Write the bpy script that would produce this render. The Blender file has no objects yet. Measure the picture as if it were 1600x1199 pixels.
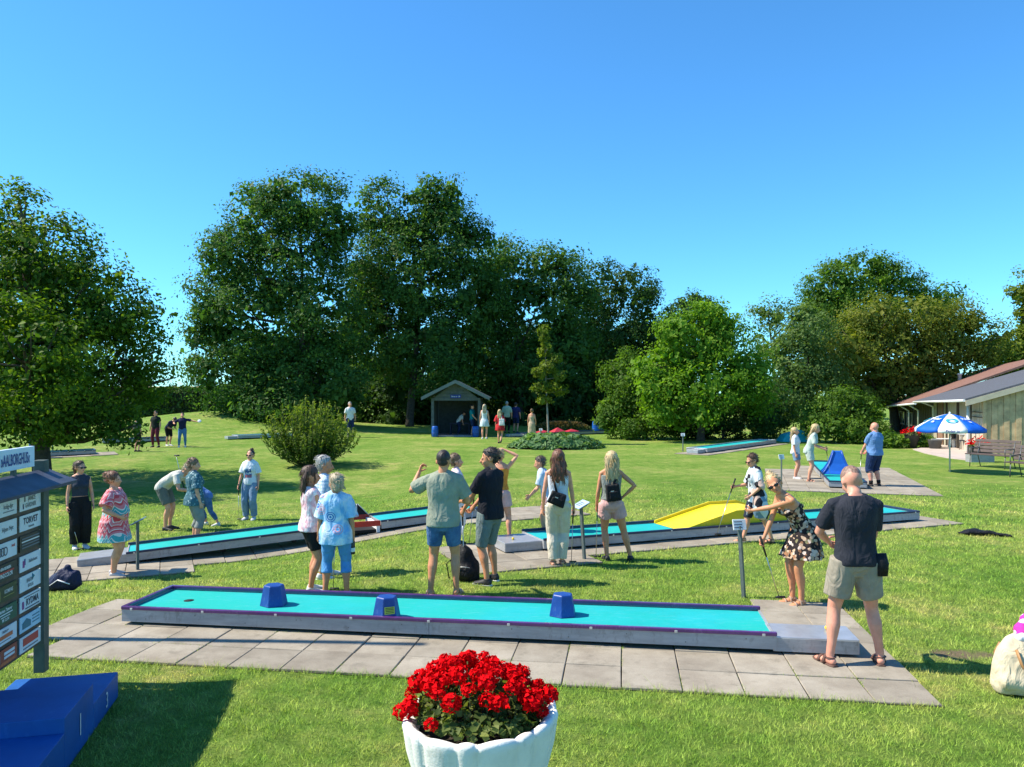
import bpy, bmesh, math, random
import numpy as np
from mathutils import Vector, Matrix, noise as mnoise

# ---------------------------------------------------------------- camera, sky, sun, exposure
SC = bpy.context.scene
COL = SC.collection
F_PX, CX, HOR, CAMZ = 1200.0, 800.0, 618.0, 2.45
cam_data = bpy.data.cameras.new('camera')
cam_data.sensor_width = 36.0
cam_data.lens = 36.0 * F_PX / 1600.0
cam_data.shift_y = (HOR - 599.5) / 1600.0
cam_data.clip_start = 0.1
cam_data.clip_end = 4000.0
cam = bpy.data.objects.new('camera', cam_data)
COL.objects.link(cam)
cam.location = (0, 0, CAMZ)
cam.rotation_euler = (math.radians(90), 0, 0)
SC.camera = cam

SUN_EL = math.radians(50)
SUN_TO = Vector((math.cos(SUN_EL), -0.03, -math.sin(SUN_EL))).normalized()   # the way the light travels
world = bpy.data.worlds.new('World')
SC.world = world
world.use_nodes = True
wt = world.node_tree
sky = wt.nodes.new('ShaderNodeTexSky')
sky.sky_type = 'NISHITA'
sky.sun_disc = False
sky.sun_elevation = SUN_EL
sky.sun_rotation = math.radians(-91.7)
sky.altitude = 0
sky.air_density = 1.0
sky.dust_density = 0.0
sky.ozone_density = 10.0
bg = wt.nodes['Background']
bg.inputs['Strength'].default_value = 0.137
sky_tint = wt.nodes.new('ShaderNodeMix'); sky_tint.data_type = 'RGBA'; sky_tint.blend_type = 'MULTIPLY'
sky_tint.inputs[0].default_value = 1.0
sky_tint.inputs[7].default_value = (0.53, 0.93, 1.0, 1)      # a clear, deep blue summer sky
wt.links.new(sky.outputs[0], sky_tint.inputs[6])
wt.links.new(sky_tint.outputs[2], bg.inputs[0])
sun_data = bpy.data.lights.new('sun', 'SUN')
sun_data.energy = 4.5
sun_data.angle = math.radians(0.53)
sun_data.color = (1.0, 0.92, 0.77)
sun = bpy.data.objects.new('sun', sun_data)
COL.objects.link(sun)
sun.rotation_euler = SUN_TO.to_track_quat('-Z', 'Y').to_euler()
VS = SC.view_settings
VS.view_transform = 'Standard'
VS.look = 'None'
VS.gamma = 1.0
VS.use_curve_mapping = False
VS.exposure = 0.9
SC.cycles.max_bounces = 6
SC.cycles.diffuse_bounces = 3
SC.cycles.glossy_bounces = 2
SC.cycles.transmission_bounces = 3
SC.cycles.transparent_max_bounces = 4

# ---------------------------------------------------------------- ground shape and picture geometry
def S(a, b, x):
    t = np.clip((np.asarray(x, float) - a) / (b - a), 0, 1)
    return t * t * (3 - 2 * t)

def gz(x, y):
    x = np.asarray(x, float); y = np.asarray(y, float)
    z = -0.35 * S(-0.5, -5.0, x) * S(8.8, 11.8, y) * (1 - S(22, 34, y))
    z = z + 1.35 * np.exp(-((x + 20.0) / 8.0) ** 2 - ((y - 52.0) / 8.5) ** 2)
    z = z + 0.25 * np.exp(-((x + 2.0) / 14.0) ** 2 - ((y - 58.0) / 8.0) ** 2)
    return z

def at(px, py):
    """ground point seen at a pixel of the 1600 x 1199 photograph"""
    z = 0.0
    for _ in range(30):
        d = F_PX * (CAMZ - z) / (py - HOR)
        x = (px - CX) / F_PX * d
        z = float(gz(x, d))
    return Vector((x, d, z))

def pt(px, py, Y):
    return Vector(((px - CX) / F_PX * Y, Y, CAMZ - (py - HOR) / F_PX * Y))

# ---------------------------------------------------------------- helpers
TMP = bpy.data.scenes.new('workbench')          # scratch scene for baking modifiers, removed at the end
def baked(o):
    TMP.collection.objects.link(o)
    with bpy.context.temp_override(scene=TMP, view_layer=TMP.view_layers[0]):
        dg = bpy.context.evaluated_depsgraph_get()
        me = bpy.data.meshes.new_from_object(o.evaluated_get(dg))
    bpy.data.objects.remove(o)
    return me

def tag(o, label=None, cat=None, group=None, kind=None):
    if label: o['label'] = label
    if cat: o['category'] = cat
    if group: o['group'] = group
    if kind: o['kind'] = kind
    return o

def empty(name, loc=(0, 0, 0), rz=0.0, sc=1.0):
    o = bpy.data.objects.new(name, None)
    o.empty_display_size = 0.1
    COL.objects.link(o)
    o.location = loc
    o.rotation_euler = (0, 0, rz)
    o.scale = (sc, sc, sc)
    return o

def mobj(name, me, m=None, parent=None, loc=None, rot=None):
    o = bpy.data.objects.new(name, me)
    COL.objects.link(o)
    if m is not None and not me.materials:
        for k in (m if isinstance(m, (list, tuple)) else [m]):
            me.materials.append(k)
    if parent is not None: o.parent = parent
    if loc is not None: o.location = loc
    if rot is not None: o.rotation_euler = rot
    return o

def np_mesh(name, verts, faces, smooth=False, attr=None):
    """fast mesh from arrays; faces (n, k) all the same size"""
    verts = np.asarray(verts, np.float32); faces = np.asarray(faces, np.int32)
    me = bpy.data.meshes.new(name)
    n, k = faces.shape
    me.vertices.add(len(verts)); me.vertices.foreach_set('co', verts.ravel())
    me.loops.add(n * k); me.loops.foreach_set('vertex_index', faces.ravel())
    me.polygons.add(n); me.polygons.foreach_set('loop_start', np.arange(0, n * k, k, dtype=np.int32))
    if smooth: me.polygons.foreach_set('use_smooth', np.ones(n, bool))
    if attr is not None:
        for an, av in attr.items():
            a = me.attributes.new(an, 'FLOAT', 'POINT')
            a.data.foreach_set('value', np.asarray(av, np.float32))
    me.update(calc_edges=True)
    return me

class MB:
    """collects shapes for one mesh"""
    def __init__(s): s.v = []; s.f = []; s.mi = []; s.sm = []
    def add(s, vs, fs, mi=0, smooth=False):
        b = len(s.v)
        s.v += [tuple(v) for v in vs]
        for f in fs:
            s.f.append(tuple(i + b for i in f)); s.mi.append(mi); s.sm.append(smooth)
        return s
    def box(s, c, d, M=None, mi=0, taper=1.0):
        hx, hy, hz = d[0] / 2, d[1] / 2, d[2] / 2
        vs = [Vector((x * (taper if z > 0 else 1), y * (taper if z > 0 else 1), z)) for z in (-hz, hz) for x, y in ((-hx, -hy), (hx, -hy), (hx, hy), (-hx, hy))]
        if M is not None: vs = [M @ v for v in vs]
        vs = [v + Vector(c) for v in vs]
        return s.add(vs, [(0, 3, 2, 1), (4, 5, 6, 7), (0, 1, 5, 4), (1, 2, 6, 5), (2, 3, 7, 6), (3, 0, 4, 7)], mi)
    def hexa(s, p, mi=0):
        """eight corners: four below, four above, both anticlockwise from above"""
        return s.add(p, [(0, 3, 2, 1), (4, 5, 6, 7), (0, 1, 5, 4), (1, 2, 6, 5), (2, 3, 7, 6), (3, 0, 4, 7)], mi)
    def quad(s, a, b, c, d, mi=0): return s.add([a, b, c, d], [(0, 1, 2, 3)], mi)
    def prism(s, poly, h0, h1, mi=0):
        n = len(poly)
        vs = [(p[0], p[1], h0) for p in poly] + [(p[0], p[1], h1) for p in poly]
        return s.add(vs, [tuple(range(n - 1, -1, -1)), tuple(range(n, 2 * n))] + [(i, (i + 1) % n, n + (i + 1) % n, n + i) for i in range(n)], mi)
    def tube(s, pts, rad, n=10, ref=None, mi=0, smooth=True, cap=True):
        """loft through points; each radius a number or (a, b); ref = direction of the a axis"""
        pts = [Vector(p) for p in pts]
        vs = []; fs = []
        k = len(pts); prev = None
        for i, p in enumerate(pts):
            t = (pts[min(i + 1, k - 1)] - pts[max(i - 1, 0)])
            if t.length < 1e-9: t = Vector((0, 0, 1))
            t.normalize()
            r0 = Vector(ref) if ref is not None else (prev if prev is not None else (Vector((1, 0, 0)) if abs(t.x) < .9 else Vector((0, 1, 0))))
            a = r0 - t * r0.dot(t)
            if a.length < 1e-6: a = t.orthogonal()
            a.normalize(); prev = a
            b = t.cross(a)
            r = rad[i] if isinstance(rad, (list, tuple)) else rad
            ra, rb = r if isinstance(r, (list, tuple)) else (r, r)
            for j in range(n):
                q = 2 * math.pi * j / n
                vs.append(p + a * (ra * math.cos(q)) + b * (rb * math.sin(q)))
        for i in range(k - 1):
            for j in range(n):
                fs.append((i * n + j, i * n + (j + 1) % n, (i + 1) * n + (j + 1) % n, (i + 1) * n + j))
        s.add(vs, fs, mi, smooth)
        if cap:
            b = len(s.v) - len(vs)
            s.f.append(tuple(b + j for j in range(n - 1, -1, -1))); s.mi.append(mi); s.sm.append(False)
            s.f.append(tuple(b + (k - 1) * n + j for j in range(n))); s.mi.append(mi); s.sm.append(False)
        return s
    def ball(s, c, r, n=12, m=8, M=None, mi=0):
        rx, ry, rz = r if isinstance(r, (list, tuple)) else (r, r, r)
        vs = [Vector((0, 0, -rz))]
        for i in range(1, m):
            th = math.pi * i / m
            for j in range(n):
                q = 2 * math.pi * j / n
                vs.append(Vector((rx * math.sin(th) * math.cos(q), ry * math.sin(th) * math.sin(q), -rz * math.cos(th))))
        vs.append(Vector((0, 0, rz)))
        if M is not None: vs = [M @ v for v in vs]
        vs = [v + Vector(c) for v in vs]
        fs = [(0, 1 + (j + 1) % n, 1 + j) for j in range(n)]
        for i in range(m - 2):
            for j in range(n):
                a = 1 + i * n + j; b = 1 + i * n + (j + 1) % n
                fs.append((a, b, b + n, a + n))
        l = len(vs) - 1
        fs += [(l, l - n + j, l - n + (j + 1) % n) for j in range(n)]
        return s.add(vs, fs, mi, True)
    def lathe(s, prof, n=24, c=(0, 0, 0), mi=0, smooth=True):
        vs = []; fs = []
        k = len(prof)
        for r, z in prof:
            for j in range(n):
                q = 2 * math.pi * j / n
                vs.append((c[0] + r * math.cos(q), c[1] + r * math.sin(q), c[2] + z))
        for i in range(k - 1):
            for j in range(n):
                fs.append((i * n + j, i * n + (j + 1) % n, (i + 1) * n + (j + 1) % n, (i + 1) * n + j))
        fs.append(tuple(range(n - 1, -1, -1))); fs.append(tuple((k - 1) * n + j for j in range(n)))
        return s.add(vs, fs, mi, smooth)
    def mesh(s, name):
        me = bpy.data.meshes.new(name)
        me.from_pydata(s.v, [], s.f)
        me.polygons.foreach_set('use_smooth', s.sm)
        me.polygons.foreach_set('material_index', s.mi)
        me.update()
        return me
    def build(s, name, m=None, parent=None, loc=None, rot=None):
        return mobj(name, s.mesh(name), m, parent, loc, rot)

def bevel(o, w=0.006, seg=2):
    b = o.modifiers.new('bevel', 'BEVEL'); b.width = w; b.segments = seg; b.limit_method = 'ANGLE'; b.angle_limit = math.radians(35)
    return o

def frame(c, u):
    """matrix whose x axis runs along the level direction u, z up"""
    u = Vector((u[0], u[1], 0)).normalized()
    return Matrix(((u.x, -u.y, 0, c[0]), (u.y, u.x, 0, c[1]), (0, 0, 1, c[2]), (0, 0, 0, 1)))

# ---------------------------------------------------------------- materials
def nd(t, typ, ins=None, **at_):
    n = t.nodes.new('ShaderNode' + typ)
    for k, v in at_.items(): setattr(n, k, v)
    for k, v in (ins or {}).items():
        sock = n.inputs[k]
        if isinstance(v, bpy.types.NodeSocket): t.links.new(v, sock)
        else:
            if sock.type == 'RGBA' and len(v) == 3: v = (*v, 1)
            sock.default_value = v
    return n

def newmat(name):
    m = bpy.data.materials.new(name); m.use_nodes = True
    t = m.node_tree
    return m, t, t.nodes['Principled BSDF']

def ramp(t, fac, stops, interp='LINEAR'):
    r = t.nodes.new('ShaderNodeValToRGB'); r.color_ramp.interpolation = interp
    e = r.color_ramp.elements
    while len(e) < len(stops): e.new(0.5)
    for i, (p, c) in enumerate(stops):
        e[i].position = p; e[i].color = (*c, 1) if len(c) == 3 else c
    t.links.new(fac, r.inputs[0])
    return r.outputs[0]

def mixc(t, fac, a, b, mode='MIX'):
    n = t.nodes.new('ShaderNodeMix'); n.data_type = 'RGBA'; n.blend_type = mode
    for i, v in ((0, fac), (6, a), (7, b)):
        if isinstance(v, bpy.types.NodeSocket): t.links.new(v, n.inputs[i])
        else: n.inputs[i].default_value = v if i == 0 else (*v, 1) if len(v) == 3 else v
    return n.outputs[2]

def math_(t, op, a, b=None, c=None):
    n = t.nodes.new('ShaderNodeMath'); n.operation = op
    for i, v in enumerate((a, b, c)):
        if v is None: continue
        if isinstance(v, bpy.types.NodeSocket): t.links.new(v, n.inputs[i])
        else: n.inputs[i].default_value = v
    return n.outputs[0]

_MC = {}
def mat(name, col, rough=0.6, metal=0.0, spec=0.4, noise=None, bump=None, coat=0.0):
    """plain procedural material: noise = (scale, amount), bump = (scale, strength, distance)"""
    if name in _MC: return _MC[name]
    m, t, p = newmat(name)
    tc = nd(t, 'TexCoord').outputs['Object']
    sc_, am = noise or (5.0, 0.10)
    nz = nd(t, 'TexNoise', {'Vector': tc, 'Scale': sc_, 'Detail': 5.0, 'Roughness': 0.6}).outputs['Fac']
    dk = tuple(c * (1 - am) for c in col); lt = tuple(min(1, c * (1 + am)) for c in col)
    c = ramp(t, nz, [(0.3, dk), (0.7, lt)])
    t.links.new(c, p.inputs['Base Color'])
    p.inputs['Roughness'].default_value = rough
    p.inputs['Metallic'].default_value = metal
    p.inputs['Specular IOR Level'].default_value = spec
    p.inputs['Coat Weight'].default_value = coat
    if bump:
        bn = nd(t, 'TexNoise', {'Vector': tc, 'Scale': bump[0], 'Detail': 4.0}).outputs['Fac']
        b = nd(t, 'Bump', {'Height': bn, 'Strength': bump[1], 'Distance': bump[2]})
        t.links.new(b.outputs[0], p.inputs['Normal'])
    _MC[name] = m
    return m

def worn(m, col, scale=22.0, amount=.5, lo=.60):
    """scuffs and dirt laid over the colour of a material"""
    t = m.node_tree; p = t.nodes['Principled BSDF']
    src = p.inputs['Base Color'].links[0].from_socket
    tc = nd(t, 'TexCoord').outputs['Object']
    mp = nd(t, 'Mapping', {'Vector': tc, 'Scale': (1, 1, .45), 'Rotation': (.4, .2, .7)}).outputs[0]
    n = nd(t, 'TexNoise', {'Vector': mp, 'Scale': scale, 'Detail': 7.0, 'Roughness': .75}).outputs['Fac']
    k = nd(t, 'TexNoise', {'Vector': tc, 'Scale': 2.5, 'Detail': 3.0}).outputs['Fac']
    f = ramp(t, math_(t, 'ADD', math_(t, 'MULTIPLY', n, .7), math_(t, 'MULTIPLY', k, .3)), [(lo - .04, (0, 0, 0)), (lo + .06, (amount,) * 3)])
    t.links.new(mixc(t, f, src, col), p.inputs['Base Color'])
    return m
# ---------------------------------------------------------------- people
def fabric(name, col, rough=0.85, fold=0.8):
    if name in _MC: return _MC[name]
    m, t, p = newmat(name)
    tc = nd(t, 'TexCoord').outputs['Object']
    nz = nd(t, 'TexNoise', {'Vector': tc, 'Scale': 9.0, 'Detail': 6.0}).outputs['Fac']
    c = ramp(t, nz, [(0.3, tuple(x * .86 for x in col)), (0.7, tuple(min(1, x * 1.1) for x in col))])
    t.links.new(c, p.inputs['Base Color'])
    fabric_bump(t, p, tc, fold)
    p.inputs['Roughness'].default_value = rough
    p.inputs['Specular IOR Level'].default_value = 0.2
    _MC[name] = m
    return m

def fabric_bump(t, p, tc, fold=0.5):
    mp = nd(t, 'Mapping', {'Vector': tc, 'Scale': (9, 9, 5), 'Rotation': (0.2, 0.5, 0.3)}).outputs[0]
    b1 = nd(t, 'TexNoise', {'Vector': mp, 'Scale': 1.0, 'Detail': 2.0, 'Distortion': 1.5}).outputs['Fac']
    bb = nd(t, 'Bump', {'Height': b1, 'Strength': fold, 'Distance': 0.035})
    b2 = nd(t, 'TexNoise', {'Vector': tc, 'Scale': 220.0, 'Detail': 1.0}).outputs['Fac']
    b3 = nd(t, 'Bump', {'Height': b2, 'Strength': 0.25, 'Distance': 0.002, 'Normal': bb.outputs[0]})
    t.links.new(b3.outputs[0], p.inputs['Normal'])
    p.inputs['Roughness'].default_value = 0.85
    p.inputs['Specular IOR Level'].default_value = 0.2

def skin_mat(name, col):
    if name in _MC: return _MC[name]
    m, t, p = newmat(name)
    tc = nd(t, 'TexCoord').outputs['Object']
    nz = nd(t, 'TexNoise', {'Vector': tc, 'Scale': 11.0, 'Detail': 6.0, 'Roughness': .65}).outputs['Fac']
    c = ramp(t, nz, [(0.3, (col[0] * .84, col[1] * .76, col[2] * .74)), (0.7, tuple(min(1, x * 1.08) for x in col))])
    t.links.new(c, p.inputs['Base Color'])
    p.inputs['Roughness'].default_value = 0.48
    p.inputs['Specular IOR Level'].default_value = 0.35
    p.inputs['Subsurface Weight'].default_value = 0.0
    _MC[name] = m
    return m

def hair_mat(name, col):
    if name in _MC: return _MC[name]
    m, t, p = newmat(name)
    tc = nd(t, 'TexCoord').outputs['Object']
    mp = nd(t, 'Mapping', {'Vector': tc, 'Scale': (55, 55, 6)}).outputs[0]
    nz = nd(t, 'TexNoise', {'Vector': mp, 'Scale': 1.0, 'Detail': 3.0}).outputs['Fac']
    c = ramp(t, nz, [(0.3, tuple(x * .5 for x in col)), (0.72, tuple(min(1, x * 1.35) for x in col))])
    t.links.new(c, p.inputs['Base Color'])
    b = nd(t, 'Bump', {'Height': nz, 'Strength': 0.8, 'Distance': 0.012})
    t.links.new(b.outputs[0], p.inputs['Normal'])
    p.inputs['Roughness'].default_value = 0.5
    _MC[name] = m
    return m

SKIN = {'fair': skin_mat('skin_fair', (.69, .34, .21)), 'tan': skin_mat('skin_tan', (.61, .275, .14)), 'pink': skin_mat('skin_pink', (.68, .31, .21))}
HAIR = {'brown': (.075, .037, .018), 'dark': (.028, .016, .010), 'auburn': (.17, .065, .03), 'blond': (.55, .40, .20), 'ash': (.42, .34, .22),
        'grey': (.36, .34, .31), 'lightbrown': (.16, .095, .05), 'dull': (.085, .06, .045), 'stubble': (.27, .155, .11)}
EYE = mat('eye_dark', (.03, .02, .015), .2)
LIP = mat('lip_rose', (.42, .14, .12), .5)
GLASS = mat('sunglass_black', (.008, .008, .009), .12, spec=.6)

def fuse(mb, name, vox=0.011, smooth=3, ratio=None, wob=None, seed=0):
    """melt overlapping closed shapes into one continuous surface"""
    me = mb.mesh(name + '_raw')
    o = bpy.data.objects.new('tmp', me)
    r = o.modifiers.new('r', 'REMESH'); r.mode = 'VOXEL'; r.voxel_size = vox; r.adaptivity = 0.0; r.use_smooth_shade = True
    s = o.modifiers.new('s', 'SMOOTH'); s.factor = 0.5; s.iterations = smooth
    if ratio:
        d = o.modifiers.new('d', 'DECIMATE'); d.ratio = ratio
    out = baked(o)
    out.name = name
    bpy.data.meshes.remove(me)
    if wob:
        n = len(out.vertices)
        co = np.empty(n * 3, np.float32); out.vertices.foreach_get('co', co); co = co.reshape(-1, 3)
        no = np.empty(n * 3, np.float32); out.vertices.foreach_get('normal', no); no = no.reshape(-1, 3)
        rs = np.random.RandomState(seed)
        h = np.zeros(n)
        for k in range(7):
            f = rs.uniform(12, 42); d = rs.normal(size=3); d[2] *= wob[1]; d /= np.linalg.norm(d)
            d2 = rs.normal(size=3)
            h += np.sin(co @ d * f + 1.6 * np.sin(co @ d2 * 7 + rs.uniform(0, 6)) + rs.uniform(0, 6)) / (1 + f / 22)
        co = co + no * (h * wob[0])[:, None]
        out.vertices.foreach_set('co', co.astype(np.float32).ravel())
    out.polygons.foreach_set('use_smooth', np.ones(len(out.polygons), bool))
    out.update()
    return out

def join_mesh(me, mb):
    """append loose shapes (fingers) to a fused mesh"""
    b = bmesh.new(); b.from_mesh(me)
    m2 = mb.mesh('x'); b.from_mesh(m2); bpy.data.meshes.remove(m2)
    b.to_mesh(me); b.free()
    me.polygons.foreach_set('use_smooth', np.ones(len(me.polygons), bool)); me.update()

def ik(a, t, l1, l2, pole):
    d = t - a; L = min(d.length, (l1 + l2) * 0.998); L = max(L, abs(l1 - l2) + .02)
    u = d.normalized()
    x = (L * L + l1 * l1 - l2 * l2) / (2 * L)
    h = math.sqrt(max(l1 * l1 - x * x, 0))
    p = pole - u * pole.dot(u)
    if p.length < 1e-6: p = u.orthogonal()
    p.normalize()
    return a + u * x + p * h, a + u * L

def rx(a): return Matrix.Rotation(math.radians(a), 3, 'X')
def ry(a): return Matrix.Rotation(math.radians(a), 3, 'Y')
def rz(a): return Matrix.Rotation(math.radians(a), 3, 'Z')

class Fig:
    """posed skeleton of a 1.75 m figure that looks along -Y; right hand on -X"""
    def __init__(s, sex='m', fat=1.0, lean=0, curl=0, side=0, twist=0, head=(0, 0), hip=(0, 0, 0), feet=None, hands=None, elbows=None, thin=1.0, belly=0.0, headk=1.09):
        s.sex, s.fat, s.thin, s.belly, s.headk = sex, fat, thin, belly, headk
        s.tab = []
        base = Vector((hip[0], hip[1], 0.92 + hip[2]))
        def R(z):
            a = lean * float(S(.84, 1.10, z)) + curl * float(S(1.10, 1.45, z))
            return rz(twist * float(S(.95, 1.4, z))) @ rx(a) @ ry(side * float(S(.9, 1.3, z)))
        st = .02
        zs = [.92]; ps = [base]
        p = base.copy(); z = .92
        while z < 1.60:
            p = p + R(z + st / 2) @ Vector((0, 0, st)); z += st; zs.append(z); ps.append(p.copy())
        p = base.copy(); z = .92; lz = []; lp = []
        while z > .70:
            p = p - R(z - st / 2) @ Vector((0, 0, st)); z -= st; lz.append(z); lp.append(p.copy())
        s.zs = lz[::-1] + zs; s.ps = lp[::-1] + ps; s.R = R
        s.hb = s.T(0, 0.012, 1.49)
        s.HR = R(1.49) @ rz(head[0]) @ rx(head[1])
        sw = (.185 if sex == 'm' else .155) * (1 + .35 * (fat - 1))
        s.sw = sw
        s.sh = {-1: s.T(-sw, .005, 1.392), 1: s.T(sw, .005, 1.392)}
        s.hipj = {-1: s.T(-.088, 0, .90), 1: s.T(.088, 0, .90)}
        feet = feet or ((-.10, 0, -10), (.10, 0, 10))
        s.feet = {}
        for k, ft in zip((-1, 1), feet):
            fz = ft[3] if len(ft) > 3 else 0.0
            pitch = ft[4] if len(ft) > 4 else 0.0
            an = Vector((ft[0], ft[1], .085 + fz))
            kn, an = ik(s.hipj[k], an, .42, .415, Vector((.12 * k, -1, 0)))
            s.feet[k] = (kn, an, ft[2], pitch)
        hands = hands or (None, None); elbows = elbows or (None, None)
        s.arm = {}
        for k, h, e in zip((-1, 1), hands, elbows):
            if h is None:
                h = s.sh[k] + Vector((k * .075, -.05, -.53))
            pole = Vector(e) if e is not None else Vector((k * .35, 1, 0))
            el, wr = ik(s.sh[k], Vector(h), .29, .255, pole)
            s.arm[k] = (el, wr)
    def T(s, x, y, z):
        i = np.interp(z, s.zs, np.arange(len(s.zs))); j = int(i); f = i - j
        j2 = min(j + 1, len(s.zs) - 1)
        return s.ps[j].lerp(s.ps[j2], f) + s.R(z) @ Vector((x, y, 0))
    def Hd(s, x, y, z):
        return s.hb + s.HR @ (Vector((x, y, z - 1.49)) * s.headk + Vector((0, -.006, -.030)))
    def torso_rings(s):
        f = s.fat; t = s.thin; b = s.belly
        if s.sex == 'm':
            r = [(.80, .085, .085, 0), (.86, .155, .112, .012), (.92, .168, .118, .015), (1.00, .160, .112 + b * .5, .0 - b * .4), (1.08, .150, .104 + b, -b * .8),
                 (1.18, .158, .110 + b * .7, -b * .5), (1.28, .172, .120, 0), (1.36, .178, .112, .004), (1.42, .160, .088, .010), (1.46, .105, .070, .012), (1.50, .058, .058, .012)]
        else:
            r = [(.80, .085, .085, 0), (.86, .160, .118, .014), (.92, .172, .124, .018), (1.00, .150, .108 + b * .5, .004 - b * .4), (1.08, .124, .092 + b, -b * .8),
                 (1.18, .132, .098 + b * .6, -b * .5), (1.28, .146, .110, -.004), (1.36, .150, .098, .002), (1.42, .135, .076, .010), (1.46, .085, .060, .012), (1.50, .048, .050, .012)]
        out = []
        for z, w, d, yo in r:
            k = f if z < 1.40 else 1 + (f - 1) * .35
            out.append((z, w * k * t, d * k * t, yo))
        return out
    def torso(s, mb, z0=None, z1=None, add=0.0, flare=0.0, n=20, ext=None, minz=.80):
        rs = s.torso_rings()
        zs_ = [q[0] for q in rs]
        z0 = zs_[0] if z0 is None else z0; z1 = zs_[-1] if z1 is None else z1
        m = max(6, int((z1 - z0) / .035))
        vs = []; fs = []
        for i in range(m + 1):
            z = z0 + (z1 - z0) * i / m
            zz = max(z, minz)
            w = np.interp(zz, zs_, [q[1] for q in rs]); d = np.interp(zz, zs_, [q[2] for q in rs]); yo = np.interp(zz, zs_, [q[3] for q in rs])
            if ext is not None: w, d = ext(z, w, d)
            a = add + flare * max(0.0, (1.15 - z)) / .35
            w += a; d += a
            for j in range(n):
                q = 2 * math.pi * j / n
                cx, sy = math.cos(q), math.sin(q)
                cx = math.copysign(abs(cx) ** .85, cx); sy = math.copysign(abs(sy) ** .9, sy)
                vs.append(s.T(w * cx, d * sy + yo, z))
        for i in range(m):
            for j in range(n):
                fs.append((i * n + j, i * n + (j + 1) % n, (i + 1) * n + (j + 1) % n, (i + 1) * n + j))
        fs.append(tuple(range(n - 1, -1, -1))); fs.append(tuple(m * n + j for j in range(n)))
        mb.add(vs, fs, 0, True)
    def traps(s, mb, add=0.0):
        for k in (-1, 1):
            mb.tube([s.T(k * .03, .012, 1.462), s.T(k * .09, .012, 1.432), s.sh[k] + Vector((0, 0, .002))], [.046 + add, .046 + add, .046 * (1 if s.sex == 'm' else .9) + add], 10)
    def bust(s, mb, add=0.0):
        if s.sex != 'f': return
        for k in (-1, 1):
            mb.ball(s.T(k * .066 * s.thin, -.075 * s.fat, 1.265), (.062 + add, .058 + add, .062 + add), 10, 7)
    def armr(s): return (1.0 if s.sex == 'm' else .82) * (1 + .6 * (s.fat - 1)) * s.thin
    def armtube(s, mb, k, t0, t1, add=0.0, flare=0.0, n=10):
        el, wr = s.arm[k]; sh = s.sh[k]; A = s.armr()
        P = [sh, sh.lerp(el, .35), sh.lerp(el, .8), el, el.lerp(wr, .3), el.lerp(wr, .75), wr]
        Rr = [.046, .050, .043, .040, .042, .031, .026]
        tt = [0, .2, .42, .52, .66, .88, 1.0]
        pts = []; rr = []
        ts = sorted(set([t0, t1] + [t for t in tt if t0 < t < t1]))
        for t in ts:
            i = np.interp(t, tt, range(7)); j = min(int(i), 5); f = i - j
            pts.append(P[j].lerp(P[j + 1], f)); rr.append(np.interp(t, tt, Rr) * A + add + flare * t)
        mb.tube(pts, rr, n)
    def legtube(s, mb, k, t0, t1, add=0.0, flare=0.0, n=12, r=None):
        kn, an, yw, pi_ = s.feet[k]; hp = s.hipj[k] + Vector((0, 0, .02))
        L = (1.0 if s.sex == 'm' else .98) * (1 + .75 * (s.fat - 1)) * s.thin
        tt = [0, .15, .42, .5, .56, .68, .85, 1.0]
        Rr = r or [.098, .090, .066, .058, .056, .060, .040, .036]
        def P(t): return hp.lerp(kn, t / .5) if t <= .5 else kn.lerp(an, (t - .5) / .5)
        ts = sorted(set([t0, t1] + [t for t in tt if t0 < t < t1]))
        pts = []; rr = []
        for t in ts:
            q = P(t)
            if .56 < t < .9: q = q + Vector((0, .014, 0))       # calf
            pts.append(q); rr.append(np.interp(t, tt, Rr) * L + add + flare * t)
        mb.tube(pts, rr, n)
    def footM(s, k):
        kn, an, yw, pi_ = s.feet[k]
        return an, rz(yw) @ rx(pi_)
    def foot(s, mb, k, add=0.0, n=10, low=0.0):
        an, M = s.footM(k)
        pts = [(0, .062, -.052), (0, .045, -.048), (0, .0, -.042), (0, -.06, -.052), (0, -.12, -.062), (0, -.165, -.068), (0, -.188, -.070)]
        rr = [(.018, .018), (.032, .034), (.034, .042), (.038, .032), (.043, .022), (.038, .016), (.02, .012)]
        mb.tube([an + M @ Vector(p) for p in pts], [(a + add, b + add) for a, b in rr], n, ref=M @ Vector((1, 0, 0)))
        if add == 0:
            mb.tube([an + M @ Vector((0, .005, -.045)), an], [.036, .034], n)

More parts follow.
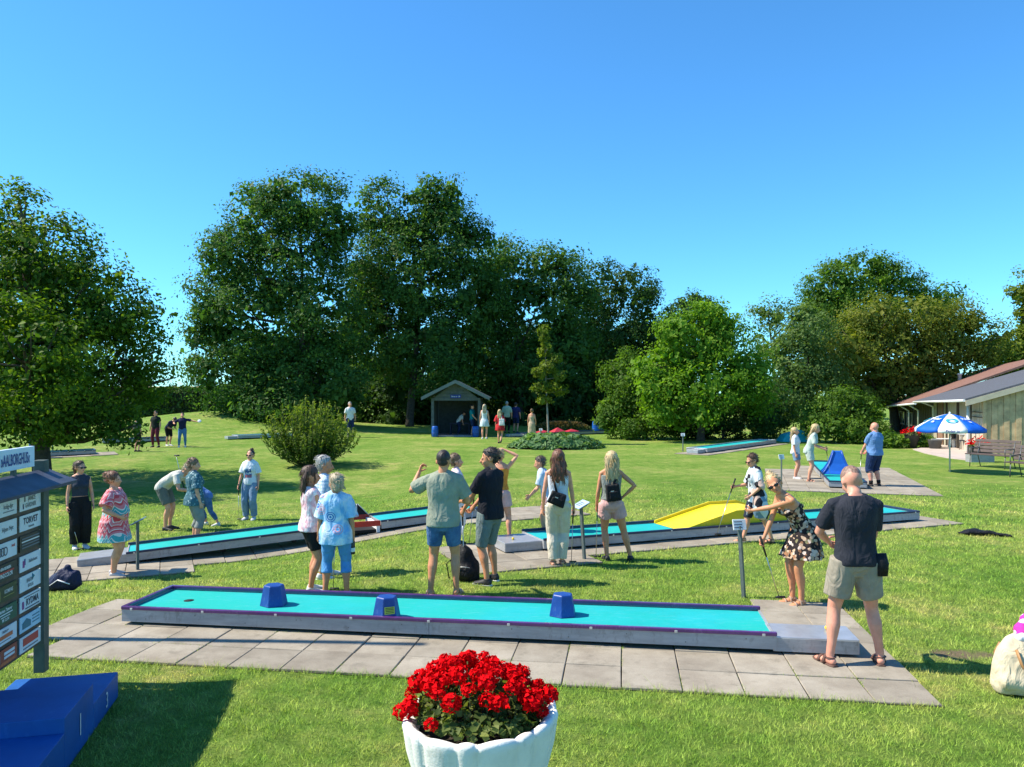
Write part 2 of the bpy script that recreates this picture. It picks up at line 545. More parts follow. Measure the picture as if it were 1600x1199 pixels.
def hand(fig, k, palm_mb, fing_mb, curl=0.35, roll=0.0, detail=True, direction=None):
    el, wr = fig.arm[k]
    d = (wr - el).normalized() if direction is None else Vector(direction).normalized()
    inward = Vector((-k, 0, 0))
    nrm = inward - d * inward.dot(d)
    if nrm.length < .15:
        nrm = Vector((0, 0, -1)) - d * d.dot(Vector((0, 0, -1)))
        if nrm.length < .1: nrm = d.orthogonal()
    nrm.normalize()
    nrm = Matrix.Rotation(roll, 3, d) @ nrm
    wd = d.cross(nrm).normalized()
    if wd.y > 0: wd = -wd                        # thumb side looks forward
    if roll: wd = d.cross(nrm).normalized() * (1 if d.cross(nrm).normalized().dot(wd) > 0 else -1)
    q = (.92 if fig.sex == 'f' else 1.0)
    palm_mb.tube([wr - d * .02, wr + d * .02 * q, wr + d * .06 * q, wr + d * .092 * q], [(.024 * q, .020 * q), (.031 * q, .017 * q), (.041 * q, .017 * q), (.039 * q, .014 * q)], 10, ref=wd)
    if not detail:
        return wr + d * .10 + nrm * .02, d
    for i, (off, ln) in enumerate(((.029, .072), (.010, .080), (-.010, .075), (-.028, .060))):
        p = wr + d * .082 * q + wd * off * q
        pts = [p]; dd = d.copy()
        for sgm, frac in enumerate((.46, .30, .24)):
            ang = curl * (0.9 if sgm == 0 else 1.25)
            dd = (Matrix.Rotation(ang, 3, wd) @ dd)
            t1 = p + dd * ln * frac * q
            # curl towards the palm
            if sgm == 0 and (t1 - p).dot(nrm) < -1e-4:
                dd = (Matrix.Rotation(-2 * ang, 3, wd) @ dd); sgn = -1
            elif sgm == 0: sgn = 1
            if sgm > 0 and sgn < 0: dd = Matrix.Rotation(-2 * ang, 3, wd) @ dd
            p = p + dd * ln * frac * q; pts.append(p)
        fing_mb.tube(pts, [.0092 * q, .0088 * q, .008 * q, .0055 * q], 6)
    p = wr + d * .022 * q + wd * .026 * q
    td = (d * .6 + wd * .75 + nrm * .35).normalized()
    p2 = p + td * .040 * q; td2 = (d * .8 + wd * .25 + nrm * (.3 + curl * .5)).normalized()
    fing_mb.tube([p, p2, p2 + td2 * .030 * q, p2 + (td2 + nrm * curl * .4).normalized() * .052 * q], [.0125 * q, .0105 * q, .0095 * q, .006 * q], 6)
    return wr + d * .088 * q + nrm * .022, d

def head_shapes(f, mb):
    H = f.Hd; K = f.headk
    M = f.HR
    mb.ball(H(0, .018, 1.655), (.077 * K, .097 * K, .096 * K), 16, 12, M)          # skull
    mb.ball(H(0, -.030, 1.612), (.062 * K, .062 * K, .078 * K), 14, 10, M)         # face
    mb.ball(H(0, -.052, 1.556), (.036 * K, .034 * K, .030 * K), 10, 8, M)          # chin
    mb.tube([H(0, -.085, 1.645), H(0, -.100, 1.622), H(0, -.112, 1.604), H(0, -.092, 1.594)], [.010 * K, .012 * K, .015 * K, .010 * K], 8)
    for k in (-1, 1):
        mb.ball(H(k * .078, .015, 1.622), (.011 * K, .020 * K, .031 * K), 8, 6, M)
        mb.ball(H(k * .038, -.066, 1.600), (.022, .020, .020), 8, 6, M)            # cheek
        mb.ball(H(k * .03, -.078, 1.652), (.022, .012, .010), 8, 6, M)             # brow
    mb.ball(H(0, -.086, 1.574), (.022, .012, .010), 8, 6, M)                       # mouth
    nr = (.058 if f.sex == 'm' else .047) * (1 + .5 * (f.fat - 1))
    mb.tube([f.T(0, .014, 1.42), f.T(0, .012, 1.475), H(0, .012, 1.52), H(0, .004, 1.59)], [nr * 1.35, nr * 1.05, nr, nr * .98], 12)

def hair_shapes(f, style, mb):
    H = f.Hd; M = f.HR; K = f.headk
    def cap(dx=.004, dy=.012, dz=.010, r=(.082, .100, .096)):
        mb.ball(H(0, .018 + dy, 1.655 + dz), tuple(x * K for x in r), 16, 12, M)
    if style == 'buzz':
        mb.ball(H(0, .0225, 1.668), (.0775 * K, .0975 * K, .091 * K), 16, 12, M); mb.ball(H(0, .05, 1.622), (.064 * K, .062 * K, .05 * K), 12, 8, M)
    elif style == 'short':
        cap(dy=.013, dz=.016, r=(.082, .099, .092)); mb.ball(H(0, .055, 1.615), (.070 * K, .060 * K, .055 * K), 12, 8, M)
        mb.ball(H(0, -.018, 1.728), (.055, .042, .026), 10, 8, M)
    elif style == 'shaved':
        mb.ball(H(0, .020, 1.664), (.0772 * K, .0972 * K, .0905 * K), 16, 12, M)
    elif style == 'bob':
        cap(dy=.012, dz=.016, r=(.094, .112, .100)); mb.ball(H(0, .045, 1.60), (.088 * K, .078 * K, .085 * K), 14, 10, M)
        mb.ball(H(0, -.035, 1.735), (.062, .05, .03), 10, 8, M)
    elif style == 'crop':
        cap(dy=.014, dz=.022, r=(.090, .108, .098)); mb.ball(H(0, .055, 1.615), (.080 * K, .068 * K, .065 * K), 12, 8, M)
    elif style == 'long' or style == 'wavy':
        cap(dy=.014, dz=.014, r=(.090, .108, .100))
        L = 1.28 if style == 'long' else 1.26
        for xo, wv in ((0, 0), (-.052, .8), (.052, 1.7)):
            pts = []; rr = []
            for i in range(8):
                t = i / 7
                z = 1.66 - (1.66 - L - abs(xo) * .6) * t
                q = H(xo * (1 + .25 * t) + (.014 * math.sin(t * 11 + wv) if style == 'wavy' else 0), .075 + .025 * math.sin(t * 3), z)
                b = f.T(xo * 1.25, f.torso_rings()[7][2] + .030, min(z, 1.46))
                q = q.lerp(b, float(S(.35, .8, t)))
                pts.append(q); rr.append((.048 * (1 - .55 * t ** 3) * (1.12 if style == 'wavy' else 1), .034 * (1 - .5 * t ** 3)))
            mb.tube(pts, rr, 10, ref=M @ Vector((1, 0, 0)))
    elif style == 'shoulder':
        cap(dy=.014, dz=.014, r=(.090, .108, .100))
        for xo in (-.05, 0, .05):
            pts = [H(xo, .06, 1.68), H(xo * 1.25, .085, 1.60), H(xo * 1.3, .085, 1.50), H(xo * 1.2, .085, 1.425)]
            mb.tube(pts, [(.045, .034), (.05, .036), (.045, .034), (.02, .015)], 10, ref=M @ Vector((1, 0, 0)))
    elif style == 'pony':
        cap(dy=.012, dz=.014, r=(.083, .101, .094))
        mb.tube([H(0, .11, 1.70), H(0, .155, 1.69), H(0, .165, 1.60), H(0, .145, 1.48)], [.025, .03, .032, .010], 8)
    elif style == 'bun':
        cap(dy=.012, dz=.014, r=(.085, .102, .095)); mb.ball(H(0, .115, 1.715), (.052, .045, .045), 10, 8, M)
    elif style == 'topknot':
        cap(dy=.014, dz=.013, r=(.081, .099, .093)); mb.ball(H(0, .085, 1.765), (.038, .036, .030), 10, 8, M)

def strands(f, hm, style, seed):
    """loose locks growing out of the hair surface so that its outline is not moulded"""
    rs = np.random.RandomState(seed + 90)
    n = len(hm.vertices); co = np.empty(n * 3, np.float32); no = np.empty(n * 3, np.float32)
    hm.vertices.foreach_get('co', co); hm.vertices.foreach_get('normal', no); co = co.reshape(-1, 3); no = no.reshape(-1, 3)
    k = 150; pick = rs.randint(0, n, k); mb = MB()
    lng = style in ('long', 'wavy', 'shoulder')
    back = np.array(f.HR @ Vector((0, 1, 0)))
    for i in pick:
        p = co[i].astype(float); q = no[i].astype(float)
        L = rs.uniform(.05, .13) if lng else rs.uniform(.022, .05)
        d = (np.array([0, 0, -1.0]) * (1.0 if lng else .35) + back * (.1 if lng else .45) + q * (.16 if lng else .42) + rs.normal(0, .12, 3)); d /= np.linalg.norm(d)
        d2 = d + q * .05 + rs.normal(0, .22, 3); d2 /= np.linalg.norm(d2)
        mb.tube([p - d * .008, p + d * L * .5 + q * .003, p + d * L * .5 + d2 * L * .5], [.0045, .0042, .001], 4, cap=False)
    join_mesh(hm, mb)

def person(label, loc, face, H, top, bottom, hair, shoes=None, skin='fair', sex='m', vox=0.012, group=None, glasses=False, curls=(.5, .5), rolls=(0, 0), detail=True, seed=1, **pose):
    """top / bottom / shoes are dicts of kind, material and measures; returns (root, figure)"""
    f = Fig(sex, **pose)
    root = empty('person', loc, math.radians(face), H / 1.75)
    tag(root, label, 'person', group)
    sk = SKIN[skin]
    mb = MB(); fg = MB()
    f.torso(mb); f.bust(mb, -.006); f.traps(mb)
    head_shapes(f, mb)
    grips = {}
    for k in (-1, 1):
        mb.ball(f.sh[k], (.053 if sex == 'm' else .045) * (1 + .4 * (f.fat - 1)), 10, 8)
        f.armtube(mb, k, 0, 1); f.legtube(mb, k, 0, 1); f.foot(mb, k)
        i = 0 if k < 0 else 1
        grips[k] = hand(f, k, mb, fg, curls[i], rolls[i], detail)
    me = fuse(mb, 'body', vox * .85, 2, .33 if vox < .016 else None)
    if detail: join_mesh(me, fg)
    mobj('body', me, sk, root)
    # hair
    if hair:
        hb = MB(); hair_shapes(f, hair[0], hb)
        w = {'buzz': .0004, 'short': .0016}.get(hair[0], .0022)
        hm = fuse(hb, 'hair', .0085, 2, .6, (w, .25), seed)
        if vox < .016 and hair[0] not in ('buzz', 'shaved'): strands(f, hm, hair[0], seed)
        mobj('hair', hm, hair_mat('hair_' + hair[1], HAIR[hair[1]]), root)
    # face
    if detail:
        for k in (-1, 1):
            e = MB(); e.ball(f.Hd(k * .031, -.0835, 1.634), (.011, .007, .0065), 8, 6, f.HR); e.build('eye', EYE, root)
        e = MB(); e.ball(f.Hd(0, -.0955, 1.575), (.021, .006, .0065), 8, 6, f.HR); e.build('mouth', LIP, root)
    if glasses:
        g = MB()
        for k in (-1, 1):
            g.ball(f.Hd(k * .036, -.098, 1.634), (.030, .008, .021), 10, 8, f.HR)
            g.tube([f.Hd(k * .064, -.092, 1.64), f.Hd(k * .084, -.03, 1.642), f.Hd(k * .086, .02, 1.638)], .0045, 6)
        g.tube([f.Hd(-.012, -.101, 1.638), f.Hd(.012, -.101, 1.638)], .004, 6)
        g.build('sunglasses', GLASS, root)
    clothe(f, root, top, bottom, vox, seed)
    # shoes
    if shoes:
        for k in (-1, 1):
            an, M = f.footM(k)
            kind = shoes['kind']
            if kind in ('shoe', 'sneaker'):
                sb = MB(); f.foot(sb, k, .011)
                sb.tube([an + M @ Vector((0, .012, -.04)), an + M @ Vector((0, .008, .008 if kind == 'sneaker' else -.015))], [.047, .044], 10)
                o = mobj('shoe', fuse(sb, 'shoe', .009, 1, .6), shoes['mat'], root)
                so = MB(); so.tube([an + M @ Vector(p) for p in ((0, .072, -.076), (0, .05, -.076), (0, -.06, -.077), (0, -.15, -.078), (0, -.200, -.078))],
                                   [(.026, .010), (.040, .012), (.045, .012), (.050, .012), (.024, .010)], 10, ref=M @ Vector((1, 0, 0)))
                so.build('sole', shoes.get('sole', mat('sole_white', (.7, .7, .68), .7)), o)
            elif kind == 'sandal':
                so = MB(); so.tube([an + M @ Vector(p) for p in ((0, .075, -.080), (0, .05, -.080), (0, -.06, -.080), (0, -.15, -.080), (0, -.205, -.080))],
                                   [(.026, .012), (.041, .013), (.044, .013), (.051, .013), (.026, .012)], 10, ref=M @ Vector((1, 0, 0)))
                o = so.build('sandal', shoes['mat'], root)
                st = MB()
                for (ya, yb, zz) in ((-.115, -.085, -.030), (-.045, -.020, -.002)):
                    c0 = an + M @ Vector((0, (ya + yb) / 2, 0))
                    pts = [an + M @ Vector((math.cos(q) * .050, (ya + yb) / 2, -.074 + math.sin(q) * (zz + .080))) for q in np.linspace(0, math.pi, 9)]
                    st.tube(pts, [(.004, .016)] * 9, 6, ref=M @ Vector((0, 0, 1)))
                if shoes.get('ankle', True):
                    pts = [an + M @ Vector((math.cos(q) * .043, .002 + math.sin(q) * .045, -.012)) for q in np.linspace(0, 2 * math.pi, 13)]
                    st.tube(pts, [(.004, .010)] * 13, 6, ref=M @ Vector((0, 0, 1)))
                st.build('strap', shoes.get('strap', shoes['mat']), o)
            if shoes.get('sock'):
                sk2 = MB(); f.legtube(sk2, k, shoes.get('sock_top', .88), 1.0, .007); sk2.build('sock', shoes['sock'], root)
    f.grips = grips
    f.root = root
    return root, f

def clothe(f, root, top, bottom, vox, seed):
    if bottom:
        b = MB(); kind = bottom['kind']; ln = bottom.get('len', .40); ad = bottom.get('add', .016); fl = bottom.get('flare', .0)
        zt = bottom.get('waist', 1.00)
        if kind in ('shorts', 'trousers'):
            f.torso(b, .78, zt, min(.007, ad * .5))
            for k in (-1, 1):
                r = bottom.get('r')
                f.legtube(b, k, 0, ln, ad, fl, 14, r)
            mobj('trousers' if ln > .6 else 'shorts', fuse(b, 'bottom', vox * .85, 2, .42, (bottom.get('wob', .0034), .45), seed + 3), bottom['mat'], root)
        elif kind == 'skirt':
            skirt(f, root, bottom, vox, seed)
    if top:
        b = MB(); ad = top.get('add', .020); hem = top.get('hem', .90); kind = top['kind']
        if kind == 'dress':
            skirt(f, root, top, vox, seed, whole=True)
        else:
            f.torso(b, hem, top.get('neck', 1.475), ad, top.get('flare', .0), 24, minz=.90)
            f.bust(b, ad * .8)
            sl = top.get('sleeve', .30)
            if sl > 0:
                for k in (-1, 1):
                    b.ball(f.sh[k], (.050 if f.sex == 'm' else .044) * (1 + .4 * (f.fat - 1)) + ad * .7, 10, 8)
                    f.armtube(b, k, .05, sl, ad - .002, top.get('sflare', .03), 12)
                f.traps(b, ad * .6)
            elif sl == 0:
                for k in (-1, 1): b.ball(f.sh[k].lerp(f.T(0, 0, 1.42), .18), (.055 * (1 + .4 * (f.fat - 1)) + ad * .5), 10, 8)
            mobj(top.get('name', 'shirt'), fuse(b, 'top', vox * .85, 2, .42, (top.get('wob', .0040), .5), seed + 7), top['mat'], root)

def skirt(f, root, d, vox, seed, whole=False):
    """dress or skirt: a draped sheet of rings from the hem up, with folds"""
    hem = d.get('hem', .60); zt = d.get('neck', 1.45) if whole else d.get('waist', 1.02); fl = d.get('flare', .10); ad = d.get('add', .016)
    rs = f.torso_rings(); zz = [q[0] for q in rs]
    rnd = np.random.RandomState(seed)
    n = 44; m = 26; nf = d.get('folds', 9)
    ph = rnd.uniform(0, 6, 4)
    vs = []; fs = []
    c0 = (f.feet[-1][0] + f.feet[1][0]) * .5
    for i in range(m + 1):
        z = hem + (zt - hem) * i / m
        zc = max(z, .90)
        w = np.interp(zc, zz, [q[1] for q in rs]) + ad; dp = np.interp(zc, zz, [q[2] for q in rs]) + ad; yo = np.interp(zc, zz, [q[3] for q in rs])
        k = max(0.0, (.98 - z)) / .40
        w += fl * k; dp += fl * k
        if whole and z > 1.40: pass
        for j in range(n):
            q = 2 * math.pi * j / n
            fd = 1 + (d.get('fold', .05)) * k * math.sin(nf * q + ph[0] + .7 * math.sin(2 * q + ph[1])) + .02 * math.sin(3 * q + 9 * z + ph[2])
            if z >= .80:
                p = f.T(w * math.cos(q) * fd, dp * math.sin(q) * fd + yo, z)
            else:
                b0 = f.T(0, yo, .80); tgt = Vector((b0.x, b0.y, b0.z - (.80 - z)))
                tgt = tgt.lerp(Vector((c0.x, c0.y, tgt.z)), min(1, (.80 - z) / .40) * .55)
                p = tgt + rz(0) @ Vector((w * math.cos(q) * fd, dp * math.sin(q) * fd, 0))
            vs.append(p)
    for i in range(m):
        for j in range(n):
            fs.append((i * n + j, i * n + (j + 1) % n, (i + 1) * n + (j + 1) % n, (i + 1) * n + j))
    fs.append(tuple(range(n - 1, -1, -1))); fs.append(tuple(m * n + j for j in range(n)))
    b = MB(); b.add(vs, fs, 0, True)
    if whole:
        f.bust(b, ad * .7)
        sl = d.get('sleeve', 0)
        if sl > 0:
            for k in (-1, 1):
                b.ball(f.sh[k], .055 * (1 + .4 * (f.fat - 1)) + ad * .6, 10, 8)
                f.armtube(b, k, 0, sl, ad + .006, d.get('sflare', .06), 12)
    mobj('dress' if whole else 'skirt', fuse(b, 'dress', vox * .85, 2, .42, (d.get('wob', .0015), .4), seed + 5), d['mat'], root)

GRIP = mat('putter_grip', (.012, .012, .013), .7)
STEEL = mat('putter_steel', (.55, .55, .56), .28, metal=1.0)
PHEAD = mat('putter_head', (.02, .02, .022), .45)
def putter(label, hand_w, foot_w, grip_m=None, up=0.10, grip_len=.26, hdir=0.0, head_m=None):
    """a putter from the hand down to its head, world points"""
    a = Vector(hand_w); b = Vector(foot_w); d = (b - a).normalized()
    o = empty('putter', b); tag(o, label, 'putter', 'putters the players carry')
    top = a - d * up
    g = MB(); g.tube([top - b, top + d * grip_len - b], [.0135, .010], 8); g.build('grip', grip_m or GRIP, o)
    s = MB(); s.tube([top + d * (grip_len - .02) - b, b - d * .012 - b], [.0060, .0050], 6); s.build('shaft', STEEL, o)
    h = MB(); M = rz(hdir)
    h.tube([M @ Vector(p) for p in ((-.035, 0, .0), (-.03, 0, .0), (.07, 0, .0), (.075, 0, 0))], [(.008, .010), (.014, .015), (.014, .015), (.008, .010)], 8, ref=(0, 1, 0))
    h.build('putter_head', head_m or PHEAD, o)
    return o

def hand_world(f, k):
    r = f.root
    M = Matrix.LocRotScale(r.location, r.rotation_euler, r.scale)
    return M @ f.grips[k][0]
def local_world(f, p):
    r = f.root
    return Matrix.LocRotScale(r.location, r.rotation_euler, r.scale) @ Vector(p)
# ---------------------------------------------------------------- lawn
def lawn_color(t, pos, fine=True):
    """mown grass: lush and thirsty patches, a few bare spots, the same for sheet and blades"""
    n1 = nd(t, 'TexNoise', {'Vector': pos, 'Scale': 0.35, 'Detail': 4.0, 'Roughness': .6}).outputs['Fac']
    n2 = nd(t, 'TexNoise', {'Vector': pos, 'Scale': 1.9, 'Detail': 5.0, 'Roughness': .65}).outputs['Fac']
    n3 = nd(t, 'TexNoise', {'Vector': pos, 'Scale': 7.0, 'Detail': 4.0, 'Roughness': .7}).outputs['Fac']
    a = math_(t, 'ADD', math_(t, 'MULTIPLY', n1, .45), math_(t, 'ADD', math_(t, 'MULTIPLY', n2, .35), math_(t, 'MULTIPLY', n3, .2)))
    c = ramp(t, a, [(0.36, (.082, .185, .022)), (0.45, (.140, .240, .038)), (0.53, (.205, .285, .060)), (0.60, (.31, .325, .10)), (.67, (.44, .37, .18))])
    n5 = nd(t, 'TexNoise', {'Vector': pos, 'Scale': 4.5, 'Detail': 8.0, 'Roughness': .8}).outputs['Fac']
    c = mixc(t, 1.0, c, ramp(t, n5, [(.36, (.74, .79, .70)), (.5, (1.04, 1.04, 1.0)), (.64, (1.3, 1.24, 1.25))]), 'MULTIPLY')
    n6 = nd(t, 'TexNoise', {'Vector': pos, 'Scale': .8, 'Detail': 3.0, 'Roughness': .5}).outputs['Fac']
    c = mixc(t, ramp(t, n6, [(.60, (0, 0, 0)), (.72, (.55, .55, .55))]), c, (.30, .29, .095))
    return c, n3

def make_lawn_material():
    m, t, p = newmat('lawn')
    pos = nd(t, 'NewGeometry').outputs['Position']
    c, n3 = lawn_color(t, pos)
    f1 = nd(t, 'TexNoise', {'Vector': pos, 'Scale': 34.0, 'Detail': 6.0, 'Roughness': .8}).outputs['Fac']
    c = mixc(t, 0.75, c, ramp(t, f1, [(.30, (.40, .46, .36)), (.5, (.95, .95, .9)), (.72, (1.55, 1.5, 1.35))]), 'MULTIPLY')
    bare = nd(t, 'TexNoise', {'Vector': pos, 'Scale': .55, 'Detail': 3.0}).outputs['Fac']
    bf = ramp(t, bare, [(.70, (0, 0, 0)), (.78, (.7, .7, .7))])
    c = mixc(t, bf, c, (.26, .20, .11))
    # trodden earth by the end of the near lane
    vd = nd(t, 'VectorMath', {0: nd(t, 'VectorMath', {0: pos, 1: (BARE[0], BARE[1], 0)}, operation='SUBTRACT').outputs[0], 1: (1.6, 4.2, 0)}, operation='MULTIPLY').outputs[0]
    ln = nd(t, 'VectorMath', {0: vd}, operation='LENGTH').outputs['Value']
    ln = math_(t, 'ADD', ln, math_(t, 'MULTIPLY', math_(t, 'SUBTRACT', n3, .5), 1.6))
    c = mixc(t, ramp(t, ln, [(.25, (.9, .9, .9)), (.75, (0, 0, 0))]), c, (.22, .155, .105))
    t.links.new(c, p.inputs['Base Color'])
    p.inputs['Roughness'].default_value = 0.95
    p.inputs['Specular IOR Level'].default_value = 0.1
    b = nd(t, 'Bump', {'Height': f1, 'Strength': .9, 'Distance': .05})
    t.links.new(b.outputs[0], p.inputs['Normal'])
    return m
BARE = at(1500, 1024)
LAWN = make_lawn_material()
ys = np.concatenate([np.linspace(-30, 3, 8), np.linspace(3.5, 30, 90), np.linspace(31, 80, 60), np.array([85, 95, 110, 140, 200, 400, 900, 2500])])
xs = np.concatenate([[-2500, -900, -400, -200, -120, -80], np.linspace(-60, -14, 40), np.linspace(-13, 13, 80), np.linspace(14, 60, 40), [80, 120, 200, 400, 900, 2500]])
gx, gy = np.meshgrid(xs, ys)
gv = np.stack([gx, gy, gz(gx, gy)], -1).reshape(-1, 3)
nx_, ny_ = len(xs), len(ys)
ii = np.arange(nx_ - 1)[None, :] + nx_ * np.arange(ny_ - 1)[:, None]
gf = np.stack([ii, ii + 1, ii + 1 + nx_, ii + nx_], -1).reshape(-1, 4)
lawn = mobj('lawn', np_mesh('lawn', gv, gf, True), LAWN)
tag(lawn, kind='structure')

# ---------------------------------------------------------------- paved strips with slabs
PAVE_AREAS = []      # (matrix inverse, list of cells) used to keep the grass blades away
def slab_material():
    m, t, p = newmat('concrete_slab')
    tc = nd(t, 'NewGeometry').outputs['Position']
    inf = nd(t, 'ObjectInfo').outputs['Random']
    n1 = nd(t, 'TexNoise', {'Vector': tc, 'Scale': 2.2, 'Detail': 6.0, 'Roughness': .65}).outputs['Fac']
    n2 = nd(t, 'TexNoise', {'Vector': tc, 'Scale': 90.0, 'Detail': 3.0, 'Roughness': .8}).outputs['Fac']
    c = ramp(t, n1, [(.3, (.215, .182, .140)), (.55, (.300, .262, .205)), (.75, (.350, .310, .248))])
    c = mixc(t, .5, c, ramp(t, n2, [(.3, (.72, .72, .72)), (.7, (1.22, 1.22, 1.22))]), 'MULTIPLY')
    k = math_(t, 'ADD', math_(t, 'MULTIPLY', inf, .34), .84)
    c = mixc(t, 1.0, c, nd(t, 'CombineColor', {0: k, 1: k, 2: k}).outputs[0], 'MULTIPLY')
    stn = nd(t, 'TexNoise', {'Vector': tc, 'Scale': 6.0, 'Detail': 5.0, 'Roughness': .7}).outputs['Fac']
    c = mixc(t, ramp(t, stn, [(.54, (0, 0, 0)), (.70, (.6, .6, .6))]), c, (.17, .15, .115))
    t.links.new(c, p.inputs['Base Color'])
    p.inputs['Roughness'].default_value = .9
    p.inputs['Specular IOR Level'].default_value = .2
    b = nd(t, 'Bump', {'Height': n2, 'Strength': .4, 'Distance': .004})
    t.links.new(b.outputs[0], p.inputs['Normal'])
    return m
SLAB = slab_material()
JOINT = mat('joint_soil', (.10, .085, .055), .95, noise=(14, .4))

def slab_mesh(w, d):
    mb = MB(); e = .006
    vs = [(-w / 2, -d / 2, -.05), (w / 2, -d / 2, -.05), (w / 2, d / 2, -.05), (-w / 2, d / 2, -.05),
          (-w / 2, -d / 2, -e), (w / 2, -d / 2, -e), (w / 2, d / 2, -e), (-w / 2, d / 2, -e),
          (-w / 2 + e, -d / 2 + e, 0), (w / 2 - e, -d / 2 + e, 0), (w / 2 - e, d / 2 - e, 0), (-w / 2 + e, d / 2 - e, 0)]
    fs = [(8, 9, 10, 11)] + [(i, (i + 1) % 4, 4 + (i + 1) % 4, 4 + i) for i in range(4)] + [(4 + i, 4 + (i + 1) % 4, 8 + (i + 1) % 4, 8 + i) for i in range(4)]
    mb.add(vs, fs)
    me = mb.mesh('slab'); me.materials.append(SLAB)
    return me
SLAB_ME = slab_mesh(.492, .492)

def pavement(name, label, O, u, cells, seed=0, size=.5, me=None):
    """slabs in the frame (O, u): cells = list of (i, j) squares; the bed below follows the ground"""
    rnd = random.Random(seed)
    me = me or SLAB_ME
    M = frame(O, u)
    root = empty(name, O); tag(root, label, kind='structure')
    root.rotation_euler = (0, 0, math.atan2(u[1], u[0]))
    bed = MB()
    ua = Vector((u[0], u[1], 0)).normalized(); va = Vector((-ua.y, ua.x, 0))
    for (i, j) in cells:
        cx, cy = (i + .5) * size, (j + .5) * size
        w = M @ Vector((cx, cy, 0))
        z = float(gz(w.x, w.y))
        e = .3
        sx = (float(gz(*(w + ua * e).xy)) - float(gz(*(w - ua * e).xy))) / (2 * e)
        sy = (float(gz(*(w + va * e).xy)) - float(gz(*(w - va * e).xy))) / (2 * e)
        o = mobj('slab', me, None, root, (cx, cy, z - O[2] + .024 + rnd.uniform(-.005, .005)),
                 (math.atan(sy) + rnd.uniform(-.004, .004), -math.atan(sx) + rnd.uniform(-.004, .004), rnd.uniform(-.006, .006)))
        c4 = [M @ Vector((cx + a * size * .51, cy + b * size * .51, 0)) for a, b in ((-1, -1), (1, -1), (1, 1), (-1, 1))]
        lm = M.inverted()
        bed.add([lm @ Vector((q.x, q.y, float(gz(q.x, q.y)) + .008)) for q in c4], [(0, 1, 2, 3)])
    bed.build('joint_bed', JOINT, root)
    PAVE_AREAS.append((np.array(M.inverted()), set(cells), size))
    return root

def on_pave(P, grow=0.0):
    """which of the points (n, 2) lie on paving"""
    hit = np.zeros(len(P), bool)
    P4 = np.c_[P, np.zeros(len(P)), np.ones(len(P))]
    for Mi, cells, size in PAVE_AREAS:
        q = P4 @ Mi.T
        code = {(i, j) for i, j in cells}
        for dx, dy in (((0, 0),) if grow == 0 else ((-grow, 0), (grow, 0), (0, -grow), (0, grow))):
            i = np.floor((q[:, 0] + dx) / size).astype(int); j = np.floor((q[:, 1] + dy) / size).astype(int)
            i0 = min(c[0] for c in cells); i1 = max(c[0] for c in cells); j0 = min(c[1] for c in cells); j1 = max(c[1] for c in cells)
            lut = np.zeros((i1 - i0 + 1, j1 - j0 + 1), bool)
            for a, b in cells: lut[a - i0, b - j0] = True
            ok = (i >= i0) & (i <= i1) & (j >= j0) & (j <= j1)
            r = np.zeros(len(P), bool); r[ok] = lut[i[ok] - i0, j[ok] - j0]
            hit |= r
    return hit

# ---------------------------------------------------------------- minigolf lanes
FELT = None
def felt_material():
    m, t, p = newmat('lane_felt')
    tc = nd(t, 'NewGeometry').outputs['Position']
    n1 = nd(t, 'TexNoise', {'Vector': tc, 'Scale': 1.3, 'Detail': 5.0, 'Roughness': .6}).outputs['Fac']
    n2 = nd(t, 'TexNoise', {'Vector': tc, 'Scale': 30.0, 'Detail': 4.0, 'Roughness': .75}).outputs['Fac']
    c = ramp(t, n1, [(.3, (.008, .33, .31)), (.5, (.012, .365, .375)), (.7, (.020, .385, .42))])
    c = mixc(t, .35, c, ramp(t, n2, [(.3, (.8, .84, .84)), (.7, (1.12, 1.1, 1.1))]), 'MULTIPLY')
    n4 = nd(t, 'TexNoise', {'Vector': tc, 'Scale': .45, 'Detail': 3.0}).outputs['Fac']
    c = mixc(t, ramp(t, n4, [(.46, (0, 0, 0)), (.60, (.75, .75, .75))]), c, (.010, .37, .30))
    mp = nd(t, 'Mapping', {'Vector': tc, 'Scale': (2.2, 14, 1), 'Rotation': (0, 0, .12)}).outputs[0]
    sc_ = nd(t, 'TexNoise', {'Vector': mp, 'Scale': 3.0, 'Detail': 6.0, 'Roughness': .7}).outputs['Fac']
    c = mixc(t, ramp(t, sc_, [(.54, (0, 0, 0)), (.72, (.5, .5, .5))]), c, (.13, .44, .45))
    sp = nd(t, 'TexNoise', {'Vector': tc, 'Scale': 55.0, 'Detail': 2.0}).outputs['Fac']
    c = mixc(t, ramp(t, sp, [(.70, (0, 0, 0)), (.78, (.55, .55, .55))]), c, (.035, .16, .15))
    t.links.new(c, p.inputs['Base Color'])
    p.inputs['Roughness'].default_value = .75
    p.inputs['Specular IOR Level'].default_value = .2
    return m
FELT = felt_material()
def panel_material():
    m, t, p = newmat('grey_side_panel')
    tc = nd(t, 'NewGeometry').outputs['Position']
    mp = nd(t, 'Mapping', {'Vector': tc, 'Scale': (1.5, 1.5, 9)}).outputs[0]
    n1 = nd(t, 'TexNoise', {'Vector': mp, 'Scale': 1.6, 'Detail': 6.0, 'Roughness': .7}).outputs['Fac']
    n2 = nd(t, 'TexNoise', {'Vector': tc, 'Scale': 16.0, 'Detail': 5.0}).outputs['Fac']
    c = ramp(t, n1, [(.3, (.25, .255, .26)), (.6, (.36, .365, .37)), (.8, (.42, .42, .41))])
    c = mixc(t, ramp(t, n2, [(.60, (0, 0, 0)), (.75, (.5, .5, .5))]), c, (.16, .155, .14))
    t.links.new(c, p.inputs['Base Color'])
    p.inputs['Roughness'].default_value = .55
    p.inputs['Metallic'].default_value = .15
    return m
PANEL = panel_material()
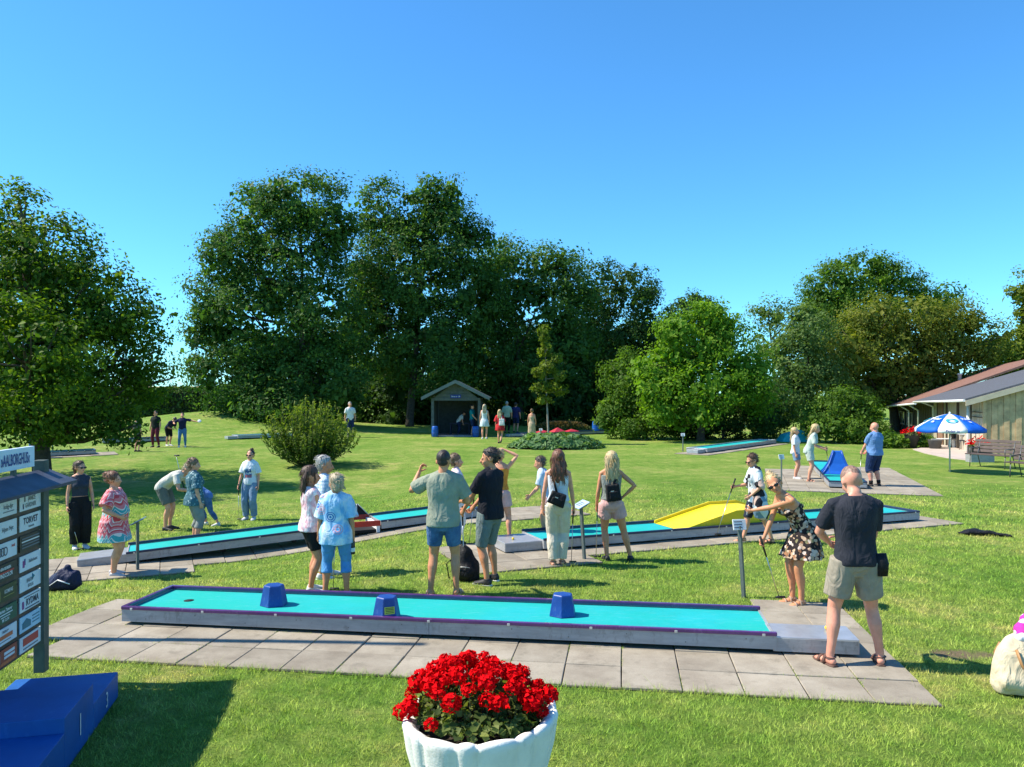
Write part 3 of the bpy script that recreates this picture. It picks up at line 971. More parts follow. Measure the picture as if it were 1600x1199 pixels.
ALU = mat('aluminium_sheet', (.50, .51, .53), .38, metal=.6, noise=(7, .12))
PURPLE = mat('rail_purple', (.085, .022, .125), .28, noise=(8, .2), coat=.6)
NAVYRAIL = mat('rail_navy', (.022, .030, .075), .4, noise=(8, .2))
INNER = mat('rail_inner_dark', (.03, .05, .07), .6)
CLIP = mat('galvanised_clip', (.55, .55, .53), .45, metal=.5)
DARK = mat('dark_void', (.01, .01, .01), .9)
BOLT = mat('bolt_steel', (.16, .16, .16), .5, metal=.7)
BLUEPLASTIC = mat('blue_plastic', (.010, .055, .26), .42, noise=(4, .22), bump=(60, .1, .002))
worn(BLUEPLASTIC, (.09, .17, .36), 30, .5, .56)
worn(PANEL, (.12, .11, .095), 14, .5, .58); worn(PURPLE, (.22, .15, .26), 40, .5, .60)
BLUETOP = mat('blue_plastic_bright', (.012, .12, .50), .45, noise=(3, .12))

def lane(label, P0, P1, width, rail, h=.19, skirt_gap=.035, tee=None, hole=None, panels=2, clips=8, name='minigolf_lane', gaps=None, felt_h=.145):
    """a lane on feet: P0, P1 = near lower corners; returns the root (frame: x along the lane, y across, z up)"""
    P0 = Vector(P0); P1 = Vector(P1)
    u = (P1 - P0); L = u.length
    ua = u.normalized(); up = Vector((0, 0, 1)); va = up.cross(ua).normalized(); wa = ua.cross(va)
    M = Matrix(((ua.x, va.x, wa.x, P0.x), (ua.y, va.y, wa.y, P0.y), (ua.z, va.z, wa.z, P0.z), (0, 0, 0, 1)))
    root = empty(name); root.matrix_world = M
    root.rotation_euler = M.to_euler(); root.location = P0
    tag(root, label, 'minigolf lane', 'minigolf lanes on the lawn')
    W = width; hp = h - .03
    segs = gaps or [(0, L)]
    for s0, s1 in segs:
        b = MB(); b.box(((s0 + s1) / 2, W / 2, felt_h - .02), (s1 - s0 - .03, W - .03, .04)); b.build('felt', FELT, root)
        k = max(1, round(panels * (s1 - s0) / L)); pl = (s1 - s0) / k
        for i in range(k):
            for yy, nm in ((.008, 'side_panel'), (W - .008, 'side_panel')):
                q = MB(); q.box((s0 + (i + .5) * pl, yy + (.002 if i % 2 else 0), (hp + skirt_gap) / 2), (pl - .004, .016, hp - skirt_gap))
                o = q.build(nm, PANEL, root)
                if yy < .1:
                    sb = MB()
                    for c in range(6):
                        sb.tube([(s0 + i * pl + (c + .5) * pl / 6, yy - .010, (hp + skirt_gap) * (.64 if c % 2 else .36)), (s0 + i * pl + (c + .5) * pl / 6, yy - .006, (hp + skirt_gap) * (.64 if c % 2 else .36))], .006, 6)
                    sb.build('rivets', BOLT, o)['kind'] = 'stuff'
        for xx in (s0 + .012, s1 - .012):
            q = MB(); q.box((xx, W / 2, (hp + skirt_gap) / 2), (.02, W - .04, hp - skirt_gap)); q.build('end_panel', PANEL, root)
        for yy in (.0, W):
            q = MB(); q.box(((s0 + s1) / 2, yy + (.012 if yy == 0 else -.012), hp + .018), (s1 - s0 + .006, .045, .036))
            bevel(q.build('rail', rail, root), .008)
        k = max(2, round(clips * (s1 - s0) / L))
        for i in range(k):
            q = MB(); q.box((s0 + .12 + (s1 - s0 - .24) * i / (k - 1), -.0135, hp + .010), (.028, .007, .024)); bevel(q.build('clip', CLIP, root), .003)
        lb = MB()
        for xx in np.arange(s0 + .3, s1, 1.2):
            for yy in (.12, W - .12): lb.box((xx, yy, .03), (.08, .08, .10))
        lb.build('feet', DARK, root)['kind'] = 'stuff'
    return root, L, M

def end_rail(root, x, W, rail, h=.19):
    q = MB(); q.box((x, W / 2, h - .012), (.045, W - .02, .036)); bevel(q.build('end_rail', rail, root), .008)
def tee_box(root, x0, x1, W, y0=.02, h=.145):
    q = MB(); q.box(((x0 + x1) / 2, y0 + W / 2, (h + .012) / 2), (x1 - x0, W, h - .012)); o = bevel(q.build('tee_box', ALU, root), .006)
    s = MB(); s.box(((x0 + x1) / 2, y0 - .002, (h + .0) / 2), (x1 - x0 - .02, .006, h - .03)); s.build('tee_side', PANEL, o)
    return o
def hole(root, x, y, z=.145):
    b = MB(); b.lathe([(.055, .0), (.055, .0015)], 20, (x, y, z)); b.build('hole', DARK, root)

# -- near lane
A0 = at(190, 979); A1 = at(1214, 1027)
uA = (A1 - A0).normalized()
LANE_W = .92
laneA, LA, MA = lane('long turquoise lane with purple rails and three blue blocks, nearest the camera', A0 + Vector((0, 0, .02)), A1 + Vector((0, 0, .035)), LANE_W, PURPLE, clips=9, panels=2)
end_rail(laneA, .012, LANE_W, PURPLE)
hole(laneA, .48, LANE_W * .52)
tee_box(laneA, LA - .03, LA + .74, .44, .02, .150)
ball_b = MB(); ball_b.ball((LA + .52, .30, .172), .021, 12, 8)
def block(root_M, x, y, name='blue_block', label='', sticker=False, s=1.0):
    p = root_M @ Vector((x, y, .146))
    o = empty(name, p, math.atan2(root_M[1][0], root_M[0][0])); tag(o, label, 'obstacle', 'blue obstacle blocks on the near lane')
    b = MB(); n = 6; vs = []
    prof = [(.155, 0), (.150, .012), (.112, .205), (.103, .220)]
    for r, z in prof:
        for j in range(n):
            q = math.radians(30 + 60 * j)
            vs.append((r * s * math.cos(q), r * s * math.sin(q) * .92, z * s))
    fs = [(i * n + j, i * n + (j + 1) % n, (i + 1) * n + (j + 1) % n, (i + 1) * n + j) for i in range(3) for j in range(n)]
    fs += [tuple(range(n - 1, -1, -1)), tuple(3 * n + j for j in range(n))]
    b.add(vs, fs); bevel(b.build('body', BLUEPLASTIC, o), .008)
    if sticker:
        M = frame((.071, -.1165, .100), (.995, .0)) ; T = rz(30) @ rx(-11)
        q = MB(); ST = mat('yellow_sticker', (.42, .50, .06), .5)
        def P(a, c, off=0): return Vector((.068, -.1175, .105)) + T @ Vector((a, -off, c))
        q.add([P(-.052, -.036, .004), P(.052, -.036, .004), P(.052, .036, .004), P(-.052, .036, .004)], [(0, 1, 2, 3)]); q.build('sticker', ST, o)
        q = MB()
        for zz in (-.022, -.006, .010, .024):
            q.add([P(-.042, zz - .004, .006), P(.042, zz - .004, .006), P(.042, zz + .003, .006), P(-.042, zz + .003, .006)], [(0, 1, 2, 3)])
        q.build('sticker_print', mat('sticker_ink', (.06, .08, .02), .6), o)
    return o
def inlane(M, px, py, zl=.146):
    """lane coordinates of the spot on the felt seen at a pixel"""
    Mi = M.inverted(); c = Mi @ Vector((0, 0, CAMZ)); d = (Mi.to_3x3() @ Vector(((px - CX) / F_PX, 1, -(py - HOR) / F_PX)))
    k = (zl - c.z) / d.z
    return c + d * k
for (px, py, lab, st) in ((428, 945, 'plain blue hexagonal block on the near lane, closest to its hole', False), (604, 965, 'blue hexagonal block with a yellow sticker on the near lane', True), (879, 961, 'plain blue hexagonal block on the near lane, closest to its tee', False)):
    q = inlane(MA, px, py); block(MA, q.x, min(q.y, .80), 'blue_block', lab, st)
o = ball_b.build('golf_ball', mat('ball_yellow', (.75, .50, .02), .35)); o.matrix_world = MA; tag(o, 'yellow golf ball lying on the metal tee of the near lane', 'golf ball')

# paving round the near lane, in its frame
def cells_rect(i0, i1, j0, j1): return {(i, j) for i in range(i0, i1) for j in range(j0, j1)}
cA = (cells_rect(-1, 16, -2, 2) | cells_rect(14, 16, 2, 4)) - {(-1, -2)}
OA = Vector((A0.x, A0.y, A0.z)) - uA * .25 - Vector((-uA.y, uA.x, 0)) * .02
pavement('pavement', 'grey concrete slabs round the near lane', OA, uA, sorted(cA), 1)

# -- left middle lane
B0 = at(198, 884); B1 = at(752, 811)
uB = (B1 - B0).normalized(); LBt = (B1 - B0).length
xr0 = LBt * .51; xr1 = LBt * .68
laneB, LB, MB_ = lane('turquoise lane with dark rails and a red jump ramp, left of centre', B0 + Vector((0, 0, .025)), B1 + Vector((0, 0, .025)), LANE_W, NAVYRAIL, gaps=[(0, xr0), (xr1, LBt)], clips=7, panels=4)
end_rail(laneB, LBt - .012, LANE_W, NAVYRAIL)
tee_box(laneB, -.72, .02, .62, .10, .150)
def red_jump(M, x0, x1, W):
    RED = mat('ramp_red', (.42, .025, .02), .4); NET = mat('net_black', (.012, .012, .014), .8); WH = mat('ramp_white', (.75, .75, .73), .5)
    o = empty('jump_ramp', M @ Vector(((x0 + x1) / 2, 0, 0)), math.atan2(M[1][0], M[0][0])); tag(o, 'red jump ramp with a black net frame set in the left middle lane', 'ramp')
    w = (x1 - x0) / 2
    b = MB(); b.add([(-w, .04, .14), (-w * .2, .04, .22), (-w * .2, W - .04, .22), (-w, W - .04, .14), (-w, .04, .02), (-w * .2, .04, .02), (-w * .2, W - .04, .02), (-w, W - .04, .02)],
                    [(0, 1, 2, 3), (0, 4, 5, 1), (1, 5, 6, 2), (2, 6, 7, 3), (3, 7, 4, 0), (4, 7, 6, 5)]); b.build('takeoff_slope', RED, o)
    for yy in (.03, W - .03): b = MB(); b.box((w * .45, yy, .17), (w * 1.1, .03, .10)); b.build('red_beam', RED, o)
    b = MB(); b.add([(w * .98, .02, .16), (w * .98, .02, .0), (w * .86, .02, .0), (w * .86, .02, .16), (w * .98, W - .02, .16), (w * .98, W - .02, 0), (w * .86, W - .02, 0), (w * .86, W - .02, .16)],
                    [(3, 2, 1, 0), (4, 5, 6, 7), (0, 1, 5, 4), (2, 3, 7, 6), (0, 4, 7, 3), (1, 2, 6, 5)]); b.build('white_end', WH, o)
    b = MB(); b.add([(-w * .1, W - .05, .22), (w * .95, W - .05, .22), (w * .55, W - .05, .42), (-w * .1, W - .05, .46), (-w * .1, W - .03, .22), (w * .95, W - .03, .22), (w * .55, W - .03, .42), (-w * .1, W - .03, .46)],
                    [(0, 1, 2, 3), (7, 6, 5, 4), (0, 4, 5, 1), (1, 5, 6, 2), (2, 6, 7, 3), (3, 7, 4, 0)]); b.build('net', NET, o)
    for a, c in (((w * .2, W - .07, .22), (w * .45, W - .07, .42)), ((w * .5, W - .07, .22), (w * .5, W - .07, .43)), ((-w * .1, W - .06, .46), (w * .55, W - .06, .43)), ((w * .55, W - .06, .43), (w * .98, W - .06, .2))):
        b = MB(); b.tube([a, c], .009, 6); b.build('net_strut', CLIP, o)
    b = MB(); b.box((0, W / 2, .03), (2 * w - .06, W - .1, .05)); b.build('tray', DARK, o)
red_jump(MB_, xr0 + .02, xr1 - .02, LANE_W)
cB = cells_rect(-4, 15, -2, 0) | cells_rect(-3, 15, 0, 2) | cells_rect(15, 17, -1, 2)
cB -= {(i, -2) for i in range(2, 15)} | {(i, -1) for i in range(8, 8)}
OB = B0 + uB * 0.0 - Vector((-uB.y, uB.x, 0)) * .0
pavement('pavement', 'grey concrete slabs round the left middle lane', OB, uB, sorted(cB), 2)

# -- right middle lane
C0 = at(850, 864); C1 = at(1437, 816)
uC = (C1 - C0).normalized(); LCt = (C1 - C0).length
laneC, LC, MC_ = lane('turquoise lane with dark rails and a yellow hump, right of centre', C0 + Vector((0, 0, .025)), C1 + Vector((0, 0, .025)), LANE_W, NAVYRAIL, clips=8, panels=3)
end_rail(laneC, LCt - .012, LANE_W, NAVYRAIL)
tee_box(laneC, -.62, .02, .70, .08, .150)
cC = cells_rect(-2, 15, -1, 2) | cells_rect(-3, 1, -2, 2) | cells_rect(15, 17, -1, 1)
OC = C0
pavement('pavement', 'grey concrete slabs round the right middle lane', OC, uC, sorted(cC), 3)
def yellow_hump(M, xa, xb, xc, xd, W, h):
    YEL = mat('hump_yellow', (.72, .55, .012), .42, noise=(3, .1))
    o = empty('yellow_hump', M @ Vector((xa, 0, .146)), math.atan2(M[1][0], M[0][0])); tag(o, 'yellow ramped hump with raised edges on the right middle lane', 'ramp')
    L1, L2, L3 = xb - xa, xc - xa, xd - xa
    y0, y1 = .05, W - .05
    b = MB()
    top = [(0, .004), (L1 * .5, h * .52), (L1, h), (L2, h), (L2 + (L3 - L2) * .5, h * .5), (L3, .004)]
    n = len(top)
    vs = [(x, y0, z) for x, z in top] + [(x, y1, z) for x, z in top] + [(0, y0, 0), (L3, y0, 0), (0, y1, 0), (L3, y1, 0)]
    fs = [(i, i + 1, n + i + 1, n + i) for i in range(n - 1)] + [(2 * n,) + (2 * n + 1,) + tuple(range(n - 1, -1, -1)), (2 * n + 3, 2 * n + 2) + tuple(range(n, 2 * n))]
    worn(YEL, (.42, .33, .06), 26, .45, .58)
    b.add(vs, fs); bevel(b.build('hump', YEL, o), .006)
    for yy in (y1 - .015,):
        q = MB()
        for i in range(n - 1):
            (x0, z0), (x1, z1) = top[i], top[i + 1]
            q.hexa([(x0, yy - .014, z0), (x1, yy - .014, z1), (x1, yy + .014, z1), (x0, yy + .014, z0), (x0, yy - .014, z0 + .05), (x1, yy - .014, z1 + .05), (x1, yy + .014, z1 + .05), (x0, yy + .014, z0 + .05)])
        q.build('edge_board', YEL, o)
    return o
q0 = inlane(MC_, 1092, 838).x
yellow_hump(MC_, q0, q0 + 1.15, q0 + 1.75, q0 + 2.6, LANE_W, .28)
bb = MB(); bb.ball((-.40, .30, .172), .021, 12, 8); o = bb.build('golf_ball', mat('ball_yellow', (.75, .50, .02), .35)); o.matrix_world = MC_; tag(o, 'yellow golf ball lying on the metal tee of the right middle lane', 'golf ball')
# ---------------------------------------------------------------- foliage
def leaf_material(name, dark, mid, light, trans=.35, rough=.55, spec=.14):
    m, t, p = newmat(name)
    at_ = nd(t, 'Attribute', attribute_name='rnd').outputs['Fac']
    c = ramp(t, at_, [(0.0, dark), (0.5, mid), (1.0, light)])
    t.links.new(c, p.inputs['Base Color'])
    p.inputs['Roughness'].default_value = rough
    p.inputs['Specular IOR Level'].default_value = spec
    tr = nd(t, 'BsdfTranslucent', {'Color': mixc(t, 1.0, c, (1.5, 1.6, .5), 'MULTIPLY')})
    mx = nd(t, 'MixShader', {0: trans, 1: p.outputs[0], 2: tr.outputs[0]})
    t.links.new(mx.outputs[0], t.nodes['Material Output'].inputs[0])
    return m
BARK = mat('bark', (.075, .058, .042), .95, noise=(9, .4), bump=(18, .8, .03))
BARKPALE = mat('bark_pale', (.26, .23, .19), .9, noise=(9, .3))
STEMG = mat('stem_green', (.07, .10, .03), .8)

def leaves(P, N, size, rs, rnd_attr, aspect=.62, fold=.25):
    """kite-shaped leaves at points P that face N; two triangles folded along the midrib"""
    n = len(P)
    N = N / (np.linalg.norm(N, axis=1, keepdims=True) + 1e-9)
    r = rs.normal(size=(n, 3)); a = np.cross(N, r); a /= np.linalg.norm(a, axis=1, keepdims=True) + 1e-9
    b = np.cross(N, a)
    s = (size * rs.uniform(.45, 1.55, n))[:, None]
    v0 = P - a * s * .5
    v1 = P - a * s * .02 + b * s * .5 * aspect + N * s * fold * .4
    v2 = P + a * s * .5 - N * s * .10
    v3 = P - a * s * .02 - b * s * .5 * aspect + N * s * fold * .4
    V = np.stack([v0, v1, v2, v3], 1).reshape(-1, 3)
    i = np.arange(n) * 4
    Fc = np.concatenate([np.stack([i, i + 2, i + 1], 1), np.stack([i, i + 3, i + 2], 1)])
    return V, Fc, np.repeat(rnd_attr, 4)

DENS = 3.3
def crown_points(lobes, clump_r, per, rs, inner=.25, up=.35):
    """clumps of leaves over ellipsoid lobes (centre, radii)"""
    Ps, Ns, Rs, Ss = [], [], [], []
    C = np.array([l[0] for l in lobes]); RR = np.array([l[1] for l in lobes])
    for c, r in lobes:
        c = np.array(c); r = np.array(r)
        area = 4 * math.pi * ((r[0] * r[1]) ** 1.6 / 3 + (r[0] * r[2]) ** 1.6 / 3 + (r[1] * r[2]) ** 1.6 / 3) ** (1 / 1.6)
        k = max(6, int(area / (clump_r ** 2 * 2.0)))
        k_in = int(k * inner * 2.6)
        d = rs.normal(size=(k + k_in, 3)); d /= np.linalg.norm(d, axis=1, keepdims=True)
        rad = np.concatenate([rs.uniform(.82, 1.06, k), rs.uniform(.35, .8, k_in)])
        cc = c + d * r * rad[:, None]
        # drop clumps buried deep in other lobes
        q = np.min(np.linalg.norm((cc[:, None, :] - C[None]) / RR[None], axis=2), axis=1)
        keep = (q > .62) | (rs.rand(len(cc)) < .3)
        cc = cc[keep]; d = d[keep]; rad = rad[keep]
        for j in range(len(cc)):
            cr = clump_r * rs.uniform(.6, 1.35)
            m = max(4, int(per * DENS * rs.uniform(.6, 1.3) * (1 if rad[j] > .8 else .5)))
            e = np.clip(rs.normal(size=(m, 3)) * .5, -.95, .95)
            e[:, 2] *= .75
            Ps.append(cc[j] + e * cr)
            nn = d[j] * .7 + np.array([0, 0, up]) + e * .6 + rs.normal(size=(m, 3)) * .55
            Ns.append(nn); Ss.append(np.full(m, 1.0 if rad[j] > .8 else 2.3))
            Rs.append(np.clip(rs.uniform(.1, .9) * .5 + rs.uniform(0, 1, m) * .5, 0, 1))
    return np.concatenate(Ps), np.concatenate(Ns), np.concatenate(Rs), np.concatenate(Ss)

TRI = [0]
def tree(name, label, base, Y, lobes_px, lm, leaf=.22, clump=.8, per=26, depth=.8, seed=0, trunk_r=.25, cat='tree', group=None, bark=None, inner=.25, ysq=1.0, limbs=True, core=2.3):
    """lobes in picture pixels at distance Y: (px, py, rx, ry[, dy])"""
    rs = np.random.RandomState(seed)
    k = Y / F_PX
    bx = (base.x / base.y) * Y; base = Vector((bx, Y, float(gz(bx, Y))))
    root = empty(name, base); tag(root, label, cat, group)
    B = np.array(base)
    lobes = []
    for l in lobes_px:
        dy = l[4] if len(l) > 4 else 0.0
        c = pt(l[0], l[1], Y + dy) if not isinstance(l[0], tuple) else Vector(l[0])
        kk = (Y + dy) / F_PX
        rx_, rz_ = l[2] * kk, l[3] * kk
        lobes.append((np.array(c) - B, np.array([rx_, max(min(rx_, rz_) * depth * ysq, .4), rz_])))
    P, N, R, Z = crown_points(lobes, clump, per, rs, inner)
    V, Fc, A = leaves(P, N, leaf * .68 * np.where(Z > 1, core, 1.0), rs, R)
    TRI[0] += len(Fc)
    mobj('crown', np_mesh('crown', V, Fc, False, {'rnd': A}), lm, root)
    if limbs:
        tb = MB()
        top = max(lobes, key=lambda q: q[0][2])[0]
        h = top[2] * .9
        pts = [Vector((0, 0, -.3)), Vector((0, 0, .4))]
        for i in range(1, 6):
            t = i / 5
            pts.append(Vector((top[0] * t * .8 + rs.normal() * trunk_r * .4 * t, top[1] * t * .8, .4 + (h - .4) * t)))
        tb.tube(pts, [trunk_r * 1.35, trunk_r] + [trunk_r * (1 - .9 * (i / 5) ** 1.2) for i in range(1, 6)], 10)
        for c, r in lobes:
            t = np.clip((c[2] - r[2] * .9) / max(h, .1), .12, .85)
            s0 = Vector((top[0] * t * .8, top[1] * t * .8, h * t))
            c = Vector(c)
            mid = s0.lerp(c, .55) + Vector((0, 0, -.06 * (c - s0).length))
            tb.tube([s0, mid, c, c + (c - mid) * .5], [trunk_r * .42, trunk_r * .3, trunk_r * .17, .02], 7)
            for _ in range(4):
                d = Vector(rs.normal(size=3)); d.normalize()
                e = c + Vector((d.x * r[0], d.y * r[1], abs(d.z) * r[2])) * .85
                tb.tube([mid.lerp(c, rs.uniform(.2, .9)), mid.lerp(e, .6), e], [trunk_r * .16, trunk_r * .10, .012], 5)
        tb.build('trunk', bark or BARK, root)
    return root

OAK = leaf_material('leaf_oak', (.022, .062, .015), (.060, .135, .030), (.130, .220, .044), .43)
LIME = leaf_material('leaf_maple', (.022, .056, .008), (.064, .130, .014), (.20, .275, .022), .45)
DEEP = leaf_material('leaf_deep', (.016, .044, .012), (.042, .092, .022), (.088, .155, .034), .40)
BRIGHT = leaf_material('leaf_bright', (.052, .125, .012), (.135, .26, .022), (.24, .37, .038), .48)
GREY = leaf_material('leaf_greygreen', (.045, .09, .026), (.11, .18, .05), (.20, .28, .085), .42)
RUST = leaf_material('leaf_rusty', (.060, .092, .014), (.150, .185, .028), (.28, .275, .055), .45)
MIDG = leaf_material('leaf_mid', (.034, .078, .012), (.085, .165, .022), (.17, .28, .034), .43)
YELG = leaf_material('leaf_yellowgreen', (.055, .085, .012), (.13, .18, .022), (.24, .29, .035), .42)
HOSTA = leaf_material('leaf_hosta', (.05, .11, .04), (.10, .20, .07), (.20, .32, .13), .3)

TREES = 'trees round the course'
# big maple at the left, above the notice board
tree('maple_tree', 'large dense maple rising behind the notice board at the left edge', at(66, 752), 23.5,
     [(34, 340, 42, 48), (-30, 390, 80, 80), (80, 400, 65, 62), (140, 458, 66, 60), (50, 470, 120, 90), (205, 495, 48, 42), (110, 545, 130, 75), (-50, 560, 130, 110), (215, 560, 50, 42, .6),
      (60, 620, 150, 60), (170, 622, 80, 45), (30, 655, 120, 34, -1.2), (120, 668, 70, 26, -1.0), (40, 560, 110, 90, -2.6), (70, 480, 90, 80, 2.4), (40, 620, 130, 60, 2.6), (190, 672, 26, 22, -.4), (238, 600, 40, 30, 1.5)],
     LIME, leaf=.175, clump=.55, per=26, depth=1.0, seed=11, core=1.5, trunk_r=.27, group=TREES)
tree('oak_tree', 'tallest broad dark green tree, left one of the wood behind the lawn', at(470, 684), 50,
     [(470, 318, 58, 55), (405, 348, 48, 62), (520, 345, 42, 62), (362, 405, 48, 52), (450, 420, 90, 70), (330, 470, 36, 45), (400, 500, 95, 75), (500, 490, 70, 90), (318, 545, 34, 45), (360, 590, 70, 55), (450, 600, 90, 60), (515, 600, 60, 60), (420, 640, 60, 32, -2)],
     OAK, leaf=.26, clump=.85, per=30, depth=.9, seed=12, trunk_r=.27, group=TREES)
tree('oak_tree', 'tall twin-topped dark tree in the wood directly behind the timber shelter', at(640, 678), 54,
     [(598, 335, 40, 52), (655, 335, 32, 48), (672, 300, 14, 26), (704, 300, 13, 32), (700, 350, 38, 55), (590, 420, 48, 60), (650, 430, 80, 80), (728, 395, 36, 55), (735, 470, 50, 70), (560, 470, 40, 70, 3), (600, 520, 60, 80), (680, 540, 80, 80), (755, 372, 14, 25)],
     OAK, leaf=.27, clump=.85, per=28, depth=.9, seed=13, trunk_r=.28, group=TREES)
tree('oak_tree', 'mid-height grey-green tree of the wood, above the blue-shirted walkers by the shelter', at(815, 676), 57,
     [(800, 415, 42, 42), (862, 425, 48, 42), (775, 460, 45, 60), (835, 490, 75, 65), (895, 465, 38, 48), (810, 560, 70, 60), (880, 560, 60, 60), (760, 560, 50, 60), (765, 430, 30, 45, 3), (905, 520, 45, 60, 3)],
     OAK, leaf=.28, clump=.9, per=28, depth=.9, seed=14, trunk_r=.24, group=TREES)
tree('oak_tree', 'rounded dark tree at the right end of the wood, see-through at its edge', at(965, 674), 61,
     [(935, 450, 42, 42), (985, 455, 42, 40), (1015, 500, 32, 45), (955, 530, 62, 60), (1005, 560, 32, 40), (920, 580, 45, 50), (970, 610, 40, 40)],
     DEEP, leaf=.28, clump=.85, per=24, depth=.9, seed=15, trunk_r=.24, group=TREES, inner=.15)
tree('oak_tree', 'small far treetop showing between the wood and the bright green tree', at(1080, 662), 82,
     [(1085, 480, 32, 24), (1055, 500, 26, 26), (1100, 510, 26, 26), (1075, 540, 30, 26)], DEEP, leaf=.34, clump=1.0, per=22, seed=16, trunk_r=.3, group=TREES)
tree('locust_tree', 'bright fresh green spreading tree in the middle of the right half', at(1095, 688), 41,
     [(1105, 500, 45, 26), (1062, 525, 40, 30), (1140, 535, 42, 30), (1095, 555, 62, 36), (1035, 575, 42, 32), (1165, 575, 36, 34), (1110, 605, 75, 36, -1), (1035, 618, 42, 30, -1), (1180, 610, 30, 36), (1070, 640, 60, 26, -1.2)],
     BRIGHT, leaf=.22, clump=.62, per=34, depth=1.0, seed=17, trunk_r=.2, group=TREES)
tree('shrub', 'dark glossy shrub under the left side of the bright green tree', at(1010, 688), 43.5,
     [(975, 590, 34, 42), (990, 640, 42, 38), (1035, 662, 34, 24, -1.2), (960, 655, 28, 26), (1000, 668, 30, 16, -1.5)], MIDG, leaf=.2, clump=.5, per=28, depth=1.0, seed=18, trunk_r=.08, cat='shrub')
tree('shrub', 'shady evergreen shrub under the right side of the bright green tree', at(1130, 690), 43,
     [(1120, 655, 55, 34), (1175, 650, 40, 40), (1080, 665, 30, 22), (1205, 640, 34, 45, 1.5)], DEEP, leaf=.2, clump=.5, per=28, depth=1.0, seed=19, trunk_r=.08, cat='shrub')
tree('willow_tree', 'pale see-through tree in the gap left of the big round tree', at(1215, 664), 78,
     [(1200, 492, 26, 24), (1232, 500, 22, 30), (1210, 530, 34, 26), (1235, 545, 26, 26), (1195, 560, 26, 24)], GREY, leaf=.36, clump=.9, per=16, seed=20, trunk_r=.22, group=TREES, inner=.1)
tree('oak_tree', 'big round dark treetop standing highest above the rusty tree', at(1340, 662), 80,
     [(1345, 432, 62, 34), (1300, 455, 46, 42), (1395, 445, 44, 32), (1340, 480, 80, 46), (1275, 500, 30, 50), (1420, 475, 36, 32), (1475, 465, 30, 20), (1450, 480, 36, 24), (1310, 540, 50, 50)],
     MIDG, leaf=.36, clump=1.1, per=26, depth=.9, seed=21, trunk_r=.28, group=TREES)
tree('field_maple', 'wide rust-tinged olive tree behind the low houses', at(1400, 668), 52,
     [(1430, 505, 62, 40), (1372, 500, 50, 36), (1490, 512, 52, 40), (1335, 540, 48, 46), (1400, 555, 82, 46), (1475, 565, 62, 40), (1305, 580, 42, 46), (1540, 535, 36, 36), (1360, 600, 62, 36), (1440, 605, 62, 34)],
     RUST, leaf=.24, clump=.75, per=30, depth=1.0, seed=22, trunk_r=.3, group=TREES)
tree('elder_tree', 'olive green leafy tree between the bright tree and the rusty one', at(1255, 676), 50,
     [(1262, 520, 40, 40), (1235, 570, 42, 46), (1275, 600, 46, 40), (1230, 625, 40, 40)], GREY, leaf=.24, clump=.7, per=28, depth=1.0, seed=23, trunk_r=.2, group=TREES)
tree('shrub', 'rounded fresh green shrub left of the low brown house', at(1325, 694), 40,
     [(1325, 636, 40, 28), (1285, 652, 34, 24), (1348, 655, 26, 26), (1340, 672, 44, 18, -1), (1380, 680, 20, 13, -1), (1295, 674, 34, 15, -1)], MIDG, leaf=.17, clump=.45, per=32, depth=1.0, seed=24, trunk_r=.07, cat='shrub')
tree('shrub', 'light green shrub whose top meets the brown roof', at(1400, 676), 53,
     [(1400, 600, 40, 26), (1365, 615, 34, 24), (1435, 600, 30, 22)], BRIGHT, leaf=.2, clump=.5, per=26, depth=1.0, seed=25, trunk_r=.1, cat='shrub')
tree('ash_tree', 'yellow-green tree cut off by the right edge above the roofs', at(1600, 668), 54,
     [(1598, 545, 34, 32), (1562, 555, 26, 26), (1600, 455, 16, 30), (1604, 500, 16, 26), (1640, 500, 40, 60), (1575, 582, 30, 24)], YELG, leaf=.26, clump=.7, per=28, depth=1.0, seed=26, trunk_r=.25, group=TREES)
# undergrowth of the wood: one dark mass
rs0 = np.random.RandomState(5)
lob = []
for i, x in enumerate(np.linspace(395, 1010, 22)):
    Yq = 59 + 2.0 * math.sin(i * 2.1)
    c = pt(x, 636 + 12 * math.sin(i * 1.7), Yq); lob.append((np.array(c), np.array([2.0, 1.4, 2.3 + .6 * math.sin(i)])))
for i, x in enumerate(np.linspace(400, 1040, 20)):
    c = pt(x, 570 + 14 * math.sin(i * 1.3), 65); lob.append((np.array(c), np.array([2.2, 1.4, 3.2])))
P, N, R, Z = crown_points(lob, .9, 20, rs0, .2)
V, Fc, A = leaves(P, N, .27 * Z, rs0, R)
o = mobj('undergrowth', np_mesh('undergrowth', V, Fc, False, {'rnd': A}), DEEP); tag(o, 'dark leafy undergrowth filling the wood behind the lawn', 'undergrowth', kind='stuff')
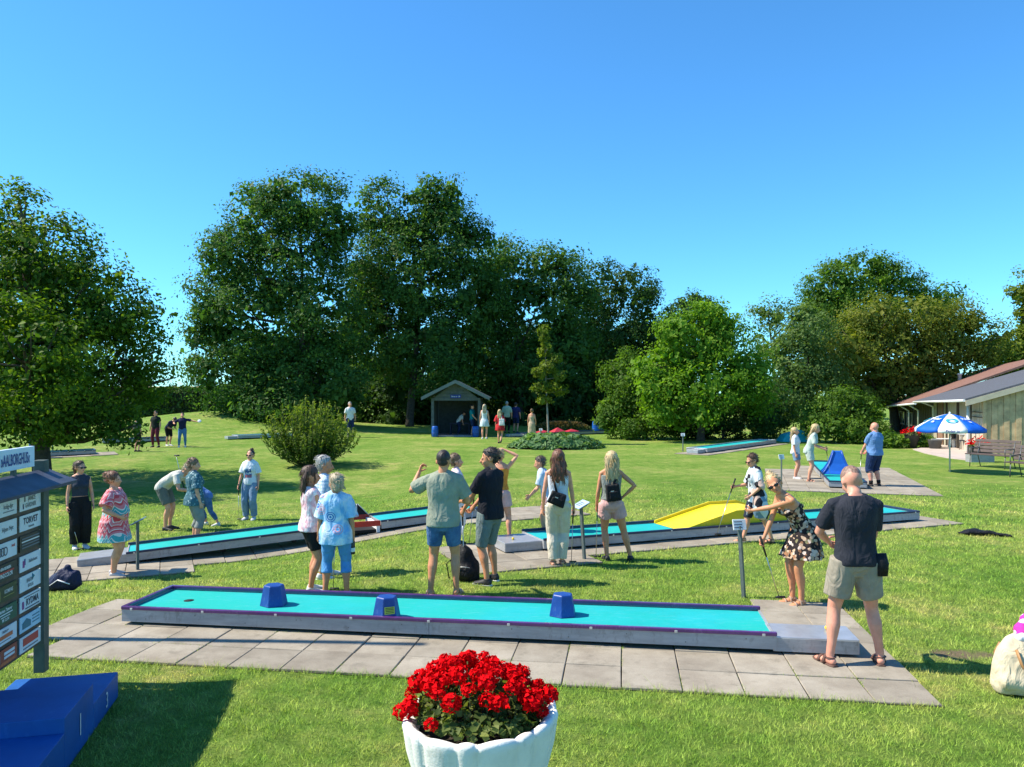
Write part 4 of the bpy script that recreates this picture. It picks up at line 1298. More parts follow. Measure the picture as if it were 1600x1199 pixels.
# hedge along the far left, with a ripe field beyond
def hedge(name, label, p0, p1, h, th, lm, leaf, dens, seed):
    rs = np.random.RandomState(seed)
    p0 = np.array(p0); p1 = np.array(p1); u = p1 - p0; L = np.linalg.norm(u[:2]); ua = u / L; va = np.array([-ua[1], ua[0], 0])
    n = int(dens * L * (h * 2 + th))
    a = rs.uniform(0, L, n); f = rs.rand(n)
    tot = 2 * h + th; s = f * tot
    off = np.where(s < h, -th / 2, np.where(s < h + th, s - h - th / 2, th / 2)); z = np.where(s < h, s, np.where(s < h + th, h, tot - s))
    nn = np.where((s < h)[:, None], -va, np.where((s < h + th)[:, None], np.array([0, 0, 1.0]), va))
    b = .18 * np.sin(a * 1.7) + .12 * np.sin(a * 4.1 + 1)
    P = p0 + ua * a[:, None] + va * (off + rs.normal(0, .12, n))[:, None]; P[:, 2] = gz(P[:, 0], P[:, 1]) + z * (1 + b * .25) + rs.normal(0, .08, n)
    N = nn + rs.normal(0, .5, (n, 3))
    V, Fc, A = leaves(P - p0, N, leaf, rs, rs.rand(n))
    root = empty(name, p0); tag(root, label, 'hedge')
    mobj('foliage', np_mesh('foliage', V, Fc, False, {'rnd': A}), lm, root)
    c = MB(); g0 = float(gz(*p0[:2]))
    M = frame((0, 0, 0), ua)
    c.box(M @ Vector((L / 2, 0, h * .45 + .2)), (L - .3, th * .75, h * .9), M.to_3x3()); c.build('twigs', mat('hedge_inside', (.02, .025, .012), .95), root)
    return root
h0 = pt(-120, 660, 60); h1 = pt(400, 652, 62)
hedge('hedge', 'long dark clipped hedge at the far left edge of the lawn', (h0.x, 60, 0), (h1.x + 3, 62, 0), 2.75, 1.6, DEEP, .24, 75, 31)
fld = MB(); a = pt(-500, 640, 95); b = pt(420, 640, 95)
for i in range(24):
    x0 = a.x + (b.x - a.x) * i / 24; x1 = a.x + (b.x - a.x) * (i + 1) / 24
    fld.hexa([(x0, 92, 0), (x1, 92, 0), (x1, 150, 0), (x0, 150, 0), (x0, 92, 3.35 + .1 * math.sin(i)), (x1, 92, 3.35 + .1 * math.sin(i + 1)), (x1, 150, 4.2), (x0, 150, 4.2)])
o = fld.build('field', mat('ripe_field', (.42, .34, .13), .9, noise=(1.2, .3))); tag(o, 'ripe yellow field beyond the hedge', kind='structure')

# young staked tree in the leafy bed
tree('young_tree', 'slim young tree with a pale stem growing from the leafy round bed', at(857, 694), 38.6,
     [(850, 520, 3, 13), (852, 547, 7, 9), (857, 574, 12, 9), (842, 583, 9, 5), (874, 588, 8, 5), (860, 604, 13, 7), (838, 606, 7, 4), (870, 560, 6, 4), (852, 626, 9, 5), (878, 610, 6, 4)],
     YELG, leaf=.19, clump=.22, per=12, depth=1.0, seed=41, trunk_r=.055, bark=BARKPALE, inner=.1)
# spiky bush left of centre
def spiky_bush():
    rs = np.random.RandomState(50)
    base = at(485, 728); k = base.y / F_PX
    root = empty('bush', base); tag(root, 'large shaggy bush with upright yellow-green shoots on the lawn', 'bush')
    P, N, R = [], [], []
    st = MB()
    for i in range(330):
        a = rs.uniform(0, 2 * math.pi); r0 = rs.uniform(0, 1) ** .6
        out = rs.uniform(.15, 1.0)
        ex = math.cos(a) * out * 1.95; ey = math.sin(a) * out * 1.6
        top = (2.55 - 1.15 * out ** 1.8) * rs.uniform(.55, 1.05)
        p0 = np.array([math.cos(a) * r0 * .5, math.sin(a) * r0 * .5, 0.0]); p1 = np.array([ex, ey, top])
        mid = (p0 + p1) / 2 + np.array([ex * .22, ey * .22, -.05])
        ts = np.linspace(.25, 1, 30)
        Q = (1 - ts)[:, None] ** 2 * p0 + 2 * (ts * (1 - ts))[:, None] * mid + ts[:, None] ** 2 * p1
        Q = Q + rs.normal(0, .045, Q.shape) * (1.25 - ts)[:, None]
        P.append(Q); d = p1 - mid; d /= np.linalg.norm(d)
        N.append(rs.normal(size=(30, 3)) + np.array([math.cos(a), math.sin(a), .5]) * .7)
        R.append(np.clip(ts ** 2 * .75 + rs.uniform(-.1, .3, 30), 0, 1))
        if i % 4 == 0: st.tube([p0, mid, p1], [.014, .009, .003], 5)
    P = np.concatenate(P); N = np.concatenate(N); R = np.concatenate(R)
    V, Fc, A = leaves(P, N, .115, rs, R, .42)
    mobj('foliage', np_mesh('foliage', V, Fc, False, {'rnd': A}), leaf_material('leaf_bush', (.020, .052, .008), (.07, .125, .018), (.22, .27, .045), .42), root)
    st.build('stems', STEMG, root)
spiky_bush()
# round bed of big leaves
def leaf_bed():
    rs = np.random.RandomState(60)
    c = at(868, 700); root = empty('flower_bed', c); tag(root, 'low round bed of large pale green leaves under the young tree', 'plant bed')
    n = 2600
    a = rs.uniform(0, 2 * math.pi, n); r = np.sqrt(rs.rand(n))
    x = np.cos(a) * r * 2.25; y = np.sin(a) * r * 1.5
    z = .55 * (1 - r ** 3) * rs.uniform(.55, 1.1, n) + .06 + .08 * np.sin(x * 4) * np.sin(y * 4 + 1)
    P = np.stack([x, y, z], 1); N = np.stack([np.cos(a) * r * .9, np.sin(a) * r * .9, np.ones(n)], 1) + rs.normal(0, .45, (n, 3))
    V, Fc, A = leaves(P, N, .24, rs, rs.rand(n), .8, .35)
    mobj('leaves', np_mesh('leaves', V, Fc, False, {'rnd': A}), HOSTA, root)
    s = MB(); s.lathe([(2.15, .0), (2.0, .05), (0.01, .10)], 24); o = s.build('soil', mat('soil', (.035, .026, .018), .95), root); o.scale = (1, .66, 1)
leaf_bed()
def low_bed():
    rs = np.random.RandomState(61)
    c = at(878, 672); c = Vector((c.x, 51.5, float(gz(c.x, 51.5)))); root = empty('flower_bed', c); tag(root, 'low bed of orange-flecked plants in front of the wood', 'plant bed')
    n = 2600
    x = rs.uniform(-1.9, 1.9, n); y = rs.normal(0, .4, n); e = np.clip(1 - (x / 2) ** 4, .1, 1)
    z = rs.rand(n) ** .6 * .62 * e
    P = np.stack([x, y, z], 1); N = rs.normal(0, 1, (n, 3)) + np.array([0, -.3, .5])
    V, Fc, A = leaves(P, N, .14, rs, np.clip(z / .62 + rs.normal(0, .15, n), 0, 1), .4)
    mobj('leaves', np_mesh('leaves', V, Fc, False, {'rnd': A}), leaf_material('leaf_orange', (.03, .055, .012), (.10, .11, .03), (.32, .17, .07), .3), root)
low_bed()
# foundation plants in front of the low house
rsq = np.random.RandomState(62)
for (px, py, w, h, lab) in ((1388, 700, 1.0, .9, 'loose green border plants left of the big flower tub by the house'), (1445, 700, .7, .75, 'leafy border plant right of the flower tub by the house')):
    c = at(px, py); root = empty('border_plant', c); tag(root, lab, 'plant')
    n = 900; a = rsq.uniform(0, 6.28, n); r = rsq.rand(n) ** .5
    P = np.stack([np.cos(a) * r * w, np.sin(a) * r * w * .6, rsq.rand(n) * h * (1 - .6 * r)], 1); N = P * .6 + rsq.normal(0, .6, (n, 3)) + np.array([0, 0, .4])
    V, Fc, A = leaves(P, N, .17, rsq, rsq.rand(n))
    mobj('leaves', np_mesh('leaves', V, Fc, False, {'rnd': A}), MIDG, root)

print('TREE TRIS', TRI)
# ---------------------------------------------------------------- far lanes
def far_lane(label, p0, p1, W=.92, rail=NAVYRAIL, cells=None, seed=9, tee=None, h=.19):
    u = (p1 - p0).normalized()
    r, L, M = lane(label, p0 + Vector((0, 0, .025)), p1 + Vector((0, 0, .025)), W, rail, clips=6, panels=2, h=h)
    end_rail(r, .012, W, rail); end_rail(r, L - .012, W, rail)
    if tee: tee_box(r, -tee, .02, .5, .1, .15)
    if cells: pavement('pavement', 'grey concrete slabs under the ' + label.split(',')[0][:60], p0, u, sorted(cells), seed)
    return r, L, M
D0 = at(1265, 729); D1 = at(1295, 764)
laneD, LD, MD = far_lane('turquoise lane running into depth with a blue peaked obstacle, far right', D0, D1, .92, NAVYRAIL, cells_rect(0, 15, -3, 5) - cells_rect(0, 3, -3, -1), 4)
def peak(M, x, W):
    o = empty('blue_peak', M @ Vector((x, W / 2, .146)), math.atan2(M[1][0], M[0][0])); tag(o, 'tall blue four-sided peak obstacle on the far right lane', 'obstacle')
    b = MB(); w = W * .47; pr = [(w * 1.0, .0, 1.0), (w * .80, .10, .82), (w * .52, .30, .55), (w * .34, .52, .36), (w * .24, .66, .2)]
    n = 4; vs = []
    for r, z, t in pr:
        for sx, sy in ((-1, -1), (1, -1), (1, 1), (-1, 1)): vs.append((sx * r * .8, sy * r, z))
    fs = [(i * n + j, i * n + (j + 1) % n, (i + 1) * n + (j + 1) % n, (i + 1) * n + j) for i in range(len(pr) - 1) for j in range(n)] + [tuple(4 * (len(pr) - 1) + j for j in range(4)), (3, 2, 1, 0)]
    b.add(vs, fs); bevel(b.build('peak', mat('peak_blue', (.010, .10, .45), .4), o), .02)
    for sx, sy in ((-1, -1), (1, -1), (1, 1), (-1, 1)):
        q = MB(); q.tube([(sx * r * .8, sy * r, z) for r, z, t in pr], .03, 6); q.build('ridge_rib', mat('peak_blue_rib', (.008, .07, .34), .4), o)
peak(MD, LD * .62, .92)
E0 = at(1105, 709); E1 = at(1213, 694)
far_lane('pale turquoise lane at the far edge of the lawn, under the bright green tree', E0, E1, .95, ALU, cells_rect(-2, 17, -1, 2), 5, .7)
F0 = at(160, 694); F1 = at(262, 690)
far_lane('grey-sided far lane behind the players at the far left', F0, F1, .92, NAVYRAIL)
G0 = at(372, 687); G1 = at(505, 682)
far_lane('grey-sided far lane half hidden behind the shaggy bush', G0, G1, .92, ALU, None, 9, .5)
I0 = at(818, 683); I1 = at(955, 678)
laneI, LI, MI = far_lane('dark shaded lane with red flaps in front of the low flower bed', I0, I1, .92, NAVYRAIL, None, 9, .9)
for i, (xx, hh) in enumerate(((LI * .25, .18), (LI * .42, .30), (LI * .58, .18))):
    b = MB(); b.add([(xx - .5, .1, .15), (xx + .5, .1, .15), (xx + .5, .8, .15), (xx - .5, .8, .15), (xx, .45, .15 + hh)], [(0, 1, 4), (1, 2, 4), (2, 3, 4), (3, 0, 4), (3, 2, 1, 0)])
    o = b.build('red_pyramid', mat('pyramid_red', (.45, .03, .05), .5)); o.matrix_world = MI
    tag(o, ['red pyramid obstacle at the tee end of the shaded lane', 'largest middle red pyramid obstacle on the shaded lane', 'red pyramid obstacle at the far end of the shaded lane'][i], 'obstacle', 'red pyramids on the shaded lane')
K0 = at(75, 715); K1 = at(150, 711)
far_lane('low grey lane just right of the big maple trunk', K0, K1, .92, NAVYRAIL, cells_rect(-1, 5, -1, 2), 6)

# ---------------------------------------------------------------- score posts
POST = mat('post_green_grey', (.10, .125, .12), .5, noise=(12, .2)); PLATE = mat('plate_blue_white', (.40, .52, .72), .4)
WHITE = mat('paint_white', (.78, .78, .76), .5); INK = mat('ink_dark', (.02, .025, .06), .5)
def score_post(label, base, top_px_y, tilt=(0, 0), plate='desk', rot=0, r=.022):
    h = CAMZ - (top_px_y - HOR) / F_PX * base.y - base.z
    o = empty('score_post', base, 0); tag(o, label, 'post', 'score posts beside the lanes')
    top = Vector((tilt[0], tilt[1], h))
    b = MB(); b.box((0, 0, 0), (r * 2, r * 2, h + .1), None)
    b = MB(); b.tube([(0, 0, -.1), top], [(r * 1.25, r * 1.25)] * 2, 4, smooth=False); b.build('pole', POST, o)
    M = rz(rot) @ rx(28) if plate == 'desk' else rz(rot) @ rx(75)
    w, d = (.30, .20) if plate == 'desk' else (.17, .13)
    b = MB(); b.box(top + Vector((0, 0, .015)), (w, d, .014), M); bevel(b.build('plate', PLATE if plate == 'desk' else WHITE, o), .004)
    b = MB(); b.box(top + Vector((0, 0, .0)), (w * .9, d * .6, .012), M); b.build('bracket', POST, o)
    b = MB()
    for i in range(3): b.box(top + Vector((0, 0, .015)) + M @ Vector((-.02, .035 - .035 * i, .0085)), (w * .6, .009, .002), M)
    b.build('print', INK, o)
    return o
score_post('score post standing at the left middle lane beside the woman in zigzag dress', at(215, 893), 816, plate='desk', rot=-80)
score_post('score post standing between the two women who carry black bags', at(914, 876), 790, tilt=(-.06, 0), plate='desk', rot=-75)
scorep = score_post('slightly leaning score post the floral-dress woman writes at', at(1163, 934), 822, tilt=(-.06, 0.0), plate='up', rot=10)
score_post('thin score post with a white plate left of the two blond girls', at(1221, 764), 715, plate='up', rot=20, r=.017)
score_post('thin distant score post with a white plate under the bright green tree', at(1067, 706), 680, plate='up', rot=0, r=.02)
score_post('thin distant score post in the big maple shade', at(82, 713), 690, plate='up', rot=0, r=.02)
score_post('thin grey post rising from the leafy round bed', at(845, 690), 672, plate='up', rot=0, r=.03)

# ---------------------------------------------------------------- notice board with sponsor plates
def text_mesh(s, size=.1, align='CENTER', squeeze=1.0, bold=0.0):
    c = bpy.data.curves.new('txt', 'FONT'); c.body = s; c.size = size; c.align_x = align; c.align_y = 'CENTER'; c.offset = bold; c.resolution_u = 2
    c.space_character = 1.0
    o = bpy.data.objects.new('txt', c)
    me = baked(o); bpy.data.curves.remove(c)
    if squeeze != 1.0:
        for v in me.vertices: v.co.x *= squeeze
    return me
def text_on(s, M, parent, m, size, squeeze=1.0, off=.004, name='lettering', bold=0.0):
    me = text_mesh(s, size, 'CENTER', squeeze, bold); me.transform(M @ Matrix.Translation((0, 0, off)))
    me.materials.clear(); me.materials.append(m)
    return mobj(name, me, None, parent)

BOARDW = mat('board_wood', (.11, .075, .05), .75, noise=(6, .4), bump=(30, .4, .006))
BFRAME = mat('board_post_green', (.075, .095, .08), .65, noise=(9, .25))
ROOFB = mat('board_roof', (.045, .055, .085), .55, noise=(7, .3))
PW = mat('plate_white', (.62, .68, .72), .45); PGREEN = mat('plate_green', (.012, .10, .055), .5); PBLACK = mat('plate_black', (.035, .035, .03), .5); POLIVE = mat('plate_olive', (.045, .055, .02), .5)
PRED = mat('plate_red', (.32, .06, .04), .5); PCYAN = mat('plate_pale_blue', (.38, .60, .74), .5)
NAVY = mat('print_navy', (.02, .06, .24), .5); GREYI = mat('print_grey', (.13, .16, .19), .5); REDI = mat('print_red', (.50, .05, .04), .5); WI = mat('print_white', (.70, .72, .70), .5); GOLD = mat('print_gold', (.34, .30, .08), .5); TEAL = mat('print_teal', (.02, .16, .22), .5); PURPI = mat('print_purple', (.24, .04, .20), .5); ORANGE = mat('print_orange', (.55, .13, .05), .5)
def notice_board():
    far = at(72, 1066); near = pt(0, 900, 5.80); near = Vector((near.x, near.y, 0))
    u = (Vector((far.x, far.y, 0)) - near).normalized()         # reading direction, towards the far post
    L = 2.1
    p0 = Vector((far.x, far.y, 0)) - u * L
    R = frame(p0, u)                                            # x along the text, y behind the face, z up
    root = empty('notice_board', p0, math.atan2(u.y, u.x)); tag(root, 'roofed wooden notice board with sponsor plates at the left edge', 'notice board')
    z0, z1 = .36, 1.70
    for x in (0.04, L - .02):
        b = MB(); b.box((x, .03, 1.0), (.09, .09, 2.0 if x < 1 else 1.80)); bevel(b.build('post', BFRAME, root), .006)
    # wooden boards
    nb = 9; hb = (z1 - z0) / nb
    for i in range(nb):
        b = MB(); b.box((L / 2 - .03, .02 + .002 * (i % 2), z0 + (i + .5) * hb), (L - .20, .024, hb - .006)); b.build('board', BOARDW, root)
    for x in (.10, L - .085):
        b = MB(); b.box((x, .0, (z0 + z1) / 2), (.035, .05, z1 - z0 + .02)); b.build('side_frame', BFRAME, root)
    # little saddle roof
    for s in (-1, 1):
        b = MB()
        y0, y1 = .03, .03 + s * .24
        zt, zb = z1 + .12, z1 + .015
        pr = [(y0, zt), ((y0 + y1) / 2 + s * .02, (zt + zb) / 2 - .012), (y1, zb)]
        for (ya, za), (yb, zb_) in zip(pr[:-1], pr[1:]):
            b.hexa([(-.10, ya, za - .025), (L + .10, ya, za - .025), (L + .10, yb, zb_ - .025), (-.10, yb, zb_ - .025), (-.10, ya, za), (L + .10, ya, za), (L + .10, yb, zb_), (-.10, yb, zb_)])
        b.build('roof', ROOFB, root)
    b = MB(); b.box((L / 2, -.19, z1 + .005), (L + .18, .02, .03)); b.build('eave_board', BFRAME, root)
    # name plate above the roof
    b = MB(); b.box((L / 2 - .10, .03, z1 + .245), (L - .16, .035, .17)); npl = bevel(b.build('name_plate', mat('name_plate_white', (.60, .70, .78), .5), root), .004)
    for x in (.4, L - .5):
        b = MB(); b.box((x, .03, z1 + .13), (.04, .03, .09)); b.build('plate_foot', BFRAME, root)
    F_ = Matrix(((1, 0, 0, 0), (0, 0, -1, 0), (0, 1, 0, 0), (0, 0, 0, 1)))        # text plane: x right, y up, faces -y
    def PM(x, z, y=-.0): return Matrix.Translation((x, y, z)) @ F_
    me = text_mesh('MINIGOLFCLUB »AALBORGHUS«', .125, 'RIGHT', .50, .0022)
    me.transform(PM(L - .27, z1 + .24, .0125)); me.transform(Matrix.Translation((0, -.004, 0))); me.materials.append(NAVY)
    mobj('lettering', me, None, npl)
    # plates: column 0 = right (far), column 1 = next, column 2 nearest the camera
    cw = .36; x_right = L - .29
    pl = {(0, 0): ('w', 'JANICE\nGARDNER'), (0, 1): ('w', 'TORVET'), (0, 2): ('k', ''), (0, 3): ('w', 'leaf'), (0, 4): ('w', 'hill'), (0, 5): ('w', 'RYDMA'), (0, 6): ('c', 'house'), (0, 7): ('wr', 'EDC'),
          (1, 0): ('w', 'crest'), (1, 1): ('w', 'egg'), (1, 2): ('w', 'rings'), (1, 3): ('k', 'WINDCOLOR'), (1, 4): ('o', 'KOMPAS'), (1, 5): ('g', 'lines'), (1, 6): ('w', 'banner'), (1, 7): ('r', 'red')}
    mats = {'w': PW, 'k': PBLACK, 'c': PCYAN, 'wr': PW, 'o': POLIVE, 'g': PGREEN, 'r': PRED}
    for col in (0, 1, 2, 3):
        for row in range(8):
            kind, txt = pl.get((min(col, 1) if col < 2 else (col + row) % 2, row))
            x = x_right - col * (cw + .05); z = z1 - .115 - row * .162
            if x < .25: continue
            hgt = .125
            b = MB(); b.box((x, .0, z), (cw, .008, hgt)); p = b.build('sponsor_plate', mats[kind], root)
            def T(s, dx, dz, size, m, sq=1.0, bold=.001): text_on(s, PM(x + dx, z + dz, -.004), p, m, size, sq, .002, 'lettering', bold)
            def Rct(dx, dz, w, h, m, nm='print'):
                q = MB(); q.box((x + dx, -.0055, z + dz), (w, .002, h)); q.build(nm, m, p)
            if txt == 'JANICE\nGARDNER': T('JANICE', .02, .026, .05, GREYI, .8, .001); T('GARDNER', .0, -.026, .05, GREYI, .8, .001); Rct(-.10, .028, .014, .04, INK); Rct(-.125, -.028, .014, .04, INK)
            elif txt == 'TORVET': T('TORVET', 0, .012, .072, INK, .92, .002); T('brasserie', .01, -.036, .026, GREYI)
            elif txt == '' : 
                for i in range(4): Rct(0, .036 - .024 * i, .30, .010, GREYI if i != 1 else WI)
            elif txt == 'leaf': Rct(-.12, -.005, .030, .055, PURPI); Rct(-.10, .01, .02, .05, NAVY); T('Bakkehuset', .04, .004, .040, GREYI, .8)
            elif txt == 'hill':
                q = MB(); q.lathe([(.03, 0), (.03, .002)], 3, (0, 0, 0)); me2 = q.mesh('emblem'); me2.transform(PM(x + .04, z + .028, -.005)); mobj('emblem', me2, TEAL, p)
                T('BAKK', -.02, .012, .045, GREYI, .9); T('BOLIG', 0, -.032, .036, GREYI, .9)
            elif txt == 'RYDMA': T('RYDMA', .03, .0, .075, INK, .85, .002); Rct(-.13, -.01, .03, .06, PURPI); Rct(.02, .046, .26, .006, INK); Rct(.03, -.046, .24, .008, INK)
            elif txt == 'house':
                q = MB(); q.prism([(-.07, -.035), (.07, -.035), (.07, .012), (.0, .04), (-.07, .012)], 0, .002); me2 = q.mesh('emblem'); me2.transform(PM(x - .07, z - .004, -.005)); mobj('emblem', me2, TEAL, p)
                for i in range(3): Rct(.09, .03 - .026 * i, .12, .008, TEAL)
            elif txt == 'EDC': Rct(.0, .015, .26, .06, REDI); T('EDC', .01, .015, .055, WI, 1.0, .002); Rct(0, -.04, .25, .010, GREYI)
            elif txt == 'crest': Rct(-.125, .01, .062, .055, PURPI); Rct(-.125, -.035, .062, .03, NAVY); T('bolig-dyr', .045, .010, .048, GREYI, .85); Rct(.05, -.03, .17, .007, GREYI)
            elif txt == 'egg':
                q = MB(); q.lathe([(.032, 0), (.032, .002)], 16); me2 = q.mesh('emblem'); me2.transform(PM(x - .13, z - .018, -.005)); mobj('emblem', me2, NAVY, p)
                q = MB(); q.lathe([(.022, 0), (.022, .002)], 16); me2 = q.mesh('emblem'); me2.transform(PM(x - .13, z + .03, -.005)); mobj('emblem', me2, GOLD, p)
                T('Hjem Nyt', .035, .0, .048, GREYI, .9)
            elif txt == 'rings':
                for i in range(4):
                    q = MB(); n = 20; r0, r1 = .034, .026; vs = [(r * math.cos(6.283 * j / n), r * math.sin(6.283 * j / n), .0) for r in (r0, r1) for j in range(n)]
                    q.add(vs, [(j, (j + 1) % n, n + (j + 1) % n, n + j) for j in range(n)]); me2 = q.mesh('ring'); me2.transform(PM(x - .13 + .042 * i, z - .002, -.0065 - .0006 * i)); mobj('ring', me2, INK, p)
                T('Audi', .12, .022, .032, REDI, .9)
            elif txt == 'WINDCOLOR': T('WINDCOLOR', 0, -.025, .044, WI, .8, .001); T('HERR-PEDERSEN', 0, .028, .030, WI, .75); Rct(0, .0, .26, .012, REDI)
            elif txt == 'KOMPAS': T('KOMPAS', .05, .01, .042, WI, .8, .0006); Rct(-.11, -.005, .06, .075, GOLD); Rct(.05, -.025, .16, .005, GOLD)
            elif txt == 'lines': T('Mariens Tømrer', 0, .032, .036, WI, .85, .001); Rct(0, .004, .22, .008, WI); Rct(0, -.016, .14, .006, WI); T('98 12 34', 0, -.040, .030, WI)
            elif txt == 'banner': Rct(-.01, -.005, .24, .030, ORANGE); T('Bilcenter', -.01, -.005, .026, WI); T('Aalborg', 0, .035, .030, GREYI); Rct(-.02, -.038, .2, .006, GREYI)
            else: Rct(-.11, -.005, .06, .09, GREYI); Rct(.06, .025, .16, .022, WI); Rct(.06, -.006, .16, .018, WI); Rct(0, -.045, .3, .022, ORANGE)
    return root, u
board, uBd = notice_board()

# ---------------------------------------------------------------- winners' podium
def podium():
    a = Vector((-3.20, 6.24, 0)); b = Vector((-2.90, 4.98, 0)); u = (a - b).normalized()     # along the front, away from the camera
    M = frame(b, u)
    root = empty('podium', b, math.atan2(u.y, u.x)); tag(root, 'blue winners podium with steps 1, 2 and 3 at lower left', 'podium')
    PB = mat('podium_blue', (.004, .085, .31), .55, noise=(3, .15), bump=(50, .15, .003)); PN = mat('podium_number', (.72, .72, .70), .6)
    worn(PB, (.03, .16, .42), 20, .4, .58)
    d = .74
    L1 = .62
    for x0, x1, h, s in ((0, L1, .36, '1'), (L1 + .001, (a - b).length, .205, '3'), (-.66, -.001, .26, '2')):
        q = MB(); q.box(((x0 + x1) / 2, d / 2, h / 2), (x1 - x0, d, h)); o = bevel(q.build('step', PB, root), .006)
        # the front looks to -y of the frame
        F_ = Matrix(((1, 0, 0, 0), (0, 0, -1, 0), (0, 1, 0, 0), (0, 0, 0, 1)))
        text_on(s, Matrix.Translation(((x0 + x1) / 2, -.002, h * .5)) @ F_, o, PN, .22 if h > .3 else .17, .8, .003, 'number')
podium()

# ---------------------------------------------------------------- flower tub in front
def geranium(root, rs, n, R, h, z0, big=True):
    """dome of leaves with red flower heads, each its own part"""
    k = 1500 if big else 160
    a = rs.uniform(0, 6.283, k); r = np.sqrt(rs.rand(k)) * R * (.86 if big else 1)
    zz = z0 + h * .62 * (1 - (r / R) ** 2) * rs.uniform(.1, 1.0, k)
    P = np.stack([np.cos(a) * r, np.sin(a) * r, zz], 1); N = P * 1.0 - np.array([0, 0, z0]); N[:, 2] = np.abs(N[:, 2]) + .3; N += rs.normal(0, .35, N.shape)
    V, Fc, A = leaves(P, N, .042 if big else .07, rs, rs.rand(k), .9, .35)
    mobj('leaves', np_mesh('leaves', V, Fc, False, {'rnd': A}), leaf_material('leaf_geranium', (.03, .05, .012), (.09, .13, .03), (.22, .25, .07), .35), root)
    RED = leaf_material('petal_red', (.46, .001, .003), (.68, .002, .006), (.78, .006, .010), .12, .85, .06)
    for i in range(n):
        q = (i + .5) / n; ang = i * 2.39996 + rs.uniform(-.3, .3); rr = R * math.sqrt(q) * 1.03
        c = np.array([math.cos(ang) * rr - (.03 if big else 0), math.sin(ang) * rr * (.9 if big else 1) + (.05 if big else 0), z0 + h * (1 - .78 * (rr / R) ** 2) + rs.uniform(-.045, .03)])
        if big and c[1] < -.26 and i % 2: continue
        if big and c[1] < -.08: c[2] += .03
        s = (.052 if big else .10) * rs.uniform(.62, 1.12)
        m = 84 if big else 14
        d = rs.normal(size=(m, 3)); d[:, 2] = d[:, 2] * .9 + .25; d /= np.linalg.norm(d, axis=1, keepdims=True)
        P = d * s * rs.uniform(.8, 1.05, (m, 1)); Nn = d + rs.normal(0, .35, d.shape)
        V, Fc, A = leaves(P, Nn, s * (.55 if big else .8), rs, rs.rand(m), 1.0, .5)
        o = mobj('flower', np_mesh('flower', V, Fc, False, {'rnd': A}), RED, root, tuple(c))
        if big:
            st = MB(); st.tube([(0, 0, -s * .4), (-c[0] * .25, -c[1] * .25, -(c[2] - z0))], .004, 5); st.build('stem', STEMG, o)
def flower_tub():
    c = Vector((-.175, 4.25, 0)); root = empty('flower_tub', c); root.scale = (1, 1, .885); tag(root, 'white fluted concrete tub of red geraniums in the foreground', 'flower tub')
    WC = worn(mat('white_cement', (.80, .77, .71), .85, noise=(5, .10), bump=(70, .5, .004)), (.36, .34, .27), 9, .45, .57)
    n = 192; nf = 16; R0 = .425; H = .80
    prof = [(.60, 0.0), (.62, .04), (.58, .10), (.70, .25), (.87, .45), (.965, .62), (1.0, .735), (1.015, .775), (1.0, .80), (.955, .806), (.90, .795), (.84, .77), (.78, .70)]
    vs = []; fs = []
    for i, (r, z) in enumerate(prof):
        for j in range(n):
            q = 2 * math.pi * j / n
            w_ = (q / (2 * math.pi) * nf / 2) % 1.0                     # wide and narrow flutes in turn
            fl = abs(math.sin(math.pi * (w_ / .66 if w_ < .66 else (w_ - .66) / .34))) ** .6
            am = .042 * (S(.05, .25, z)) if z < .79 and i < 9 else .035 * (1 if i < 11 else 0)
            rr = R0 * (r - float(am) * (1 - fl) * (1.25 if i < 9 else 1))
            zz = z - (.030 * (1 - fl) if 7 <= i <= 10 else 0)
            tl = .022 * math.cos(q)           # the tub stands slightly askew
            vs.append((rr * math.cos(q), rr * math.sin(q), zz + tl * z / H))
    k = len(prof)
    fs = [(i * n + j, i * n + (j + 1) % n, (i + 1) * n + (j + 1) % n, (i + 1) * n + j) for i in range(k - 1) for j in range(n)]
    b = MB(); b.add(vs, fs, 0, True); b.build('tub', WC, root)
    s = MB(); s.lathe([(.385, .68), (.3, .70), (.02, .715)], 32); s.build('soil', mat('soil', (.035, .026, .018), .95), root)
    geranium(root, np.random.RandomState(7), 64, .415, .29, .785)
flower_tub()

